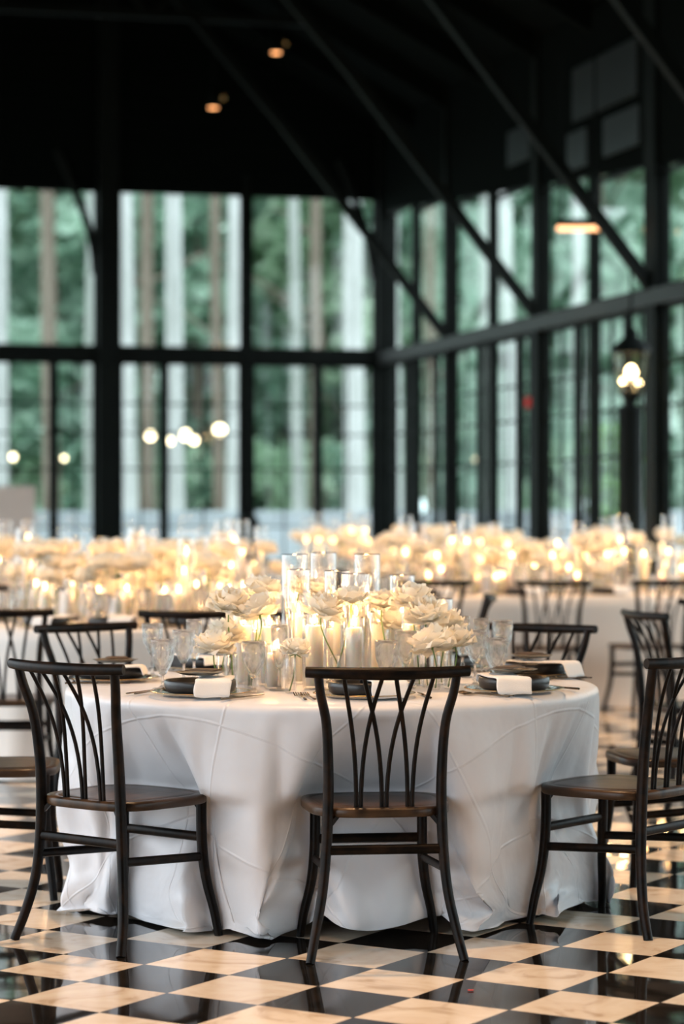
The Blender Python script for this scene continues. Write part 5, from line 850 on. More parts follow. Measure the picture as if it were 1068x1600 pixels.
5,-3,-1,2,-3,5,-5,1,-2,1,2,-6,1,4,-6,-3,3,3,0,1,0,1,0,-4,3,1,-1,1,0,-2,2,0,1,-1,0,1,0,2,-2,1,-2,0,1,-1,-1,0,0,1,-2,0,3,-1,-2,0,0,-1,2,1,0,0,
-1,1,0,-1,2,0,0,0,-1,0,0,0,1,-2,2,-1,-3,0,4,-3,2,-2,2,-2,2,-1,1,0,1,0,0,-1,2,-3,4,-2,-1,2,0,-3,2,3,-7,1,1,-1,1,2,2,-5,-8,12,0,0,-1,0,-3,-1,-1,6,
-2,1,-2,6,-2,-6,0,2,1,0,-9,6,0,0,2,2,1,0,-3,0,0,0,1,0,0,1,5,-2,0,-2,-1,0,0,-7,11,-3,1,-3,4,-3,9,7,-15,0,6,7,-8,-8,1,6,-10,0,2,10,-8,-4,-2,12,-3,1,
7,-5,0,1,-1,3,-6,2,-1,0,4,-5,2,1,2,-8,0,1,0,3,1,-1,0,-3,2,2,-3,2,0,-1,1,0,0,1,0,-1,1,1,-1,0,0,0,0,0,-2,-2,1,2,-2,1,1,2,-5,1,1,-1,2,0,0,0,
1,-1,0,0,0,0,2,-1,-1,-1,5,-3,-1,-2,2,0,-2,-1,2,0,1,-1,1,-2,2,0,-1,1,0,1,-2,2,1,-2,1,0,4,-2,-2,-2,3,3,-4,-4,2,0,0,1,-1,-2,-8,11,2,0,-3,3,-7,2,-3,3,
3,0,-1,5,-1,-7,-1,3,0,0,-3,1,1,2,1,2,0,1,-4,1,0,0,-1,2,-1,-1,8,-2,0,-2,-2,1,1,1,3,2,0,-8,0,-1,7,-3,-1,-2,11,6,-2,-17,8,8,-18,9,15,-13,-6,-7,-2,6,5,-4,
9,-7,0,2,-2,2,-4,1,-1,0,2,-2,-1,2,2,-2,-5,1,1,1,2,-2,0,-2,1,4,-3,-1,0,2,-1,1,1,0,-1,0,1,1,0,-1,0,0,0,0,-1,-2,1,1,-2,0,2,2,-4,0,1,2,-2,1,0,1,
-1,0,0,-1,2,0,-1,1,0,-1,1,0,1,-4,-4,4,-1,0,2,-1,3,-3,-1,2,1,-1,1,1,0,1,-4,3,2,-3,1,-1,6,-4,-1,-1,0,4,-4,-4,3,-1,2,-1,-2,-1,-6,-2,14,-1,-1,0,-3,-1,-2,4,
4,-1,-1,3,2,-3,-4,1,2,-4,-2,0,-3,2,7,0,1,0,-3,0,0,0,-1,5,-3,-3,10,-1,-1,-1,1,-4,6,-1,-2,6,-5,-4,0,-1,1,2,0,0,15,0,0,1,-4,2,6,1,-2,-17,-2,-7,-1,2,6,-3,
-5,4,4,1,-1,1,-3,-1,-1,2,2,-4,0,1,1,5,-10,0,2,1,1,0,0,-2,1,4,-5,1,-1,2,0,0,1,0,0,0,1,-1,0,1,-2,1,0,0,-2,-3,2,2,-2,1,1,-3,0,1,1,2,-2,-1,2,1,
1,-2,0,0,2,-1,0,-1,0,1,-3,0,1,-7,5,3,-3,0,2,0,1,-2,-1,1,1,1,0,1,1,-2,-2,4,0,1,-2,1,6,-6,0,-1,-1,4,-3,-4,2,-1,1,2,-4,-1,0,-12,9,9,-3,1,0,-6,0,5,
4,-2,0,4,0,-3,-4,1,0,-2,-1,0,3,10,-7,-4,5,0,-3,0,-1,1,-1,5,-2,2,1,1,-1,-1,1,-5,8,-3,-3,6,-5,-2,0,0,0,1,0,7,6,3,-2,7,-7,0,9,-2,-14,-6,-1,0,-8,9,2,-5,
-2,1,3,2,-1,1,-3,-1,-1,1,0,-2,2,1,1,-1,-2,-2,1,2,0,-1,0,-1,-2,4,-1,0,-1,2,0,0,1,0,-1,-1,3,0,0,-2,1,0,0,0,-2,-3,-1,4,-2,0,2,-2,0,1,1,3,-4,0,1,4,
1,-6,1,0,2,-1,0,1,-1,1,-2,0,-3,-1,2,1,0,-1,0,1,2,-3,-1,3,1,-1,0,2,0,-2,0,2,-1,3,-2,3,0,-2,-1,0,-4,6,-2,-5,4,-3,2,2,-4,-1,0,-12,7,11,-2,0,-2,2,-6,3,
6,-2,0,4,0,-4,-4,0,2,-3,-1,1,1,4,4,-4,2,-1,-3,0,0,0,0,0,4,-4,6,2,-1,-1,-1,1,4,-2,-7,8,-9,2,0,-1,2,0,2,9,0,5,-2,6,-3,-9,18,-9,-16,0,-1,1,-10,7,4,-5,
-1,-3,7,1,0,0,-3,-1,0,-1,2,-2,1,2,0,-2,0,-4,2,2,0,1,-1,0,-4,4,-1,0,-1,2,0,-1,0,2,0,1,0,-2,0,0,1,1,-1,0,-2,-9,5,3,0,2,-2,-1,0,0,1,4,-3,1,0,6,
-3,-4,1,0,1,1,-2,0,0,0,-1,-1,-1,-2,-1,4,0,-1,1,-2,4,2,-3,0,1,-1,1,1,0,-3,0,5,-4,4,-2,3,2,-5,-11,10,-1,-1,5,-4,-1,0,2,1,-4,0,-1,-10,3,12,-2,-1,0,0,-1,1,
7,-2,0,3,0,-5,-4,0,2,-3,-1,1,1,2,4,-2,3,-1,-3,0,0,0,0,3,-1,-8,10,3,-1,-1,8,-5,5,-5,0,0,-7,12,-12,-2,3,1,14,2,-8,0,3,6,-3,-6,-3,1,-6,0,0,0,-4,-3,10,-7,
-2,2,3,1,0,0,-3,-2,2,1,-3,-1,1,2,0,-1,-1,4,-5,2,1,-1,-2,1,5,-5,0,0,1,-2,3,-2,1,0,6,-5,1,-2,2,-4,8,-4,0,-1,-2,-6,2,1,2,2,-9,6,0,1,2,2,-4,2,0,0,
0,-2,2,0,3,-2,-1,1,-1,1,-2,-1,-2,-1,3,0,0,0,0,4,-3,2,-2,0,0,1,0,2,-2,-1,0,3,-3,3,-1,3,1,0,-2,-1,-10,7,3,3,-7,-2,3,2,-6,-1,1,-5,1,6,-4,-1,3,4,-1,0,
4,0,2,0,0,-1,-7,1,1,-2,0,-2,1,2,7,-3,2,-2,-1,-1,0,0,8,-4,-4,-7,11,6,-1,-3,10,-6,4,-4,-4,3,-5,8,-10,-2,-1,8,14,3,-34,18,6,7,-4,-4,21,-23,-6,0,0,-1,1,-7,9,-9,
-1,0,4,2,2,-3,-3,1,2,-5,0,0,1,1,1,-2,0,0,-2,2,0,1,-3,4,0,-2,0,-2,1,0,-3,1,2,-6,11,-3,-2,-9,10,-2,6,-4,0,-3,1,-4,1,1,2,1,-6,5,-3,3,2,1,-9,5,0,3,
0,-2,0,0,2,0,1,-1,0,1,0,-8,4,-1,0,3,0,2,-4,3,-1,1,0,-1,-3,8,-5,2,-2,-1,0,4,-3,4,-1,1,3,0,-4,0,5,-7,-2,8,-16,6,3,3,-7,0,0,-4,2,1,-2,-7,6,9,1,-3,
2,3,2,-1,1,-2,-6,0,1,-3,0,-1,0,2,6,2,-5,3,-3,1,0,0,4,2,-1,-13,9,9,0,-2,6,-5,4,-1,3,-8,-2,4,-10,0,-2,12,8,-1,-17,3,0,15,-3,-1,-3,-5,-2,-1,1,-5,5,-10,-1,3,
4,-4,3,1,0,0,-3,3,0,-2,-2,0,0,2,-3,1,1,-1,1,0,-2,1,-2,5,-3,-1,1,-5,4,0,-4,0,1,2,2,0,0,0,2,5,-7,-7,3,2,1,-5,1,0,3,2,-5,2,8,3,-9,-3,0,1,1,1,
2,-4,-9,12,1,0,-8,8,-1,1,10,-15,0,-1,2,7,-5,1,-1,-5,-2,8,2,1,-8,10,-3,-3,-6,5,1,3,-3,4,3,-2,0,3,-5,0,1,-12,4,4,-10,5,5,2,4,-9,3,-7,3,0,0,3,-12,21,-2,-6,
7,-1,-5,4,3,-3,-8,1,1,-3,0,-4,2,2,12,4,-12,-1,2,-1,0,0,4,3,0,-7,11,17,-1,-6,-7,-4,4,-6,-3,3,0,0,-8,0,1,8,9,-4,-13,-1,-11,26,-3,3,-10,-2,0,1,-1,3,-4,-10,3,-2,
-22,13,13,-1,2,-1,-2,3,-2,-2,-3,0,1,2,-1,-8,7,2,0,-1,0,1,-3,4,-2,-2,7,-13,7,-1,-3,1,1,3,-2,3,-5,5,1,0,-11,4,1,0,4,-6,2,-1,3,1,-3,1,6,1,-7,-3,1,1,2,0,
2,-2,4,3,-8,7,-4,0,1,2,1,-7,-5,3,1,5,-3,2,0,-10,8,6,2,-1,-1,1,-3,-5,-5,2,4,4,-3,3,4,-4,2,3,-9,1,0,-5,11,-10,-6,-3,13,3,-2,-3,0,-3,2,1,2,-5,18,-7,-1,-5,
5,2,-7,2,19,-11,-5,-1,-11,7,0,-8,-3,5,16,5,-17,-7,9,1,0,0,2,5,-7,1,6,16,1,1,-10,-4,-2,9,8,-15,-2,-8,-2,0,0,-39,52,-33,20,-2,12,-4,3,2,-7,1,-2,0,0,-2,-14,3,2,1,
-37,26,15,0,2,-2,1,-3,0,0,-7,6,-4,-1,3,-4,6,-1,2,-1,1,-2,-2,4,4,-9,-1,2,-2,-1,0,0,0,4,-6,8,2,-3,5,-7,-2,0,-2,1,-4,4,1,-1,5,-1,2,-4,6,-1,-6,-4,3,2,0,3,
0,-2,6,1,0,-3,6,-17,12,0,1,6,-17,3,5,-10,4,0,4,-7,-1,10,5,-1,0,0,-3,-6,-1,-2,6,-7,5,7,3,-5,1,3,-8,1,-1,-2,3,-8,-1,4,6,-5,0,4,-3,0,1,1,4,-1,13,-16,3,1,
0,8,-11,-25,33,3,-1,-20,4,5,18,-26,1,10,5,2,-16,3,5,-1,1,0,2,5,-3,1,-8,24,10,-15,-3,-5,3,0,-10,11,-3,-18,9,-1,1,1,2,-21,27,-30,34,-9,2,2,-5,0,-1,1,-2,-2,-4,2,-9,1,
-48,36,16,-1,3,-2,0,-1,2,0,-12,16,-8,-2,-2,3,2,-2,1,0,0,-1,-1,0,5,-6,0,-7,4,0,0,0,1,0,2,3,-3,7,-7,-3,-2,-3,2,-3,0,7,2,-7,7,1,2,-3,3,-7,-4,2,4,0,2,-2,
2,-1,6,2,2,-6,7,0,-5,0,0,5,-16,5,0,-7,13,-9,-5,8,5,0,-1,5,-2,1,-2,-5,0,-5,5,2,5,-3,3,-1,2,4,-10,-3,0,-1,4,-10,0,4,-2,3,-1,3,0,0,3,-1,6,2,-1,-24,19,-1,
3,0,-2,-18,16,21,4,-14,-12,2,13,-8,-1,3,-11,3,-9,7,4,-1,0,0,2,4,0,-10,-7,15,2,7,-23,10,15,-9,22,-12,-7,2,-9,-2,1,0,10,-79,-38,102,9,-1,1,-1,-1,-1,-1,-1,2,-4,3,-3,-10,-5,
-8,6,6,0,3,-2,0,1,2,-9,8,-3,5,-6,0,6,0,-8,4,-3,-3,-7,10,2,-3,-4,-2,0,0,-1,0,3,-2,0,5,0,3,1,6,-13,-11,4,8,-6,-2,15,-4,-6,3,1,4,-6,-6,2,-2,-1,5,1,-1,0,
-4,6,6,2,2,-6,8,2,-7,0,0,0,-11,7,-2,-9,14,4,-18,11,1,2,-1,2,1,0,-2,-4,-4,15,-5,1,2,-6,1,1,0,-4,4,2,-13,5,-1,1,-1,-10,9,0,-1,3,-2,3,1,-1,5,7,-4,-3,-3,0,
-1,2,0,-12,-4,37,-5,3,-6,-3,-3,-1,-3,3,-1,-10,-4,2,12,-8,2,-1,3,2,-4,-3,-13,20,-14,-30,11,29,1,18,-4,23,-14,-10,-16,1,-3,6,-27,11,7,5,-1,4,4,-3,-1,0,0,0,-2,5,-6,2,-12,-29,
-15,-3,18,5,0,-2,3,1,1,2,0,-3,-13,5,7,5,-17,7,3,1,-12,2,3,5,-5,2,-6,-1,1,1,2,0,0,-1,9,-5,-3,8,2,-17,-3,5,1,-3,-1,2,0,9,0,-5,7,-2,-10,3,-5,1,6,2,-3,6,
-15,8,12,0,3,-8,8,1,-4,0,-1,-2,3,-10,4,-2,-6,-3,-2,15,3,-4,2,-7,9,1,-1,-1,-4,3,0,1,7,-6,-3,4,-4,-12,17,-17,1,13,-9,11,-9,-2,3,4,-4,0,0,-2,-2,5,7,11,-8,-10,3,2,
-17,3,18,-18,-4,13,5,-6,12,-4,0,4,-4,5,-11,-8,3,0,1,7,-2,1,3,0,-1,-5,-12,12,-21,-12,17,13,1,2,30,-10,11,-19,-14,3,2,-23,-70,82,6,-3,5,7,0,4,-7,-2,1,0,1,6,-5,-2,-22,11,
-1,-27,26,6,0,-8,12,-1,1,0,0,2,2,-10,0,8,-4,1,-2,1,-8,0,0,-2,2,6,4,-12,-5,2,4,5,-8,0,4,2,2,-1,4,-10,-8,6,-1,-2,-1,3,2,10,-8,-1,6,8,-7,-11,-3,0,6,2,2,1,
-13,15,4,-1,5,-2,-2,-13,14,-1,-1,2,-9,2,-3,14,-16,-6,15,0,1,1,-1,-16,11,6,-2,2,3,-9,2,3,5,2,-8,4,-19,-1,0,1,-1,15,4,1,-2,0,5,-7,-5,4,-5,0,-5,5,8,25,-20,4,-13,-1,
-8,-2,-4,7,-3,-12,24,7,-4,1,-4,2,1,5,-5,-17,20,-9,-2,1,2,1,2,1,0,0,0,-47,7,22,2,6,9,11,-6,1,0,-1,-11,1,2,7,-15,4,4,-102,102,2,-2,13,-15,3,0,0,1,-1,14,-3,-22,3,
25,-48,12,17,3,-4,8,-15,5,2,4,3,-1,-7,-3,6,0,-2,-2,1,-6,-2,2,-1,3,10,-14,13,-17,1,6,-7,2,1,0,4,3,1,-5,0,14,-11,-9,-5,2,4,5,3,-6,1,2,6,6,-18,-2,5,6,-7,4,3,
-8,6,1,5,4,-16,10,-6,6,-2,-3,9,-4,-10,6,-13,20,-2,-6,6,-1,0,3,4,-14,6,1,3,8,-17,5,3,0,7,-6,1,-9,-11,2,1,20,-1,1,3,-4,-1,-10,7,4,-12,2,0,2,-1,1,9,-20,7,10,-8,
11,-15,-5,5,-3,-15,12,22,-7,-6,1,5,-1,5,5,7,-12,-2,-10,1,0,1,-2,2,8,5,-36,-35,21,51,10,-21,3,9,-10,5,-2,-7,4,-8,3,-1,-9,12,0,112,-103,-6,-4,1,1,-2,3,-1,0,2,-13,20,30,-23,
19,26,-70,30,-20,18,7,-20,10,5,0,8,-10,6,-5,3,-11,3,4,-2,-7,5,-1,-1,4,3,0,-12,6,-5,2,-2,6,-1,0,-1,4,2,-4,12,-24,13,-14,2,3,1,4,2,1,-2,1,-3,-8,16,-10,2,-4,2,3,-3,
3,5,3,-6,-3,15,-14,0,10,-7,3,2,-6,2,-4,-3,1,18,-8,-1,0,0,3,7,-4,-8,-11,18,5,-6,-16,10,0,-2,15,-11,-12,-4,2,8,10,-3,-4,9,-5,-9,2,6,5,-12,7,-1,7,-6,-2,5,-26,2,23,-2,
-4,7,-11,6,-3,1,6,2,-10,-3,-2,20,-1,-13,11,-1,-6,-1,-6,0,1,1,-1,1,-4,-10,22,-24,-2,11,42,-20,-6,4,-15,7,0,-1,4,-4,-1,3,-11,7,3,7,-1,-5,-4,0,3,1,-1,0,-1,-2,9,-18,27,3,
507,0,0,0,0,0,0,0,0,0,0,0,0,0,0,0,-1,1,0,0,-1,1,-1,0,1,0,0,0,0,0,0,-1,1,-1,1,0,0,0,0,0,0,0,0,0,-1,0,1,0,0,0,0,0,0,-1,1,0,0,0,0,0,
0,-1,0,1,0,0,0,0,0,0,0,0,0,0,0,0,0,0,-1,0,1,0,0,0,0,0,0,0,0,-1,1,0,0,0,0,0,0,0,0,0,-1,1,-1,1,0,1,-2,1,0,0,0,-1,0,0,0,0,1,0,0,0,
0,0,-1,0,1,0,0,0,0,0,0,0,0,0,0,0,0,0,-1,0,0,0,0,0,0,0,2,-1,0,0,0,-1,1,0,0,0,0,0,0,0,0,0,0,0,0,0,0,0,0,0,-1,1,0,0,0,0,0,0,0,-1,
-9,-1,0,0,0,0,0,0,0,0,0,0,0,0,-1,0,2,-1,0,0,0,-1,1,1,-1,0,0,0,1,-1,-1,1,-1,2,-1,0,0,0,0,0,0,-1,0,1,1,1,-2,0,0,0,0,0,0,1,-1,0,0,0,-1,0,
0,2,0,-1,0,0,0,0,0,0,0,0,0,0,0,0,-1,0,2,0,-1,0,0,0,0,0,-1,0,0,2,-1,0,0,0,0,0,0,0,0,0,2,-1,1,-1,0,-2,5,-3,-1,-1,-1,1,-1,0,1,1,0,0,0,1,
-1,0,2,0,-2,0,-1,0,1,0,0,1,-1,0,0,1,-2,-1,0,0,0,0,1,2,1,2,-3,-1,0,0,0,1,-1,1,0,0,-1,0,0,0,0,0,0,0,0,-1,0,1,-1,0,1,0,0,0,0,0,0,0,0,2,
-14,0,0,0,0,0,-1,0,0,1,-1,1,1,-1,0,0,-1,1,1,-1,0,-1,0,0,1,0,-1,1,0,-1,0,0,0,0,0,0,0,0,1,0,-1,1,0,-1,1,0,0,0,0,-1,0,0,0,1,0,0,0,-1,1,-1,
0,0,1,0,-1,0,0,1,0,-1,0,0,0,2,-2,1,0,-1,0,1,-1,0,0,0,1,-1,0,0,1,-1,1,0,-1,0,0,0,1,0,0,0,0,0,0,0,0,3,-3,0,-1,0,-1,-1,0,0,0,2,1,1,-1,0,
0,0,0,0,0,-1,1,0,-1,1,0,-1,1,-1,1,0,-1,-1,-1,-1,0,1,1,1,1,0,2,-1,-1,-1,0,0,1,0,0,0,0,0,0,-1,0,1,0,-1,0,1,0,-1,0,0,0,0,1,0,-1,1,-1,0,1,0,
-14,0,0,0,0,0,2,-2,0,0,1,-1,0,0,0,0,0,0,0,0,0,0,1,-1,1,-1,1,-1,0,0,1,0,0,-1,0,0,0,1,-1,0,0,0,0,0,0,0,1,-1,0,1,-1,0,0,0,0,0,0,0,0,1,
0,-1,0,0,0,1,0,0,-1,0,0,1,0,-1,1,-1,0,1,-1,0,1,-1,0,1,-1,0,1,0,-1,0,0,0,0,0,0,0,1,0,-1,0,0,0,0,0,0,0,0,0,0,0,1,3,1,0,-1,-3,0,2,-2,1,
-2,1,-1,0,0,0,0,0,0,0,2,-1,-1,1,-1,3,-2,2,2,1,0,-1,-2,-2,1,-2,0,0,0,0,0,1,-1,0,0,1,-1,0,0,1,0,0,-1,1,0,-1,0,2,-1,0,0,0,-1,0,1,0,0,0,-1,1,
-12,-1,-1,0,0,0,0,0,0,0,0,0,0,0,0,0,0,0,0,0,0,0,0,0,0,0,0,0,0,1,-1,0,0,1,-1,0,0,0,0,0,0,0,0,0,0,0,0,0,0,0,0,0,1,-1,0,0,0,0,0,0,
0,0,0,0,0,0,0,0,0,0,0,0,0,0,1,-1,0,0,0,0,0,0,0,0,0,0,0,0,0,0,0,0,1,-1,1,0,-1,0,0,0,0,0,0,0,0,0,0,1,-1,1,0,1,0,1,0,-2,0,2,-2,-1,
1,-1,1,-1,0,0,0,0,0,0,1,-1,0,0,1,2,0,-1,2,0,0,-1,-1,-1,0,0,0,-1,0,0,0,0,0,0,1,-1,0,0,0,0,0,1,0,-1,1,-1,1,1,-1,0,-1,0,0,0,1,0,-1,0,0,0,
-13,-1,0,0,0,0,0,0,0,0,0,0,0,0,0,0,0,0,0,0,0,0,0,0,0,0,0,0,0,0,0,0,0,0,0,0,1,-1,0,0,0,0,0,0,0,0,0,0,0,0,0,0,0,0,0,0,0,1,-1,0,
0,0,0,0,0,0,0,1,-1,0,0,0,0,0,0,0,0,0,0,0,0,0,0,0,0,0,0,0,0,0,0,0,0,0,0,0,0,1,-1,0,0,0,0,0,1,-1,1,-1,0,0,1,1,0,0,0,-1,1,1,-2,0,
-1,0,0,0,0,0,0,0,0,1,-1,0,0,0,2,1,0,-1,1,-1,0,1,-1,0,0,6,-8,1,-1,0,0,0,0,0,0,0,0,0,0,0,0,1,1,-1,0,0,0,1,-1,0,0,0,-1,0,0,0,0,0,0,0,
-14,0,0,0,1,-1,0,1,-1,0,0,1,-1,0,0,0,0,0,0,0,0,0,0,1,-1,0,0,0,1,-1,0,0,0,0,1,-1,0,0,0,0,0,0,0,0,1,-1,0,0,0,0,0,1,-1,0,0,0,1,-1,0,0,
0,0,0,0,1,-1,0,0,0,0,0,0,1,-1,0,0,0,0,0,0,0,0,0,0,0,0,0,0,0,0,0,0,0,0,0,0,0,0,0,0,0,0,0,0,0,0,0,0,1,0,1,0,-1,0,2,-1,0,1,-1,-1,
-1,0,1,-1,0,0,0,0,0,0,0,0,0,0,2,0,0,1,1,-1,0,0,-1,1,-1,2,-3,-1,0,0,0,0,0,0,0,1,-1,0,0,0,0,1,0,0,0,0,-1,1,0,0,0,-1,0,0,1,0,-1,0,0,0,
-14,0,0,0,0,0,0,0,1,-1,0,0,0,0,0,0,0,1,-1,0,0,0,0,0,1,-1,0,0,0,0,0,0,0,0,0,0,0,0,0,0,0,0,0,1,-1,0,0,1,-1,0,0,0,0,0,0,0,0,0,0,0,
0,0,0,0,0,0,0,0,0,0,1,-1,0,0,0,0,0,0,0,0,1,-1,0,0,0,0,0,0,0,0,0,1,-1,0,0,0,0,0,0,0,0,0,0,0,0,0,1,0,-1,1,0,0,0,1,0,1,0,0,-2,0,
-1,0,0,0,0,0,0,0,0,0,1,-1,0,0,2,1,0,0,0,0,0,1,-1,-1,0,0,-1,-1,0,0,0,0,1,-1,0,0,0,0,0,0,1,0,1,-2,1,0,0,1,0,-2,0,1,-1,0,0,0,0,0,0,0,
-13,-1,0,0,0,0,1,-1,0,1,-1,0,0,0,0,0,0,0,1,-1,0,0,0,0,0,0,0,0,0,0,0,0,0,0,0,0,0,0,0,0,0,0,0,0,0,0,0,0,0,0,0,0,0,0,0,0,0,0,0,0,
0,0,0,0,0,0,0,0,1,-1,0,0,0,0,1,0,-1,0,0,0,0,0,0,0,0,0,0,0,0,0,0,0,0,0,0,0,0,0,0,0,0,1,-1,0,0,1,1,-2,1,0,2,-1,0,-1,1,0,1,0,-1,-1,
-1,0,0,0,0,0,0,0,0,0,0,0,0,1,2,-1,0,1,1,-1,0,0,0,-1,0,0,-1,-1,0,0,0,0,0,0,0,0,1,-1,0,1,-1,1,1,-1,0,0,0,0,0,0,0,-1,1,-1,0,1,-1,0,0,0,
-14,0,0,0,0,0,0,0,0,0,1,-1,0,0,0,0,0,0,0,0,0,1,-1,0,0,0,0,0,0,0,0,1,-1,0,0,0,0,0,0,0,1,-1,0,0,0,0,0,0,0,0,0,0,0,0,0,0,0,0,0,0,
0,0,0,0,0,0,1,-1,0,0,0,0,0,0,0,0,0,0,0,0,0,0,0,1,-1,0,0,0,0,0,0,0,0,0,0,0,0,0,1,0,-1,0,0,0,0,0,0,1,0,0,2,-1,-1,1,0,1,-1,1,-1,-1,
0,-1,0,0,0,1,-1,0,0,0,0,0,0,1,1,0,1,1,-1,1,-1,1,-1,-1,0,1,-1,-2,0,0,0,0,0,0,0,0,0,0,0,0,0,1,0,0,-1,1,0,1,-1,1,-1,0,-1,1,-1,0,0,0,1,-1,
-13,0,-1,0,0,0,0,0,0,0,0,0,0,0,0,0,0,0,0,0,0,0,0,0,0,0,0,0,1,-1,0,0,0,0,0,0,0,0,0,0,0,0,0,0,0,0,0,0,0,0,0,0,0,0,0,0,0,0,0,0,
0,0,0,0,0,0,0,0,0,0,0,1,-1,0,0,0,0,0,0,1,-1,0,0,0,0,0,0,0,0,0,0,0,0,1,-1,0,0,0,0,0,0,0,0,0,0,0,1,-1,1,0,2,-2,1,-1,1,0,0,0,1,-2,
-1,0,1,-1,0,0,0,0,0,0,0,0,0,1,2,0,0,1,0,-1,0,1,0,-1,-1,0,0,-1,-1,0,0,0,0,0,0,0,0,0,1,-1,1,0,0,-1,1,0,0,0,0,0,0,0,0,-1,1,0,0,-1,0,1,
-14,0,0,0,0,0,0,1,-1,0,0,0,0,0,0,0,0,0,0,0,0,0,0,0,0,0,0,0,0,0,0,0,0,0,0,0,0,0,0,0,0,0,0,0,0,0,0,0,0,0,0,0,0,0,0,0,0,0,0,0,
0,0,0,0,0,0,1,0,-1,0,0,0,0,0,0,0,0,0,0,0,0,0,0,0,0,0,0,0,0,0,0,0,0,0,0,1,-1,0,0,0,0,0,0,0,0,0,0,1,0,1,0,0,0,0,-1,2,-1,1,-1,-1,
0,0,-1,0,0,0,0,0,1,-1,1,-1,1,1,1,-1,2,0,-1,0,0,0,1,-1,0,0,-1,-1,-1,0,0,0,0,0,0,1,-1,0,0,0,0,1,0,0,0,0,1,-1,0,0,-1,0,0,0,0,0,1,-1,0,0,
-14,0,0,0,0,1,0,-1,0,0,0,0,0,0,0,0,0,0,0,0,0,0,0,0,1,-1,0,1,-1,0,1,-1,0,0,0,0,0,0,0,0,0,0,0,0,0,0,0,0,0,0,0,1,-1,0,0,0,0,0,0,0,
0,0,0,0,0,0,0,0,0,0,0,0,1,-1,0,1,-1,0,0,0,0,1,-1,0,0,0,0,0,0,1,0,-1,0,0,0,1,-1,0,0,0,2,-2,1,-1,0,1,0,-1,1,2,0,-2,1,0,0,1,0,0,-1,-1,
2,-3,0,1,-1,0,0,0,0,0,0,0,0,2,1,0,0,1,-1,1,0,-1,2,-1,-1,0,-1,-1,-1,0,0,0,0,0,1,-1,1,0,-1,0,1,-1,1,0,0,0,0,0,1,-1,0,0,0,-1,0,0,1,-1,0,0,
-13,-1,0,0,0,0,0,0,0,1,0,0,-1,0,0,0,0,1,-1,0,0,0,0,0,0,0,0,0,0,1,-1,0,0,0,0,0,0,0,0,0,0,0,0,0,0,0,1,-1,0,0,1,-1,1,-1,0,0,0,0,0,0,
0,1,-1,0,0,0,0,0,0,1,0,-1,0,0,0,0,0,0,0,0,0,0,1,-1,0,0,0,0,0,0,0,0,0,0,0,0,1,0,-1,0,0,0,0,0,0,0,1,0,1,0,0,0,0,0,0,0,0,1,0,-2,
1,-2,0,0,0,0,0,0,0,1,-1,1,0,2,0,0,1,0,0,-1,1,0,1,-1,-1,-1,1,-1,-2,0,0,0,0,0,0,0,1,-1,0,1,-1,1,-1,1,0,1,-1,0,0,0,0,0,0,0,-1,0,1,-1,0,1,
-14,1,0,-1,0,0,0,0,1,-1,0,0,0,0,0,0,1,-1,0,0,0,0,0,1,-1,0,0,0,1,-1,0,0,1,-1,0,0,0,0,0,0,0,0,0,0,0,0,0,0,0,0,0,0,0,1,-1,0,0,0,0,0,
0,0,1,-1,0,0,0,0,1,-1,0,0,0,0,0,0,1,-1,1,0,-1,1,-1,0,0,0,0,0,0,0,1,-1,0,0,0,0,0,0,0,0,0,0,0,0,0,0,0,1,1,1,-1,0,1,0,-2,2,0,-1,2,-2,
-1,0,0,-1,0,0,0,0,0,0,0,0,0,3,-1,0,2,0,-1,1,0,-1,1,0,0,-1,-1,0,-1,-1,0,0,0,0,0,0,1,-1,0,0,1,0,-1,2,-1,1,0,-1,2,-2,0,0,0,-1,0,0,2,-2,0,0,
-14,0,0,0,0,0,0,1,0,-1,0,0,0,0,0,0,0,0,1,-1,0,0,0,0,0,0,0,0,0,0,0,1,-1,0,0,0,0,0,0,0,0,0,0,0,0,0,0,0,0,0,0,0,0,0,0,0,0,0,0,0,
0,0,0,0,0,0,1,0,-1,0,0,0,0,0,1,0,-1,0,0,0,0,0,0,0,1,-1,0,0,0,0,0,0,0,0,0,1,-1,0,1,0,0,-1,0,0,0,1,0,0,2,0,-1,0,1,-1,0,0,0,0,2,-1,
-1,-2,0,0,0,0,0,0,0,0,1,-1,2,1,0,0,1,1,-1,0,0,0,1,0,-1,-1,-1,0,-2,0,0,0,0,0,1,-1,0,1,-1,0,0,1,0,2,-1,0,0,-1,1,-1,0,0,-1,2,-2,1,0,0,-1,0,
-14,1,-1,0,0,0,1,-1,1,-1,0,0,0,0,0,0,0,0,0,0,0,0,0,0,0,0,0,0,0,0,0,0,0,0,0,0,0,0,0,0,0,0,0,0,0,0,0,0,0,0,0,0,0,0,1,-1,0,0,0,0,
0,0,0,0,0,0,0,0,0,0,0,0,0,0,0,0,0,0,0,0,0,0,0,0,0,0,0,0,0,0,0,0,0,0,0,0,0,0,2,-1,-1,2,-2,0,0,0,0,1,2,0,-1,2,0,0,1,-4,3,-3,3,1,
-4,0,-1,1,-1,0,0,0,0,0,0,0,2,2,-1,0,1,0,0,1,-1,-1,1,1,0,-3,1,-1,-1,-1,0,1,-1,0,0,0,1,-1,0,0,1,-1,0,1,1,0,0,-1,0,0,0,0,0,-1,0,0,1,-1,0,1,
-14,0,0,0,0,0,0,1,0,-1,1,-1,0,0,0,0,0,0,0,1,-1,0,0,0,0,1,-1,0,0,0,0,0,0,1,-1,0,0,0,0,0,0,0,0,0,1,-1,0,0,0,0,0,1,0,0,-1,0,1,-1,0,0,
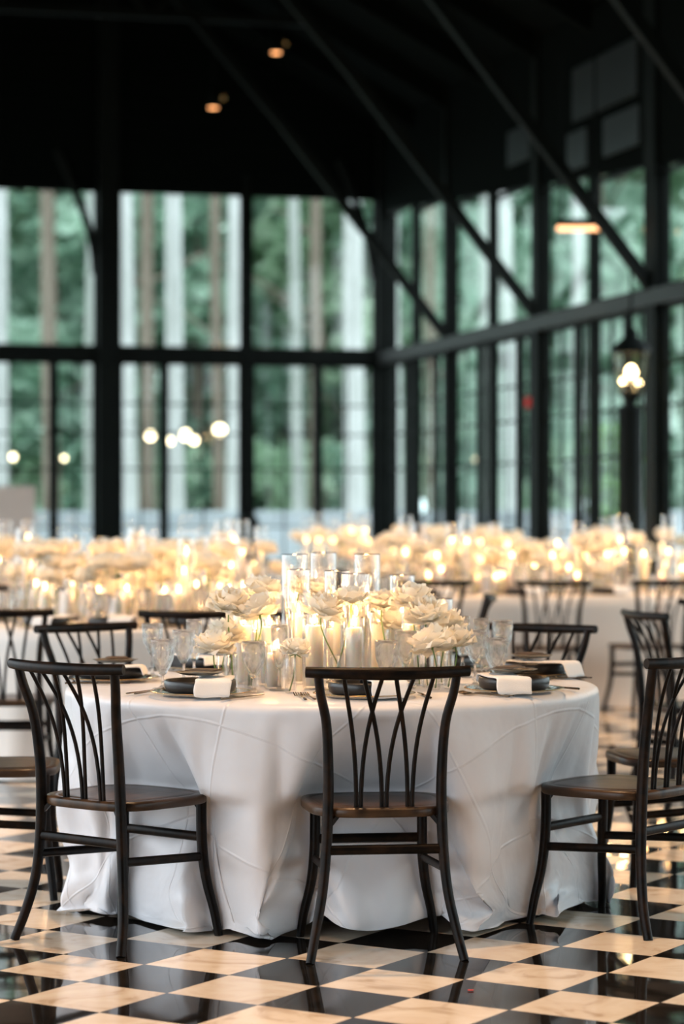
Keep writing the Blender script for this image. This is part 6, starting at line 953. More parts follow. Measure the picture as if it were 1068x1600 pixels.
0,0,0,0,1,-1,0,0,0,0,1,0,-1,1,-1,0,0,0,0,0,1,0,-1,0,0,0,0,0,0,0,0,0,0,0,0,0,0,0,0,2,-2,0,0,0,0,0,1,-1,1,0,-1,2,-1,4,1,4,-5,-3,0,0,
-1,-1,1,-1,0,0,1,-1,0,0,0,1,1,0,2,0,0,1,-1,0,1,0,-1,1,0,-2,-1,0,-1,-1,0,0,1,0,-1,1,0,-1,0,0,1,0,-1,-1,2,0,-1,-1,1,3,-2,0,1,-2,0,0,0,1,-1,0,
-14,0,0,0,0,0,0,1,-1,1,0,-1,0,0,0,0,0,1,-1,0,0,0,0,0,1,-1,0,1,0,-1,1,-1,0,0,0,0,0,0,0,0,0,5,-4,-1,0,1,-1,2,-2,0,0,0,0,0,1,0,-1,0,0,0,
0,0,0,0,0,0,0,1,0,-1,0,0,0,0,0,0,1,0,-1,0,0,0,1,-1,0,1,-1,0,0,0,0,4,-4,0,0,1,0,-1,0,0,0,2,-2,2,-1,0,-1,0,0,0,0,0,1,-1,1,1,-1,0,1,-2,
1,0,-1,0,0,0,0,0,0,0,1,-1,1,1,0,5,1,-4,1,0,0,0,-1,2,-2,-2,1,-1,-1,0,-1,0,1,-1,0,0,0,1,-1,1,-1,1,-1,1,-1,0,1,-1,0,1,1,-2,1,0,-1,0,1,0,0,-1,
-14,1,-1,0,0,0,0,3,-3,1,-1,0,1,-1,0,0,1,-1,0,0,0,0,0,0,0,0,1,-1,0,1,-1,1,-1,0,0,0,0,0,0,0,1,-1,0,0,1,0,-1,1,-1,0,0,1,-1,3,-3,0,0,0,0,0,
0,0,0,0,0,1,0,-1,0,0,0,0,0,0,0,0,0,0,0,0,0,0,0,0,0,0,0,0,0,0,1,-1,0,0,0,0,0,0,0,2,-1,-1,1,0,-1,0,1,0,0,0,-1,0,1,-1,0,-1,2,-1,1,0,
0,0,-1,1,-1,0,0,0,0,0,0,1,1,0,1,-1,1,1,0,-1,0,0,0,1,-3,1,0,0,0,-2,0,0,0,0,1,0,0,-1,0,0,1,-1,0,1,-1,0,0,0,0,0,1,-1,1,-1,0,0,1,-1,0,0,
-14,2,-2,0,0,1,0,1,-1,0,0,0,-1,0,0,0,0,3,-3,0,0,0,0,1,-1,0,1,-1,0,0,0,0,1,-1,0,0,0,0,0,2,0,-1,0,-1,0,0,0,1,-1,0,0,0,1,-1,0,0,0,0,0,0,
0,0,0,0,0,0,0,0,0,0,0,0,0,0,0,0,1,0,-1,0,0,1,-1,0,0,0,0,0,0,0,1,1,-1,-1,0,0,0,0,2,-1,-1,1,-1,2,-2,0,0,0,0,0,1,-1,0,1,-1,2,-2,1,0,0,
0,0,-1,0,0,0,0,0,0,1,-1,0,2,0,0,-1,-2,1,0,1,-1,0,1,-1,2,1,-1,-1,0,-1,0,0,0,0,0,2,-1,0,-1,0,1,0,0,-1,1,-1,0,0,0,0,0,1,-1,1,0,0,0,0,-1,0,
-14,1,-1,1,0,6,-6,0,1,-2,0,0,0,1,-1,0,1,0,0,-1,0,0,0,0,0,0,0,0,0,0,0,0,0,0,0,0,0,0,0,0,0,0,4,-2,0,0,-1,-1,1,-1,1,-1,0,0,0,0,0,0,0,0,
0,0,0,0,0,1,-1,0,0,0,0,0,1,-1,0,0,0,0,0,0,0,1,-1,0,0,0,0,0,0,0,1,1,-1,-1,1,-1,0,0,0,1,1,-2,1,0,-1,1,0,0,0,-1,0,0,0,0,0,1,-1,0,3,-2,
0,-1,1,2,-2,0,-1,0,0,0,0,1,1,0,1,-2,0,-1,0,0,0,0,0,0,1,1,0,0,0,-1,0,-1,1,-1,0,1,0,-1,0,0,0,1,2,-3,1,-1,1,-1,0,0,0,0,1,0,-1,0,1,0,0,0,
-13,-1,1,-1,3,-4,2,0,-1,0,1,-1,0,0,0,1,-1,1,-1,0,0,0,2,-1,-1,0,1,0,0,2,-2,-1,0,0,0,0,0,0,0,0,1,-1,1,4,-3,-2,0,0,1,-1,0,1,0,-1,0,0,0,0,0,0,
0,1,-1,0,0,0,0,0,1,0,0,-1,0,0,0,0,1,-1,0,1,-1,1,0,-1,0,0,0,0,0,1,-1,1,0,-1,0,1,-1,0,0,1,1,-2,1,0,0,-1,1,-1,0,1,-1,0,0,0,1,-1,1,0,0,1,
-2,1,-1,1,-1,0,0,0,0,0,1,0,0,1,-1,-1,0,1,-1,0,0,0,0,0,1,1,0,0,-1,0,-1,0,0,1,0,0,0,0,0,-1,1,-1,2,-2,0,0,0,0,0,0,0,0,0,0,0,0,0,1,-1,0,
-14,1,0,-1,3,7,-8,0,-1,-1,0,2,-2,0,1,-1,4,-3,-1,0,0,0,1,-1,0,0,1,-1,4,-3,-1,1,-1,0,0,0,0,0,0,1,-1,0,0,2,-2,1,-1,1,0,-1,0,0,4,-4,1,0,-1,0,0,0,
0,0,3,-3,1,-1,1,-1,1,-1,0,1,-1,0,0,0,3,-2,0,-1,0,0,0,0,0,0,0,0,1,-1,1,0,0,-1,0,0,0,0,1,0,0,-1,4,-3,-1,1,-1,1,0,-1,0,1,-1,0,0,1,-1,1,1,0,
-1,-1,0,0,1,-1,0,0,0,0,0,1,1,0,0,-2,0,0,0,0,0,0,0,1,0,1,1,-1,0,-1,-1,1,-1,1,-1,1,-1,0,0,1,-1,1,1,-1,0,-1,0,0,0,1,0,0,-1,1,-1,1,1,-1,2,-3,
-13,2,-2,0,3,-1,-1,-1,-1,1,-1,1,-1,0,2,1,0,-3,1,-1,0,0,0,1,0,-1,0,0,2,-2,0,0,0,1,-1,1,-1,3,-3,0,0,0,0,1,-1,0,0,0,1,-1,0,0,2,-2,0,2,-1,-1,0,0,
1,-1,0,1,-1,1,-1,0,0,1,-1,0,0,0,0,0,1,0,2,-3,0,1,-1,1,0,-1,0,0,0,0,1,0,2,-3,0,0,0,1,0,0,-1,4,-2,0,-1,-1,1,-1,0,1,-1,0,0,0,0,0,1,0,0,2,
-2,0,-1,1,-1,0,0,0,0,1,-1,1,1,0,0,-2,0,1,0,-1,0,0,0,0,4,-3,1,0,0,-2,0,0,1,2,-2,0,0,0,-1,0,1,-1,1,-1,0,1,-1,0,1,-1,0,0,1,-1,0,0,0,1,3,-3,
-13,1,-2,0,7,-4,-1,-1,-1,0,1,0,0,-1,4,6,-4,-5,-1,0,0,1,0,2,-3,0,2,-1,0,0,0,-1,1,-1,0,0,0,0,1,0,-1,0,0,1,-1,0,1,-1,0,1,-1,1,0,0,-1,0,0,0,0,0,
0,0,0,0,0,0,0,1,-1,2,-2,0,0,0,0,0,2,0,-1,-1,1,-1,0,0,0,0,0,0,0,0,0,1,1,-2,0,0,0,1,0,-1,0,1,0,0,-1,0,0,1,0,-1,0,0,0,0,0,1,-1,1,-1,2,
0,-1,-1,1,0,-1,0,0,0,0,6,-4,0,0,-1,0,-1,0,0,0,0,0,1,-1,2,-1,1,0,-1,0,0,-1,1,2,2,-4,1,-2,0,0,0,1,1,-2,1,-1,0,0,0,0,0,0,0,0,1,-1,1,2,-3,6,
-12,1,-2,2,0,-1,0,-1,0,-1,1,-1,1,-1,1,1,1,-3,0,0,1,0,-1,2,-2,1,0,0,0,0,-1,1,-1,0,0,0,1,0,-1,0,0,0,0,1,0,0,-1,1,-1,0,0,0,1,-1,0,1,-1,0,0,0,
0,1,0,-1,0,0,0,0,1,-1,2,-2,0,1,0,-1,1,0,-1,0,0,1,0,0,-1,0,0,0,0,4,-3,-1,1,0,-1,1,3,-4,1,0,-1,1,-1,0,1,0,0,-1,0,0,0,0,0,0,1,-1,1,-1,1,1,
-1,0,-1,0,0,0,2,-1,0,0,0,1,0,0,0,-1,-1,0,0,0,0,0,0,1,1,-1,2,-1,0,0,-2,1,0,4,-5,0,1,0,0,0,0,0,1,-1,-1,0,0,1,-1,1,-1,1,-1,1,-1,1,0,-1,1,0,
-10,-2,-1,1,0,-1,2,-2,-1,1,-1,1,-1,0,1,0,0,0,0,0,-1,2,-1,0,-1,0,1,0,1,-1,0,-1,0,0,0,0,0,0,0,0,0,0,1,-1,0,0,0,0,0,0,0,3,-2,-1,1,-1,1,0,0,-1,
1,-1,0,0,0,1,-1,0,0,1,0,0,0,0,3,-1,-1,0,-2,1,-1,0,1,-1,0,0,0,0,2,-1,-1,1,1,-1,0,-1,3,-1,-1,0,-1,1,-1,1,-1,0,1,0,0,-1,0,0,0,0,1,-1,0,1,-1,2,
0,-1,0,0,0,-1,1,0,-1,1,1,1,0,0,-2,-1,0,0,0,0,0,0,0,1,-1,0,3,-1,0,-1,3,-4,0,1,0,-1,0,0,0,0,0,1,0,0,0,0,-1,0,0,0,0,0,0,0,1,-1,0,1,0,0,
-10,-3,1,1,0,-2,-1,1,-1,0,1,-1,1,0,-1,2,1,-3,0,0,1,0,0,1,-1,0,0,0,-1,2,-2,0,1,-1,0,0,1,0,0,-1,0,0,0,1,-1,1,-1,0,1,-1,1,1,-2,0,0,0,0,0,0,1,
5,-6,0,0,1,-1,0,0,0,2,-2,4,-4,10,-6,0,-2,2,-4,0,1,-1,1,-1,0,0,0,0,0,2,-2,1,1,3,-5,0,4,-3,0,1,-2,1,-1,1,0,0,0,0,-1,0,0,0,0,0,1,-1,1,-1,0,1,
2,-2,0,0,-1,0,0,0,0,0,1,0,2,0,-2,-1,0,0,0,0,0,0,0,1,-1,5,-3,0,0,-1,2,-2,0,0,-1,0,1,0,0,0,0,0,0,0,-1,1,-1,0,3,-3,1,-1,0,0,0,1,0,1,-1,1,
-12,0,-1,2,-1,0,-1,1,-1,0,-1,0,0,0,1,-1,2,0,-2,0,1,0,-1,0,1,0,0,0,0,0,0,0,-1,0,0,0,0,0,2,-2,0,0,1,0,0,0,2,-3,0,1,1,-1,0,-1,0,0,0,0,0,2,
2,-4,0,0,0,1,-1,0,0,0,0,2,1,-1,3,-3,-1,0,0,-1,0,1,-1,0,0,0,0,0,0,1,0,0,0,3,-3,0,1,-1,-1,2,-1,0,0,-1,4,-4,0,1,0,-1,1,-1,1,0,0,-1,0,1,-1,1,
1,-1,1,-1,0,-1,0,0,1,0,0,1,0,0,1,-2,0,0,-1,0,0,0,0,2,-1,1,0,0,0,0,1,-2,0,-1,1,-1,1,1,-1,-1,0,1,0,0,0,0,-1,0,1,1,-1,-1,1,-1,1,-1,1,0,0,0,
-13,1,-1,2,-1,-1,1,-1,-1,1,-1,0,0,0,0,1,1,-1,0,0,0,3,-3,0,0,0,-1,2,-1,1,0,-1,0,0,-1,1,0,-1,5,-5,0,0,0,1,-1,6,-4,-1,-1,0,1,0,0,0,-1,1,0,-1,0,3,
0,-2,0,-1,0,1,-1,0,0,0,0,3,-1,0,6,-5,-1,-2,0,1,0,0,0,-1,0,0,0,0,1,0,0,-1,2,1,-1,-2,1,1,7,-4,-4,0,0,0,0,0,0,-1,0,0,0,0,0,0,1,-1,0,0,1,0,
3,-1,-2,1,-1,0,-1,0,0,1,1,1,0,-1,-1,-1,0,0,1,-1,0,0,0,0,0,1,1,1,-1,-1,2,-2,1,-1,3,-4,1,1,1,-2,0,0,0,1,-2,0,0,0,0,0,1,-1,0,1,0,0,0,-1,2,-1,
-12,0,0,2,-1,-2,0,0,0,7,-6,-2,0,1,0,0,0,9,-10,1,0,1,-2,0,6,-5,0,0,-1,2,4,-5,-1,0,4,-4,0,1,2,-2,3,-3,-1,0,1,1,1,-3,0,0,9,-7,-2,0,1,-1,0,1,0,0,
0,-1,0,0,0,0,0,0,0,0,0,2,1,1,-2,0,0,0,-1,-1,0,0,0,1,-1,0,0,0,0,1,0,0,0,2,-1,-1,1,0,-1,1,3,-4,2,1,-2,-2,1,0,-1,1,-1,0,0,0,1,-1,1,0,-1,0,
2,0,1,-2,0,-1,1,0,-1,1,0,1,1,-1,0,-2,2,-2,0,0,0,1,0,-1,2,-1,1,0,0,0,1,-2,1,-1,0,0,-1,1,2,-2,1,1,-3,5,-1,-4,0,0,0,1,6,-3,-4,0,0,2,-1,1,1,-2,
-13,0,1,1,2,-3,-1,2,1,-1,-2,0,-1,0,0,0,1,2,0,-2,1,0,-1,-1,3,-2,5,-5,0,-1,8,-6,-2,8,-7,-1,2,10,-9,2,-3,-2,2,0,-2,2,0,-1,0,1,4,-6,2,-1,4,-5,8,-6,0,0,
0,0,0,0,-1,-1,1,-1,0,0,0,8,-5,0,0,0,-1,2,-4,0,1,-1,0,0,8,4,-12,1,0,0,0,-1,2,2,-1,-2,1,0,-2,2,7,-9,0,3,0,-2,-1,1,0,-1,1,-1,0,0,1,3,-3,-1,0,1,
0,1,3,-4,-1,0,0,0,1,0,0,2,0,-1,-1,0,1,-2,0,0,0,1,-1,1,3,-4,1,2,0,-1,1,-2,1,-2,3,-3,1,1,1,-2,4,-3,-1,-1,0,1,2,-3,1,0,2,-1,1,3,-4,-1,2,14,-12,-4,
-13,1,2,0,-1,-1,-1,1,2,-2,-2,1,0,0,1,-1,-1,3,-1,-1,0,0,0,2,0,-2,3,-1,-3,1,6,-3,0,-2,-1,-1,3,2,-2,5,-8,6,-3,-1,-1,1,0,-1,-1,2,3,-3,1,9,-8,0,1,-2,0,-1,
0,-2,9,3,-12,0,6,-6,0,2,12,-13,3,0,-1,5,-7,2,-2,5,-2,-3,1,1,6,0,1,-7,4,-6,1,-1,0,2,4,-5,0,1,-2,0,5,1,-2,-3,4,-5,0,-1,2,-2,7,-7,0,1,0,-1,1,1,-1,-1,
2,0,0,-1,0,0,-1,0,0,2,0,3,-2,0,-1,4,-3,-2,-1,0,0,0,1,0,0,0,1,1,0,-1,1,-1,0,-2,2,-1,-1,3,0,-1,1,-1,-1,0,0,0,10,-11,0,1,1,0,4,-2,2,7,-10,3,-4,0,
-5,-7,2,0,-2,0,0,0,3,-4,1,-2,1,1,-1,4,0,-2,0,-1,0,0,0,-1,2,-2,4,7,-2,-8,5,-2,-1,-2,-1,0,6,-2,-2,4,-4,-1,2,-3,2,-1,0,-1,0,2,2,-4,1,0,-1,4,0,-3,1,-1,
0,2,2,2,-5,-1,9,-10,0,4,-4,0,13,-9,3,-4,-2,1,0,3,-5,1,2,3,-1,2,1,-2,8,-13,-1,0,0,3,4,-6,1,0,2,-3,-2,2,2,-2,2,3,-6,0,-1,1,3,-4,0,1,0,-1,3,-2,-1,1,
0,2,-2,0,3,-2,-1,7,-5,-2,1,2,1,1,-3,5,-7,7,-8,1,-1,0,0,1,2,-1,1,-1,0,2,0,-1,1,-1,3,-3,-3,4,0,-2,-1,0,0,9,-8,0,2,0,-3,1,-1,1,5,-2,1,-5,7,-4,-2,-1,
-9,-3,3,-1,-1,0,-1,2,2,-4,15,-15,0,2,2,-3,-1,1,-1,1,-2,0,0,1,6,-1,-2,-2,2,1,1,-1,6,-9,7,5,-12,2,3,-7,0,1,1,0,5,-5,-1,-1,-1,4,0,-2,0,-2,1,4,0,-1,1,-3,
-1,2,3,1,3,-5,9,-3,-8,-2,0,6,-1,-1,-3,3,-3,2,-3,5,-2,-3,4,2,0,1,1,0,-4,-2,-1,4,-3,2,1,-3,0,-1,-1,1,-2,2,0,5,-1,-4,0,0,-2,4,-3,0,0,-1,1,0,3,-3,0,1,
-1,4,-5,12,-11,1,12,-12,2,-3,10,-3,-4,-1,1,-2,5,-4,-2,-1,0,1,-1,2,0,6,-7,3,3,-5,1,1,6,-7,-1,1,-2,4,-1,-2,0,0,0,5,-5,9,-8,1,-3,4,-3,-1,3,-2,4,-6,2,0,0,0,
-6,-8,6,-1,-1,0,-1,2,12,-16,9,1,-8,6,-6,-2,0,2,0,1,-2,-2,2,5,-1,2,-4,7,-3,-2,1,4,-2,-5,0,6,-6,2,-2,-2,1,8,-3,0,0,-5,3,4,-5,0,-1,7,-7,-1,9,-7,0,-1,-2,6,
-6,2,2,1,2,-4,3,0,-3,-3,-2,3,1,1,-3,4,-3,3,6,-9,0,-2,16,-10,-1,3,1,-2,-5,4,-4,-3,3,-2,6,1,-7,6,-6,4,-5,2,0,8,0,-9,2,2,-3,0,0,-1,-1,2,-1,0,0,0,0,1,
-2,0,0,5,1,-2,8,1,-12,3,5,-8,0,1,4,-6,7,-5,-1,0,-1,1,0,2,0,0,-2,1,-1,2,9,-1,-3,-4,1,-4,-1,2,13,-3,-10,1,-1,3,13,-17,6,-2,-2,0,-1,-1,5,7,-7,3,-6,-2,1,1,
-10,3,0,-3,-1,1,0,1,3,-4,3,-1,10,3,-13,-1,5,-4,6,-5,8,-3,-7,-3,4,1,-1,-1,3,-3,1,-2,-2,1,2,4,-3,-3,9,-5,5,0,-11,2,5,-3,-3,1,3,-1,0,6,-3,-4,10,-9,0,3,2,-2,
-2,-2,3,1,1,-2,1,4,-5,-4,-2,6,-1,0,-5,5,2,0,5,-12,3,3,-4,2,1,2,1,0,-2,0,9,-12,11,-14,1,6,-1,-6,2,0,-1,4,0,-4,-1,15,-15,1,0,12,-12,-1,0,1,-2,2,0,0,1,-1,
-2,0,1,3,-1,10,2,-1,-5,4,-6,-5,-2,2,1,-2,7,-4,4,-8,-1,1,0,2,-1,1,2,-3,3,13,-10,2,-6,-2,5,3,-1,-2,0,3,-2,-4,0,3,3,0,0,-4,-1,-2,0,1,7,-8,11,-12,-1,2,0,16,
-15,5,4,-3,-1,1,-1,1,2,8,-8,-1,-2,6,3,-5,-5,-2,9,3,14,-19,6,-10,2,1,3,-8,8,-4,-1,3,4,-2,-3,2,2,-7,3,5,2,3,0,-14,3,1,6,-8,18,-11,-8,0,11,-3,2,5,-14,9,-5,-8,
19,-7,-6,0,1,-1,-1,4,2,4,-8,0,-5,-1,0,1,3,1,4,-6,12,4,-12,0,-4,3,1,1,-5,1,8,-8,5,-9,8,0,-7,10,-13,9,-5,-1,6,4,-7,-3,7,-6,7,-2,-2,3,0,-3,-6,3,-2,-1,-1,2,
9,-5,-3,4,11,-16,2,1,13,6,-17,-3,-4,0,3,1,0,-3,1,3,-5,1,0,1,-2,1,0,1,-1,15,-10,4,-7,11,-5,-2,13,-11,1,1,11,-18,-2,11,-4,6,-12,8,-8,4,-4,11,-5,-1,-5,11,-13,0,7,-5,
-14,14,-6,-1,-2,14,1,-15,-2,7,-3,4,5,-5,6,4,-17,7,0,4,4,-6,2,1,-10,5,-3,-4,5,1,-6,2,-3,10,-3,-2,7,-12,-1,13,-2,-7,1,-4,4,-2,8,3,0,1,-12,6,-5,10,-3,2,-1,9,-10,4,
-2,-3,-9,2,4,0,0,7,-2,4,-6,-1,-7,-3,5,0,0,5,2,0,2,-3,-3,9,-13,5,0,-1,-2,6,-2,-2,-1,5,-10,3,6,11,-4,-7,0,-9,1,8,-5,-2,6,10,-13,-2,1,7,3,-4,-4,8,-11,-4,3,4,
-2,12,-5,-4,9,0,-17,5,16,-13,-8,-2,2,0,1,1,6,-4,-3,0,-4,3,-1,1,1,0,15,-16,9,-13,7,3,-2,-3,8,9,-5,-6,-1,6,-3,-2,1,-5,-2,-4,3,16,-8,-3,16,-11,-5,3,-5,-2,4,3,-2,-8,
-5,1,-6,3,-2,6,7,-8,-9,13,-6,8,2,-11,3,-9,10,0,-1,6,2,-7,3,3,-10,14,-19,10,-9,9,-9,4,-2,10,0,-15,22,-6,-13,1,4,-4,2,12,-6,0,12,-5,-7,2,-12,10,-3,0,2,-5,-4,8,3,4,
1,3,-9,-9,7,3,-11,6,18,-18,13,-8,-10,2,2,9,-8,-6,3,13,2,-9,-1,-7,5,0,2,0,1,3,-3,4,-11,14,-11,17,-12,0,7,-11,1,8,-3,-8,0,9,8,0,-9,-7,-2,0,-3,-1,-1,3,3,-1,8,-8,
6,-2,9,-8,3,7,-13,-3,2,-5,0,4,-3,0,5,8,-3,4,-15,3,5,3,3,0,-16,4,9,-4,-9,9,-11,11,5,1,-9,15,-4,-5,-8,7,-6,16,-5,-11,10,-2,-9,9,6,-6,-1,7,-13,4,-1,-2,0,0,3,8,
4,-14,10,-3,5,-14,13,1,3,-7,-8,12,6,-11,-2,-7,8,-10,18,5,-17,17,-10,0,-1,17,-12,-10,-4,8,6,5,4,1,1,-12,-12,20,-7,-7,4,-1,0,-1,-8,13,-13,14,-4,-3,16,-16,-2,3,-10,5,4,-2,10,-1,
-5,10,0,-12,7,-4,0,-7,4,10,-15,-1,7,0,0,-11,12,2,2,-6,-6,0,8,-6,4,-4,4,2,-5,7,-13,25,-16,-11,16,10,-12,-5,-3,1,0,20,0,-16,13,5,-3,-18,9,-7,14,-13,1,2,4,-17,7,2,-7,3,
-5,5,15,-17,-5,25,2,-1,-20,-3,2,15,2,-18,10,11,-18,3,8,2,4,2,3,-3,-7,1,-15,11,8,-7,3,-13,11,-4,3,-13,1,15,-1,-13,13,-7,4,1,-5,1,4,-10,17,-9,-11,0,2,1,7,5,-3,-5,6,11,)
q_ = np.cumsum(np.cumsum(np.array(CL).reshape(3, 42, 180), axis=2), axis=1) * .0015      # radius, sideways shift, height of the hanging cloth, ring by ring
an_ = 2 * np.pi * np.arange(180) / 180 + q_[1] / .9
a_ = np.stack([q_[0] * np.cos(an_), q_[0] * np.sin(an_), q_[2]], axis=2)
NRr, NAa = 42, 180
ver = []; uvs = []
for r_ in (.0, .3, .6, .8):
    for k in range(NAa):
        an = 2 * math.pi * k / NAa; ver.append((r_ * math.cos(an), r_ * math.sin(an), TZ)); uvs.append((r_ * math.cos(an), r_ * math.sin(an)))
zoff = TZ - float(a_[0, :, 2].mean())
for i in range(NRr):
    rr = 1.76 * (43 + i) / 84
    for k in range(NAa):
        an = 2 * math.pi * k / NAa; z = a_[i, k, 2]; ver.append((a_[i, k, 0], a_[i, k, 1], max(.004, z + zoff * min(1, max(0, (z - .5) / .2)) - (.006 if z < .3 else .006 * max(0, (.5 - z) / .2) if z < .5 else 0)))); uvs.append((rr * math.cos(an), rr * math.sin(an)))
fs = []
for i in range(NRr + 3):
    for k in range(NAa): fs.append((i * NAa + k, i * NAa + (k + 1) % NAa, (i + 1) * NAa + (k + 1) % NAa, (i + 1) * NAa + k))
me = bpy.data.meshes.new('tablecloth'); me.from_pydata(ver, [], [f[::-1] for f in fs]); me.materials.append(M['cloth'])
me.polygons.foreach_set('use_smooth', [True] * len(me.polygons))
ul = me.uv_layers.new(name='UVMap'); ang = R(33)
ul.data.foreach_set('uv', [c for l in me.loops for c in (uvs[l.vertex_index][0] * math.cos(ang) - uvs[l.vertex_index][1] * math.sin(ang), uvs[l.vertex_index][0] * math.sin(ang) + uvs[l.vertex_index][1] * math.cos(ang))])
me.update()
mc = bpy.data.objects.new('tablecloth', me); COL.objects.link(mc); mc.location = TC
md = mc.modifiers.new('smooth', 'SMOOTH'); md.factor = .5; md.iterations = 2
md = mc.modifiers.new('sub', 'SUBSURF'); md.levels = 1; md.render_levels = 1
tag(mc, 'white satin cloth over the sharp round table in the middle, pooling on the tiles', 'tablecloth')

# ------------------------------------------------------------------ chairs at the main table
main_chair = None
def chair(x, y, deg, label, group=None):
    global main_chair
    if main_chair is None: main_chair = make_chair('bentwood_chair', label, (x, y, 0), R(deg)); o = main_chair
    else: o = dup(main_chair, (x, y, 0), R(deg), label)
    if group: o['group'] = group
    return o
for (x, y, a, l) in CH: chair(x, y, a, l, 'bentwood chairs around the sharp round table')

# ------------------------------------------------------------------ tableware builders (origin on the table)
def petal(b, phi, L, W, e0, e1, r0, z0, ruf, rnd, nu=6, nv=6):
    P = []; r_, z = r0, z0; ds = L / nv; ph = rnd.uniform(0, 6)
    for j in range(nv + 1):
        v = j / nv; e = e0 + (e1 - e0) * math.sin(v * math.pi / 2 * 1.0)**1.2
        if v > .72: e -= (v - .72) * 4.2 * ruf
        w_ = W * math.sin(math.pi * (.12 + .64 * v))**.65 * (1 if v < .95 else .86)
        row = []
        for i in range(nu + 1):
            u = -1 + 2 * i / nu; aa = phi + u * w_ / max(r_ + .012, .018)
            dr = -.004 * u * u * v + .002 * math.sin(u * 3 + ph) * v; dz = .0032 * math.sin(u * 3.4 + ph * 1.7) * v * v - .012 * u**4 * v * v
            row.append(((r_ + dr) * math.cos(aa), (r_ + dr) * math.sin(aa), z + dz))
        P.append(row)
        r_ += math.cos(e) * ds; z += math.sin(e) * ds
    b.grid(P)
def bloom_mb(seed, lo=False):
    rnd = random.Random(seed); b = MB()
    lay = [(3, .038, .020, 1.3, 1.95, .002), (5, .044, .028, 1.1, 1.85, .005), (6, .050, .036, .85, 1.7, .008), (7, .056, .043, .6, 1.5, .011), (7, .060, .049, .35, 1.3, .013), (8, .062, .052, .1, 1.0, .013), (7, .062, .052, -.25, .6, .011)]
    for q, (n, L, W, e0, e1, r0) in enumerate(lay):
        for i in range(n):
            petal(b, 2 * math.pi * (i + rnd.uniform(-.18, .18)) / n + q * .7, L * rnd.uniform(.9, 1.12), W * rnd.uniform(.9, 1.1), e0 + rnd.uniform(-.12, .12), e1 + rnd.uniform(-.15, .15), r0, 0, .2 + q * .09, rnd, 4 if lo else 8, 4 if lo else 7)
    return b
BL = []; BLO = []
def mesh_only(mb, name, m):
    me = bpy.data.meshes.new(name); me.from_pydata(mb.v, [], mb.f); me.materials.append(m); me.polygons.foreach_set('use_smooth', mb.sm); me.update(); return me
for s_ in range(4): BL.append(mesh_only(bloom_mb(s_), 'bloom', M['petal']))
for s_ in range(3): BLO.append(mesh_only(bloom_mb(s_ + 9, True), 'bloom', M['petal']))
def rose(base, head_, label, group, seed=0, size=1.0, lo=False, tilt=None):
    """a cut rose whose stem starts at base and carries its bloom at head_"""
    rnd = random.Random(seed * 13 + 5); base = Vector(base); head_ = Vector(head_)
    t = thing('rose', base, label, 'flower', group=group); d = head_ - base
    o = bpy.data.objects.new('bloom', (BLO if lo else BL)[seed % (3 if lo else 4)]); COL.objects.link(o); o.parent = t; KIDS.setdefault(t.name, []).append(o)
    tl = tilt or (rnd.uniform(-.5, .25) + .25, rnd.uniform(-.45, .45)); o.location = d; o.rotation_euler = (tl[0], tl[1], rnd.uniform(0, 6)); o.rotation_mode = 'XYZ'
    E_ = Euler((tl[0], tl[1], 0)).to_matrix(); ax = E_ @ Vector((0, 0, 1)); o.rotation_euler = (E_ @ Euler((0, 0, rnd.uniform(0, 6))).to_matrix()).to_euler(); o.scale = (size, size, size * 1.22)
    o.location = d - ax * .018 * size
    P = bez((0, 0, 0), d * .4 + Vector((rnd.uniform(-.02, .02), 0, 0)), d - ax * .09, d - ax * .02, 9)
    b = MB(); b.tube(P, .0023, 6)
    for q in range(0 if lo else 4):
        an = q * 1.57 + rnd.random(); s1 = d - ax * .02; out = E_ @ Vector((math.cos(an), math.sin(an), -.25)); sd = E_ @ Vector((-math.sin(an), math.cos(an), 0))
        b.add([s1 + sd * .003, s1 + out * .018 + sd * .004, s1 + out * .036, s1 + out * .018 - sd * .004, s1 - sd * .003], [(0, 1, 2, 3, 4)], True)
    b.build('stem', M['stem'], t)
    return t
PR = {}
def proto_dup(key, maker, loc, label, group=None, rz=None, scale=None):
    if key not in PR: PR[key] = maker(); o = PR[key]; o.location = loc; tag(o, label, None, group)
    else: o = dup(PR[key], loc, None, label, group)
    if rz is not None: o.rotation_euler = (0, 0, rz)
    if scale: o.scale = scale
    return o
def mk_vase(r_, h, name='glass_cylinder', cat='glass vase', n=28):
    def f():
        b = MB(); b.lathe([(0, .006), (r_ - .002, .006), (r_ - .002, h)], n); b.f = [q for q in b.f]
        b = MB(); b.lathe([(0.0, .001), (r_ - .003, .001), (r_, .006), (r_, h - .004), (r_ - .0015, h), (r_ - .003, h - .004), (r_ - .003, .009), (0.0, .009)], n)
        b.f = [q for q in b.f if len(q) == 4]; b.sm = [True] * len(b.f)
        o = b.build(name, M['glass']); o['category'] = cat; return o
    return f
def mk_candle(r_, h, n=18, lit=True, energy=None):
    def f():
        t = thing('pillar_candle' if r_ > .02 else 'taper_candle', (0, 0, 0), 'x', 'candle')
        b = MB(); b.lathe([(0, 0), (r_, 0), (r_, h - .004), (r_ - .003, h), (r_ * .5, h - .003), (0, h - .005)], n); b.build('wax', M['wax'], t)
        b = MB(); b.tube([(0, 0, h - .006), (.001, 0, h + .010)], .0012, 5); b.build('wick', M['wick'], t)
        b = MB(); b.lathe([(0, 0), (.0042, .004), (.0058, .011), (.004, .022), (.0015, .031), (0, .036)], 10, (.0, 0, h + .006)); b.build('flame', M['flame'], t)
        l = LIGHT; lo = bpy.data.objects.new('flame_light', l); COL.objects.link(lo); lo.parent = t; lo.location = (0, 0, h + .028); KIDS.setdefault(t.name, []).append(lo)
        return t
    return f
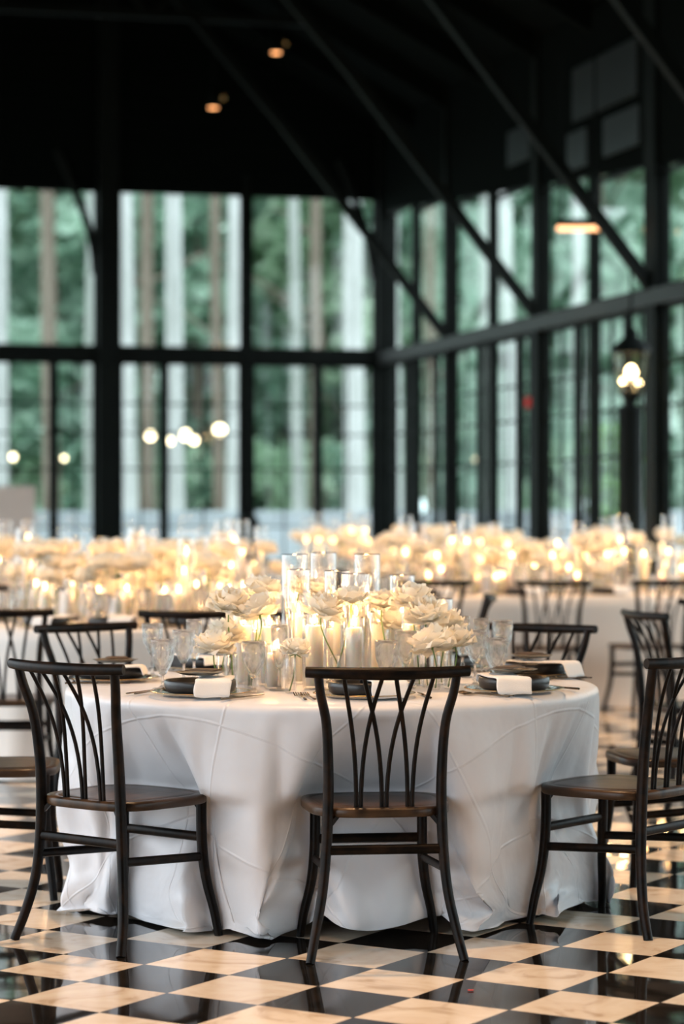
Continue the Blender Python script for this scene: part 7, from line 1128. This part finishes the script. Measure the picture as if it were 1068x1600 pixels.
LIGHT = bpy.data.lights.new('candle_light', 'POINT'); LIGHT.energy = CANDLE_W; LIGHT.color = (1, .54, .22); LIGHT.shadow_soft_size = .015
def mk_goblet(kind, lo=False):
    def f():
        t = thing('crystal_goblet' if kind != 'flute' else 'crystal_flute', (0, 0, 0), 'x', 'glass')
        n = 16 if lo else 72
        H = {'water': .165, 'wine': .19, 'flute': .215}[kind]; rt = {'water': .040, 'wine': .038, 'flute': .028}[kind]; sh = {'water': .045, 'wine': .075, 'flute': .07}[kind]
        out = [(.004, sh), (.012, sh + .006), (rt * .72, sh + .035), (rt * .93, sh + (H - sh) * .5), (rt * .97, sh + (H - sh) * .72), (rt, H)]
        inn = [(rt - .0025, H), (rt * .97 - .003, sh + (H - sh) * .72), (rt * .93 - .0045, sh + (H - sh) * .5), (rt * .72 - .005, sh + .038), (.006, sh + .016), (0, sh + .014)]
        pr = []
        for i in range(len(out) - 1):
            for q in range(4): f_ = q / 4; pr.append((out[i][0] * (1 - f_) + out[i + 1][0] * f_, out[i][1] * (1 - f_) + out[i + 1][1] * f_))
        pr.append(out[-1]); no = len(pr)
        def mod(i, k, z):
            if i >= no or z > sh + (H - sh) * .74: return 1
            a = 2 * math.pi * k / n; return 1 - .07 * max(0, math.sin(a * 12 + z * 130)) - .07 * max(0, math.sin(a * 12 - z * 130))
        b = MB(); b.lathe(pr + inn, n, mod=None if lo else mod); b.build('bowl', M['crystal'], t)
        b = MB(); b.lathe([(0, .0), (.033, .0), (.034, .003), (.012, .007), (.0055, .014), (.0045, sh * .5), (.007, sh * .62), (.0045, sh * .75), (.005, sh), (0, sh + .001)], n); b.build('stem', M['crystal'], t)
        return t
    return f
def mk_charger():
    t = thing('charger_plate', (0, 0, 0), 'x', 'plate')
    b = MB(); b.lathe([(0, .004), (.10, .004), (.12, .006), (.158, .0135), (.162, .0135), (.162, .0115), (.12, .002), (.10, 0), (0, 0)], 48); b.build('glass_disc', M['charger'], t)
    b = MB(); b.lathe([(.158, .0138), (.163, .014), (.1635, .012), (.158, .0122), (.158, .0138)], 48); b.f = [q for q in b.f if len(q) == 4]; b.sm = [True] * len(b.f); b.build('rim', M['gold'], t)
    return t
def mk_plate():
    b = MB(); b.lathe([(0, 0), (.102, 0), (.112, .008), (.116, .024), (.114, .038), (.110, .041), (.106, .038), (.102, .018), (.09, .013), (0, .013)], 48)
    o = b.build('dinner_plate', M['plate']); o['category'] = 'plate'; return o
def mk_side_plate():
    b = MB(); b.lathe([(0, 0), (.045, 0), (.060, .003), (.078, .010), (.080, .010), (.060, .0055), (0, .003)], 72, mod=lambda i, k, z: 1 + (.035 * math.sin(k * 2 * math.pi / 72 * 14) if z > .006 else 0))
    o = b.build('scalloped_plate', mat('mottled_brown_glaze', (.10, .085, .065), rough=.3, cvar=(.34, .29, .22), cscale=60)); o['category'] = 'plate'; return o
def mk_napkin():
    """white linen folded in a band over the plate and hanging over its rim"""
    b = MB(); P = []
    prof = [(-.140, -.020), (-.134, -.004), (-.126, .010), (-.121, .024), (-.113, .031), (-.09, .031), (-.04, .029), (.0, .029), (.05, .029), (.09, .031), (.113, .031), (.120, .024), (.124, .010), (.128, .002)]
    for j, (y, z) in enumerate(prof):
        P.append([(x + .003 * math.sin(j * 1.3 + x * 60), y, z + .0015 * math.sin(x * 70 + j)) for x in [-.058 + .0145 * i for i in range(9)]])
    b.grid(P); o = b.build('napkin', M['napkin'], solid=.006, subsurf=1); o['category'] = 'napkin'; return o
def mk_card():
    b = MB(); b.box((0, 0, .002), (.10, .075, .003)); b.box((.004, .002, .005), (.085, .06, .002), Matrix.Rotation(.06, 3, 'Z')); o = b.build('menu_card', M['card'], bevel=.0006); o['category'] = 'menu card'; return o
def mk_fork():
    t = thing('fork', (0, 0, 0), 'x', 'fork')
    b = MB(); b.tube([(0, -.10, .003), (0, -.02, .005), (0, .03, .006), (0, .045, .005)], [.0055, .0035, .0028, .004], 8, [.45, .5, .6, .5]); b.build('handle', M['cutlery'], t)
    b = MB(); b.grid([[(x, y, z) for x in (-w_, -w_ * .5, 0, w_ * .5, w_)] for y, z, w_ in ((.045, .005, .004), (.055, .003, .009), (.066, .003, .0115))])
    for x in (-.0105, -.0035, .0035, .0105): b.tube([(x, .064, .003), (x, .085, .006), (x, .10, .009)], [.0016, .0015, .0009], 5)
    b.build('tines', M['cutlery'], t, solid=.0016)
    return t
def mk_knife():
    t = thing('knife', (0, 0, 0), 'x', 'knife')
    b = MB(); b.tube([(0, -.11, .004), (0, -.05, .005), (0, .0, .004)], [.006, .0055, .0045], 8, .6); b.build('handle', M['cutlery'], t)
    b = MB(); b.grid([[(-.005, y, .004), (w_, y, .004)] for y, w_ in ((-.002, .003), (.05, .007), (.09, .006), (.112, -.003))]); b.build('blade', M['cutlery'], t, solid=.0018)
    return t
ZTOP = TZ + .002
def setting(c, az, R0, seat, full=True, z=ZTOP, side=1, g='', turn=0):
    """one place setting; az = direction from the table centre"""
    cx, cy = c.x + R0 * math.cos(az), c.y + R0 * math.sin(az); rz = az + math.pi / 2
    def P(dx, dy, dz=0): return (cx + dx * math.cos(rz) - dy * math.sin(rz), cy + dx * math.sin(rz) + dy * math.cos(rz), z + dz)
    G = 'place settings on ' + g
    proto_dup('charger', mk_charger, P(0, 0), 'glass charger, ' + seat, G, rz)
    proto_dup('plate', mk_plate, P(0, 0, .0085), 'black dinner plate, ' + seat, G, rz)
    proto_dup('napkin', mk_napkin, P(.06 * side, 0, .024), 'folded white napkin, ' + seat, G, rz + turn)
    if full:
        proto_dup('sideplate', mk_side_plate, P(-.012 * side, .012, .063), 'mottled scalloped side plate, ' + seat, G, rz)
        proto_dup('card', mk_card, P(.0, .02, .076), 'small brown menu card, ' + seat, G, rz + .2)
        proto_dup('fork', mk_fork, P(-.205, -.02), 'dark bronze dinner fork, outer one, ' + seat, G, rz)
        proto_dup('fork', mk_fork, P(-.178, -.015), 'dark bronze salad fork, inner one, ' + seat, G, rz + .03)
        proto_dup('knife', mk_knife, P(.19, -.02), 'dark bronze table knife, ' + seat, G, rz - .02)
SEATS = [(-81, .675, 'before the middle chair', 1), (-125, .73, 'before the near left chair', 1), (-38, .755, 'before the nearest right-hand chair', -1), (21, .775, 'at the table edge by the brown-seated chair', -1),
         (177, .765, 'at the left rim of the round table', 1), (55, .72, 'before the chair that faces the camera', 1), (127, .74, 'before the far left chair', 1)]
for az, R0, seat, sd in SEATS: setting(TC, R(az), R0, seat, True, side=sd, turn={-125: .6, -38: -.7, 21: -1.0}.get(az, 0), g='the sharp round table')
# crystal: (pixel x, base distance, kind, label)
GL = [(254, 7.98, 'water', 'cut crystal water goblet, the one nearest the near left chair rail'), (287, 8.10, 'wine', 'cut crystal wine goblet behind the left water goblet'), (303, 8.32, 'flute', 'tall crystal flute behind the two left goblets'),
      (396, 7.86, 'water', 'cut crystal goblet standing before the white pillar candles on the left'), (436, 7.93, 'flute', 'slim crystal flute between left roses and the candle cylinders'),
      (604, 7.92, 'water', 'cut crystal goblet just behind the middle chair rail'), (634, 8.02, 'wine', 'crystal wine goblet beside the one behind the middle chair rail'),
      (775, 8.06, 'water', 'cut crystal water goblet beside the right place settings'), (742, 8.12, 'wine', 'crystal wine goblet between roses and the right water goblet'), (752, 8.40, 'flute', 'crystal flute behind the right goblets, topmost rim'), (722, 8.55, 'flute', 'crystal flute half hidden behind the right roses'),
      (785, 8.75, 'wine', 'crystal goblet far behind the right water goblet'), (238, 8.55, 'wine', 'crystal goblet far behind the left water goblet')]
for px, Y, k_, lb in GL: proto_dup('gob_' + k_, mk_goblet(k_), ((px - 534) / FPX * Y, Y, ZTOP), lb, 'cut crystal glasses on the sharp round table', random.uniform(0, 6))

# candles in glass on the main table: (pixel x, distance, glass radius, glass height, wax radius, wax height, label words)
CD = [(460, 8.55, .047, .435, .0125, .285, 'tallest cylinder at the left of the back three'), (505, 8.60, .047, .44, .0125, .29, 'tallest cylinder, middle one of the back three'), (573, 8.58, .047, .435, .0125, .275, 'tallest cylinder, right one of the back three'),
      (466, 8.22, .040, .39, .0125, .225, 'medium tall cylinder left of the tall rose pair'), (526, 8.25, .044, .385, .0125, .255, 'medium tall cylinder behind the tall crossed rose stems'), (556, 8.15, .048, .378, .0125, .22, 'medium tall cylinder behind the middle pillar candle'),
      (552, 7.98, .036, .238, .027, .195, 'low cylinder straight behind the middle chair rail'), (491, 8.02, .040, .25, .030, .20, 'low cylinder left of the crossed rose stems'), (380, 8.22, .036, .26, .026, .19, 'low cylinder under the left rose heads'),
      (420, 8.14, .036, .235, .026, .19, 'low cylinder right of the left rose heads'), (400, 8.42, .034, .22, .026, .16, 'low cylinder among the left rose stems'), (592, 8.35, .036, .24, .027, .19, 'low cylinder behind the right crystal bowl'),
      (614, 8.45, .040, .28, .030, .23, 'low cylinder left of the right rose heads'), (643, 8.22, .036, .24, .027, .195, 'low cylinder under the right rose heads'), (428, 7.98, .032, .15, .024, .11, 'short cylinder right of the left crystal goblet'),
      (690, 8.50, .038, .28, .028, .21, 'low cylinder behind the outermost right roses'), (520, 8.40, .036, .22, .027, .17, 'short cylinder deep in the middle of the candles'), (628, 8.62, .045, .36, .0125, .21, 'cylinder behind the right rose heads')]
for i, (px, Y, vr, vh, wr_, wh, lb) in enumerate(CD):
    p = ((px - 534) / FPX * Y, Y, ZTOP)
    v = mk_vase(vr, vh)(); v.location = p; tag(v, 'clear glass ' + lb, None, 'glass candle cylinders on the sharp round table')
    c = mk_candle(wr_, wh)(); c.location = (p[0], p[1], ZTOP + .009); tag(c, 'lit candle in the ' + lb, None, 'lit candles on the sharp round table')
# roses: (bloom px, bloom y, distance, base px, base distance, size, label)
RS = [(360, 942, 8.05, 362, 8.00, 1.12, 'large white rose at the left end, its green stem clear below'), (409, 920, 8.15, 392, 8.05, 1.05, 'white rose topmost of the left cluster'), (403, 952, 8.02, 388, 8.05, 1.05, 'white rose under the topmost left bloom'),
      (334, 1006, 7.98, 349, 7.95, 1.05, 'low white rose over the left crystal goblets'), (352, 988, 8.10, 364, 8.05, 1.0, 'white rose between high and low blooms of the left cluster'), (378, 965, 8.35, 375, 8.32, .9, 'white rose half hidden behind the left cluster'),
      (470, 916, 8.42, 476, 8.38, .9, 'white rose high inside the left tall cylinders'), (506, 950, 7.96, 538, 7.98, 1.12, 'large white rose in the middle, left head of the crossed stems'), (548, 934, 8.0, 520, 7.95, .95, 'white rose in the middle, right head of the crossed stems'),
      (462, 1012, 7.85, 452, 7.82, .72, 'small white rose low on the left with short crossed stems'), (498, 918, 8.4, 500, 8.4, .75, 'small white rose peeping above the big middle bloom'), (597, 940, 8.25, 610, 8.25, 1.0, 'white rose left of the right cluster'),
      (645, 934, 8.12, 655, 8.12, 1.15, 'large white rose topmost of the right cluster'), (664, 958, 8.04, 668, 8.06, 1.1, 'large white rose below the topmost right bloom'), (697, 972, 8.2, 690, 8.2, 1.0, 'white rose at the far right of the right cluster'),
      (672, 1002, 7.95, 680, 7.95, 1.15, 'large low white rose over the middle chair rail end'), (708, 1000, 8.04, 700, 8.0, 1.05, 'low white rose beside the right crystal goblets'), (608, 968, 8.35, 615, 8.3, .95, 'white rose half hidden below the right cluster'),
      (355, 1010, 8.30, 358, 8.3, .85, 'white rose low behind the left cluster'), (560, 960, 8.55, 562, 8.5, .85, 'white rose deep behind the middle candles')]
for i, (px, y, Y, bpx, bY, sz, lb) in enumerate(RS):
    h = at(px, y, Y); bs = Vector(((bpx - 534) / FPX * bY, bY, ZTOP + .006))
    rose(bs, h, lb, 'white roses on the sharp round table', i, sz * .98)
    top = bs.lerp(h, .42 if h.z - bs.z > .2 else .5)
    v = proto_dup('bud', mk_vase(.019, .115, 'bud_vase', 'bud vase', 20), (bs.x + (top.x - bs.x) * .3, bs.y, ZTOP), 'clear bud vase of the ' + lb.replace('white ', ''), 'bud vases on the sharp round table')
# red petal on the floor
b = MB(); b.grid([[(x, y, .002 + .5 * (x * x + y * y)) for x in (-.008, 0, .008)] for y in (-.007, 0, .006)]); o = b.build('petal', mat('red_petal', (.6, .03, .02), rough=.5), solid=.001)
o.location = ((735 - 534) / FPX * 5138 / 759, 5138 / 759, .001); tag(o, 'tiny red petal fallen on a black tile in front', 'petal')

# ------------------------------------------------------------------ the other tables
def round_cloth(c, r_, seed, label):
    rnd = random.Random(seed); n = 120; P = []; ph = [rnd.uniform(0, 6) for _ in range(4)]
    for rr in (0.0, r_ * .5, r_ - .03, r_ - .008): P.append([(rr * math.cos(2 * math.pi * k / n), rr * math.sin(2 * math.pi * k / n), TZ) for k in range(n)])
    P.append([((r_) * math.cos(2 * math.pi * k / n), (r_) * math.sin(2 * math.pi * k / n), TZ - .012) for k in range(n)])
    for j in range(1, 13):
        z = TZ - .012 - (TZ - .02) * j / 12; v = j / 12; row = []
        for k in range(n):
            a = 2 * math.pi * k / n; am = .045 * v**1.2 * (math.sin(a * 14 + ph[0]) + .6 * math.sin(a * 23 + ph[1]) + .5 * math.sin(a * 5 + ph[2]))
            rr = r_ + .01 + am + (.05 * max(0, v - .9) * 10 * .5); row.append((rr * math.cos(a), rr * math.sin(a), z))
        P.append(row)
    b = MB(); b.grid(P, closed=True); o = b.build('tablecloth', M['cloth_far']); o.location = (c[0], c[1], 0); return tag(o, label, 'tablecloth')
def rect_cloth(c, hx, hy, rot, seed, label):
    rnd = random.Random(seed); per = []; N = 40
    for i in range(N): per.append((-hx + 2 * hx * i / N, -hy))
    for i in range(N // 2): per.append((hx, -hy + 2 * hy * i / (N // 2)))
    for i in range(N): per.append((hx - 2 * hx * i / N, hy))
    for i in range(N // 2): per.append((-hx, hy - 2 * hy * i / (N // 2)))
    P = [[(0, 0, TZ)] * len(per), [(x * .985, y * .985, TZ) for x, y in per], [(x, y, TZ - .01) for x, y in per]]
    ph = rnd.uniform(0, 6)
    for j in range(1, 11):
        v = j / 10; row = []
        for k, (x, y) in enumerate(per):
            am = .012 * v + .018 * v * math.sin(k * .55 + ph) + .012 * v * math.sin(k * .23); L = math.hypot(x, y)
            nx, ny = (0, -1) if k < N else (1, 0) if k < N * 1.5 else (0, 1) if k < N * 2.5 else (-1, 0)
            row.append((x + nx * am, y + ny * am, TZ - .01 - (TZ - .018) * v))
        P.append(row)
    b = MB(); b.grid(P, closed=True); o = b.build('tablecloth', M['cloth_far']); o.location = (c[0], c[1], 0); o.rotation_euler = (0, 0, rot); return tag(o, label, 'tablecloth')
def mk_rose_proto(h, seed):
    return lambda: rose((0, 0, 0), (random.Random(seed).uniform(-.03, .03), random.Random(seed + 1).uniform(-.03, .03), h), 'x', None, seed, 1.16, True)
def zone(c, x, y):
    dx, dy = x - c[0], y - c[1]
    return ('near' if dy < -.15 else 'far' if dy > .15 else 'middle') + (' left' if dx < -.25 else ' right' if dx > .25 else ' centre')
def decorate(c, pts, seed, who, tall=.5, nc=16, nr=20, wide=True, tallf=.3):
    """candles in cylinders and roses in bud vases at pts(rnd) -> (x, y)"""
    rnd = random.Random(seed); used = []
    def spot_(dmin):
        for _ in range(60):
            x, y = pts(rnd)
            if all((x - a)**2 + (y - b_)**2 > ((dmin + q) / 2)**2 * 1.0 for a, b_, q in used): break
        used.append((x, y, dmin)); return x, y
    for i in range(nc):
        kind = 'tall' if rnd.random() < tallf else ('mid' if rnd.random() < .5 else 'low')
        vr, vh, wr_, whs = {'tall': (.047, tall - .06, .0125, (.26, .34)), 'mid': (.042, .30, .028, (.16, .24)), 'low': (.038, .2, .028, (.10, .15))}[kind]
        x, y = spot_(.11); q = rnd.randint(0, 1); wh = whs[q]
        vh2 = vh + (0, .05)[rnd.randint(0, 1)] * (kind == 'tall')
        proto_dup('fv%s%d' % (kind, vh2 * 100), mk_vase(vr, vh2, n=16), (x, y, ZTOP), kind.replace('mid', 'medium') + ' glass candle cylinder, ' + zone(c, x, y) + ' ' + who, 'glass cylinders ' + who)
        proto_dup('fc%s%d' % (kind, q), mk_candle(wr_, wh, 12), (x, y, ZTOP + .009), 'lit %s candle, %s %s' % ({'tall': 'taper', 'mid': 'pillar', 'low': 'short pillar'}[kind], zone(c, x, y), who), 'lit candles ' + who)
    for i in range(nr):
        hk = rnd.choice((0, 1, 1, 2, 2, 3)); h = (.16, .24, .31, .37)[hk]; x, y = spot_(.075)
        proto_dup('fr%d%d' % (hk, i % 2), mk_rose_proto(h, hk * 2 + i % 2), (x, y, ZTOP + .004), ('low', 'medium', 'high', 'topmost')[hk] + ' white rose, ' + zone(c, x, y) + ' ' + who, 'white roses ' + who, rnd.uniform(0, 6.28))
        proto_dup('fbud%d' % (hk > 1), mk_vase(.018, .18 if hk > 1 else .11, 'bud_vase', 'bud vase', 12), (x, y, ZTOP), ('tall' if hk > 1 else 'short') + ' bud vase, ' + zone(c, x, y) + ' ' + who, 'bud vases ' + who)
def disc(c, r_):
    def f(rnd): a = rnd.uniform(0, 6.283); q = r_ * math.sqrt(rnd.random()); return c[0] + q * math.cos(a), c[1] + q * math.sin(a)
    return f
def rect(c, hx, hy, rot):
    def f(rnd): x, y = rnd.uniform(-hx, hx), rnd.uniform(-hy, hy); return c[0] + x * math.cos(rot) - y * math.sin(rot), c[1] + x * math.sin(rot) + y * math.cos(rot)
    return f
T2 = (-1.12, 12.75); T4 = (-1.05, 16.9); T5 = (-2.95, 18.6); T6 = (.15, 22.8); T7 = (1.3, 22.0); R14 = R(14)
T3 = (1.12, 16.6); T3b = (T3[0] + 1.83 * math.cos(R14), T3[1] + 1.83 * math.sin(R14)); T8 = (2.35, 20.6)
N2 = 'on the blurred round table'; N3 = 'on the long table behind three chairs'; N4 = 'on the table under the broad column'
N5 = 'on the far table at the left edge'; N6 = 'on the farthest middle table'; N7 = 'on the far table beyond the long one'; N8 = 'on the far table below the lantern'; N3b = 'on the long table at the right edge'
round_cloth(T2, .95, 1, 'white cloth over the blurred round table close behind the sharp one, on the left'); decorate(T2, disc(T2, .62), 2, N2, nc=26, nr=38)
round_cloth(T4, .92, 2, 'white cloth on the round table behind the left blurred one'); decorate(T4, disc(T4, .62), 3, N4, nc=22, nr=28, tall=.52)
round_cloth(T5, .92, 3, 'white cloth on the far round table at the left edge'); decorate(T5, disc(T5, .66), 4, N5, nc=22, nr=28, tall=.55)
round_cloth(T6, .92, 4, 'white cloth on the farthest round table in the middle'); decorate(T6, disc(T6, .62), 5, N6, nc=18, nr=26, tall=.55)
round_cloth(T7, .92, 5, 'white cloth on the far round table right of the corner column'); decorate(T7, disc(T7, .62), 6, N7, nc=17, nr=20, tall=.52)
round_cloth(T8, .85, 6, 'white cloth on the far round table below the lantern'); decorate(T8, disc(T8, .6), 7, N8, nc=17, nr=16, tall=.52)
rect_cloth(T3, .905, .5, R14, 7, 'white cloth on the long table with a row of chairs before it, right'); decorate(T3, rect(T3, .85, .28, R14), 8, N3, nc=26, nr=38, tall=.55)
rect_cloth(T3b, .905, .5, R14, 8, 'white cloth on the second long table, running out of the right edge'); decorate(T3b, rect(T3b, .8, .28, R14), 9, N3b, nc=18, nr=20, tall=.55)
# their chairs
g2 = 'chairs at the blurred round table on the left'; g3 = 'chairs along the long table'; gf = 'chairs at the far tables'
for x, y, a, l, g in (
    (-1.58, 11.45, 0, 'blurred dark chair seen from behind at the left edge, before the round table behind', g2), (-.67, 11.3, -3, 'blurred dark chair from behind, its rail left of the sharp rose heads', g2),
    (.52, 13.0, 88, 'blurred dark chair sideways, its rail end right of the sharp right roses', g2), (-1.93, 14.25, 176, 'blurred dark chair beyond the left round table, cut by the left edge', g2), (-1.02, 14.3, -178, 'blurred dark chair beyond the left round table, mostly behind its flowers', g2),
    (-2.28, 13.15, -100, 'blurred brown chair rail sideways at the left edge by the round table behind', g2),
    (.56, 15.75, 4, 'blurred dark chair from behind, first at the long table', g3), (1.33, 15.7, 4, 'blurred dark chair, second at the long table, above the sharp chair facing the camera', g3), (2.0, 15.85, 20, 'blurred dark chair from behind, third at the long table, beside its cloth seam', g3),
    (1.62, 11.05, -73, 'blurred dark chair turned away sideways, above the brown-seated right chairs', None), (2.05, 12.6, -20, 'blurred dark chair cut by the right edge behind the sideways one', None),
    (.30, 18.0, 20, 'far dark chair behind the sharp glass cylinders on the right', gf), (-.55, 21.6, -30, 'far dark chair between the far left and middle tables', gf), (-.28, 18.1, 100, 'far dark chair sideways at the table under the broad rear column', gf),
    (.75, 21.6, 10, 'far dark chair before the farthest middle table', gf), (1.9, 19.3, 10, 'far dark chair before the table below the lantern', gf)):
    chair(x, y, a, l, g)
# their place settings
for az, w_ in ((-118, 'nearest the chair at the left edge'), (-62, 'by the blurred chair left of the roses'), (-92, 'between the two chairs seen from behind'), (180, 'at the left rim'), (0, 'at the right rim')):
    setting(Vector((*T2, 0)), R(az), .76, w_ + ' on the blurred round table', False, g='the blurred round table')
    p = (T2[0] + .60 * math.cos(R(az + 14)), T2[1] + .60 * math.sin(R(az + 14)), ZTOP)
    proto_dup('lg_wine', mk_goblet('wine', True), p, 'blurred tall goblet ' + w_, 'glasses on the blurred round table')
    p = (T2[0] + .66 * math.cos(R(az + 22)), T2[1] + .66 * math.sin(R(az + 22)), ZTOP)
    proto_dup('lg_water', mk_goblet('water', True), p, 'blurred low goblet ' + w_, 'glasses on the blurred round table')
for T_, tag_ in ((T3, 'the long table'), (T3b, 'the second long table')):
    for u in (-.62, 0, .62) if T_ is T3 else (-.5, .2):
        cc = Vector((T_[0] + u * math.cos(R14), T_[1] + u * math.sin(R14), 0)); wd = {-.62: 'before the first chair', 0: 'before the second chair', .62: 'near the cloth seam', -.5: 'next after the seam', .2: 'near the right edge'}[u]
        setting(cc, R(-76), .33, wd + ' on ' + tag_, False, g=tag_)
        proto_dup('lg_wine', mk_goblet('wine', True), (cc.x + .2, cc.y - .18, ZTOP), 'blurred crystal goblet ' + wd + ' on ' + tag_, 'glasses on ' + tag_)
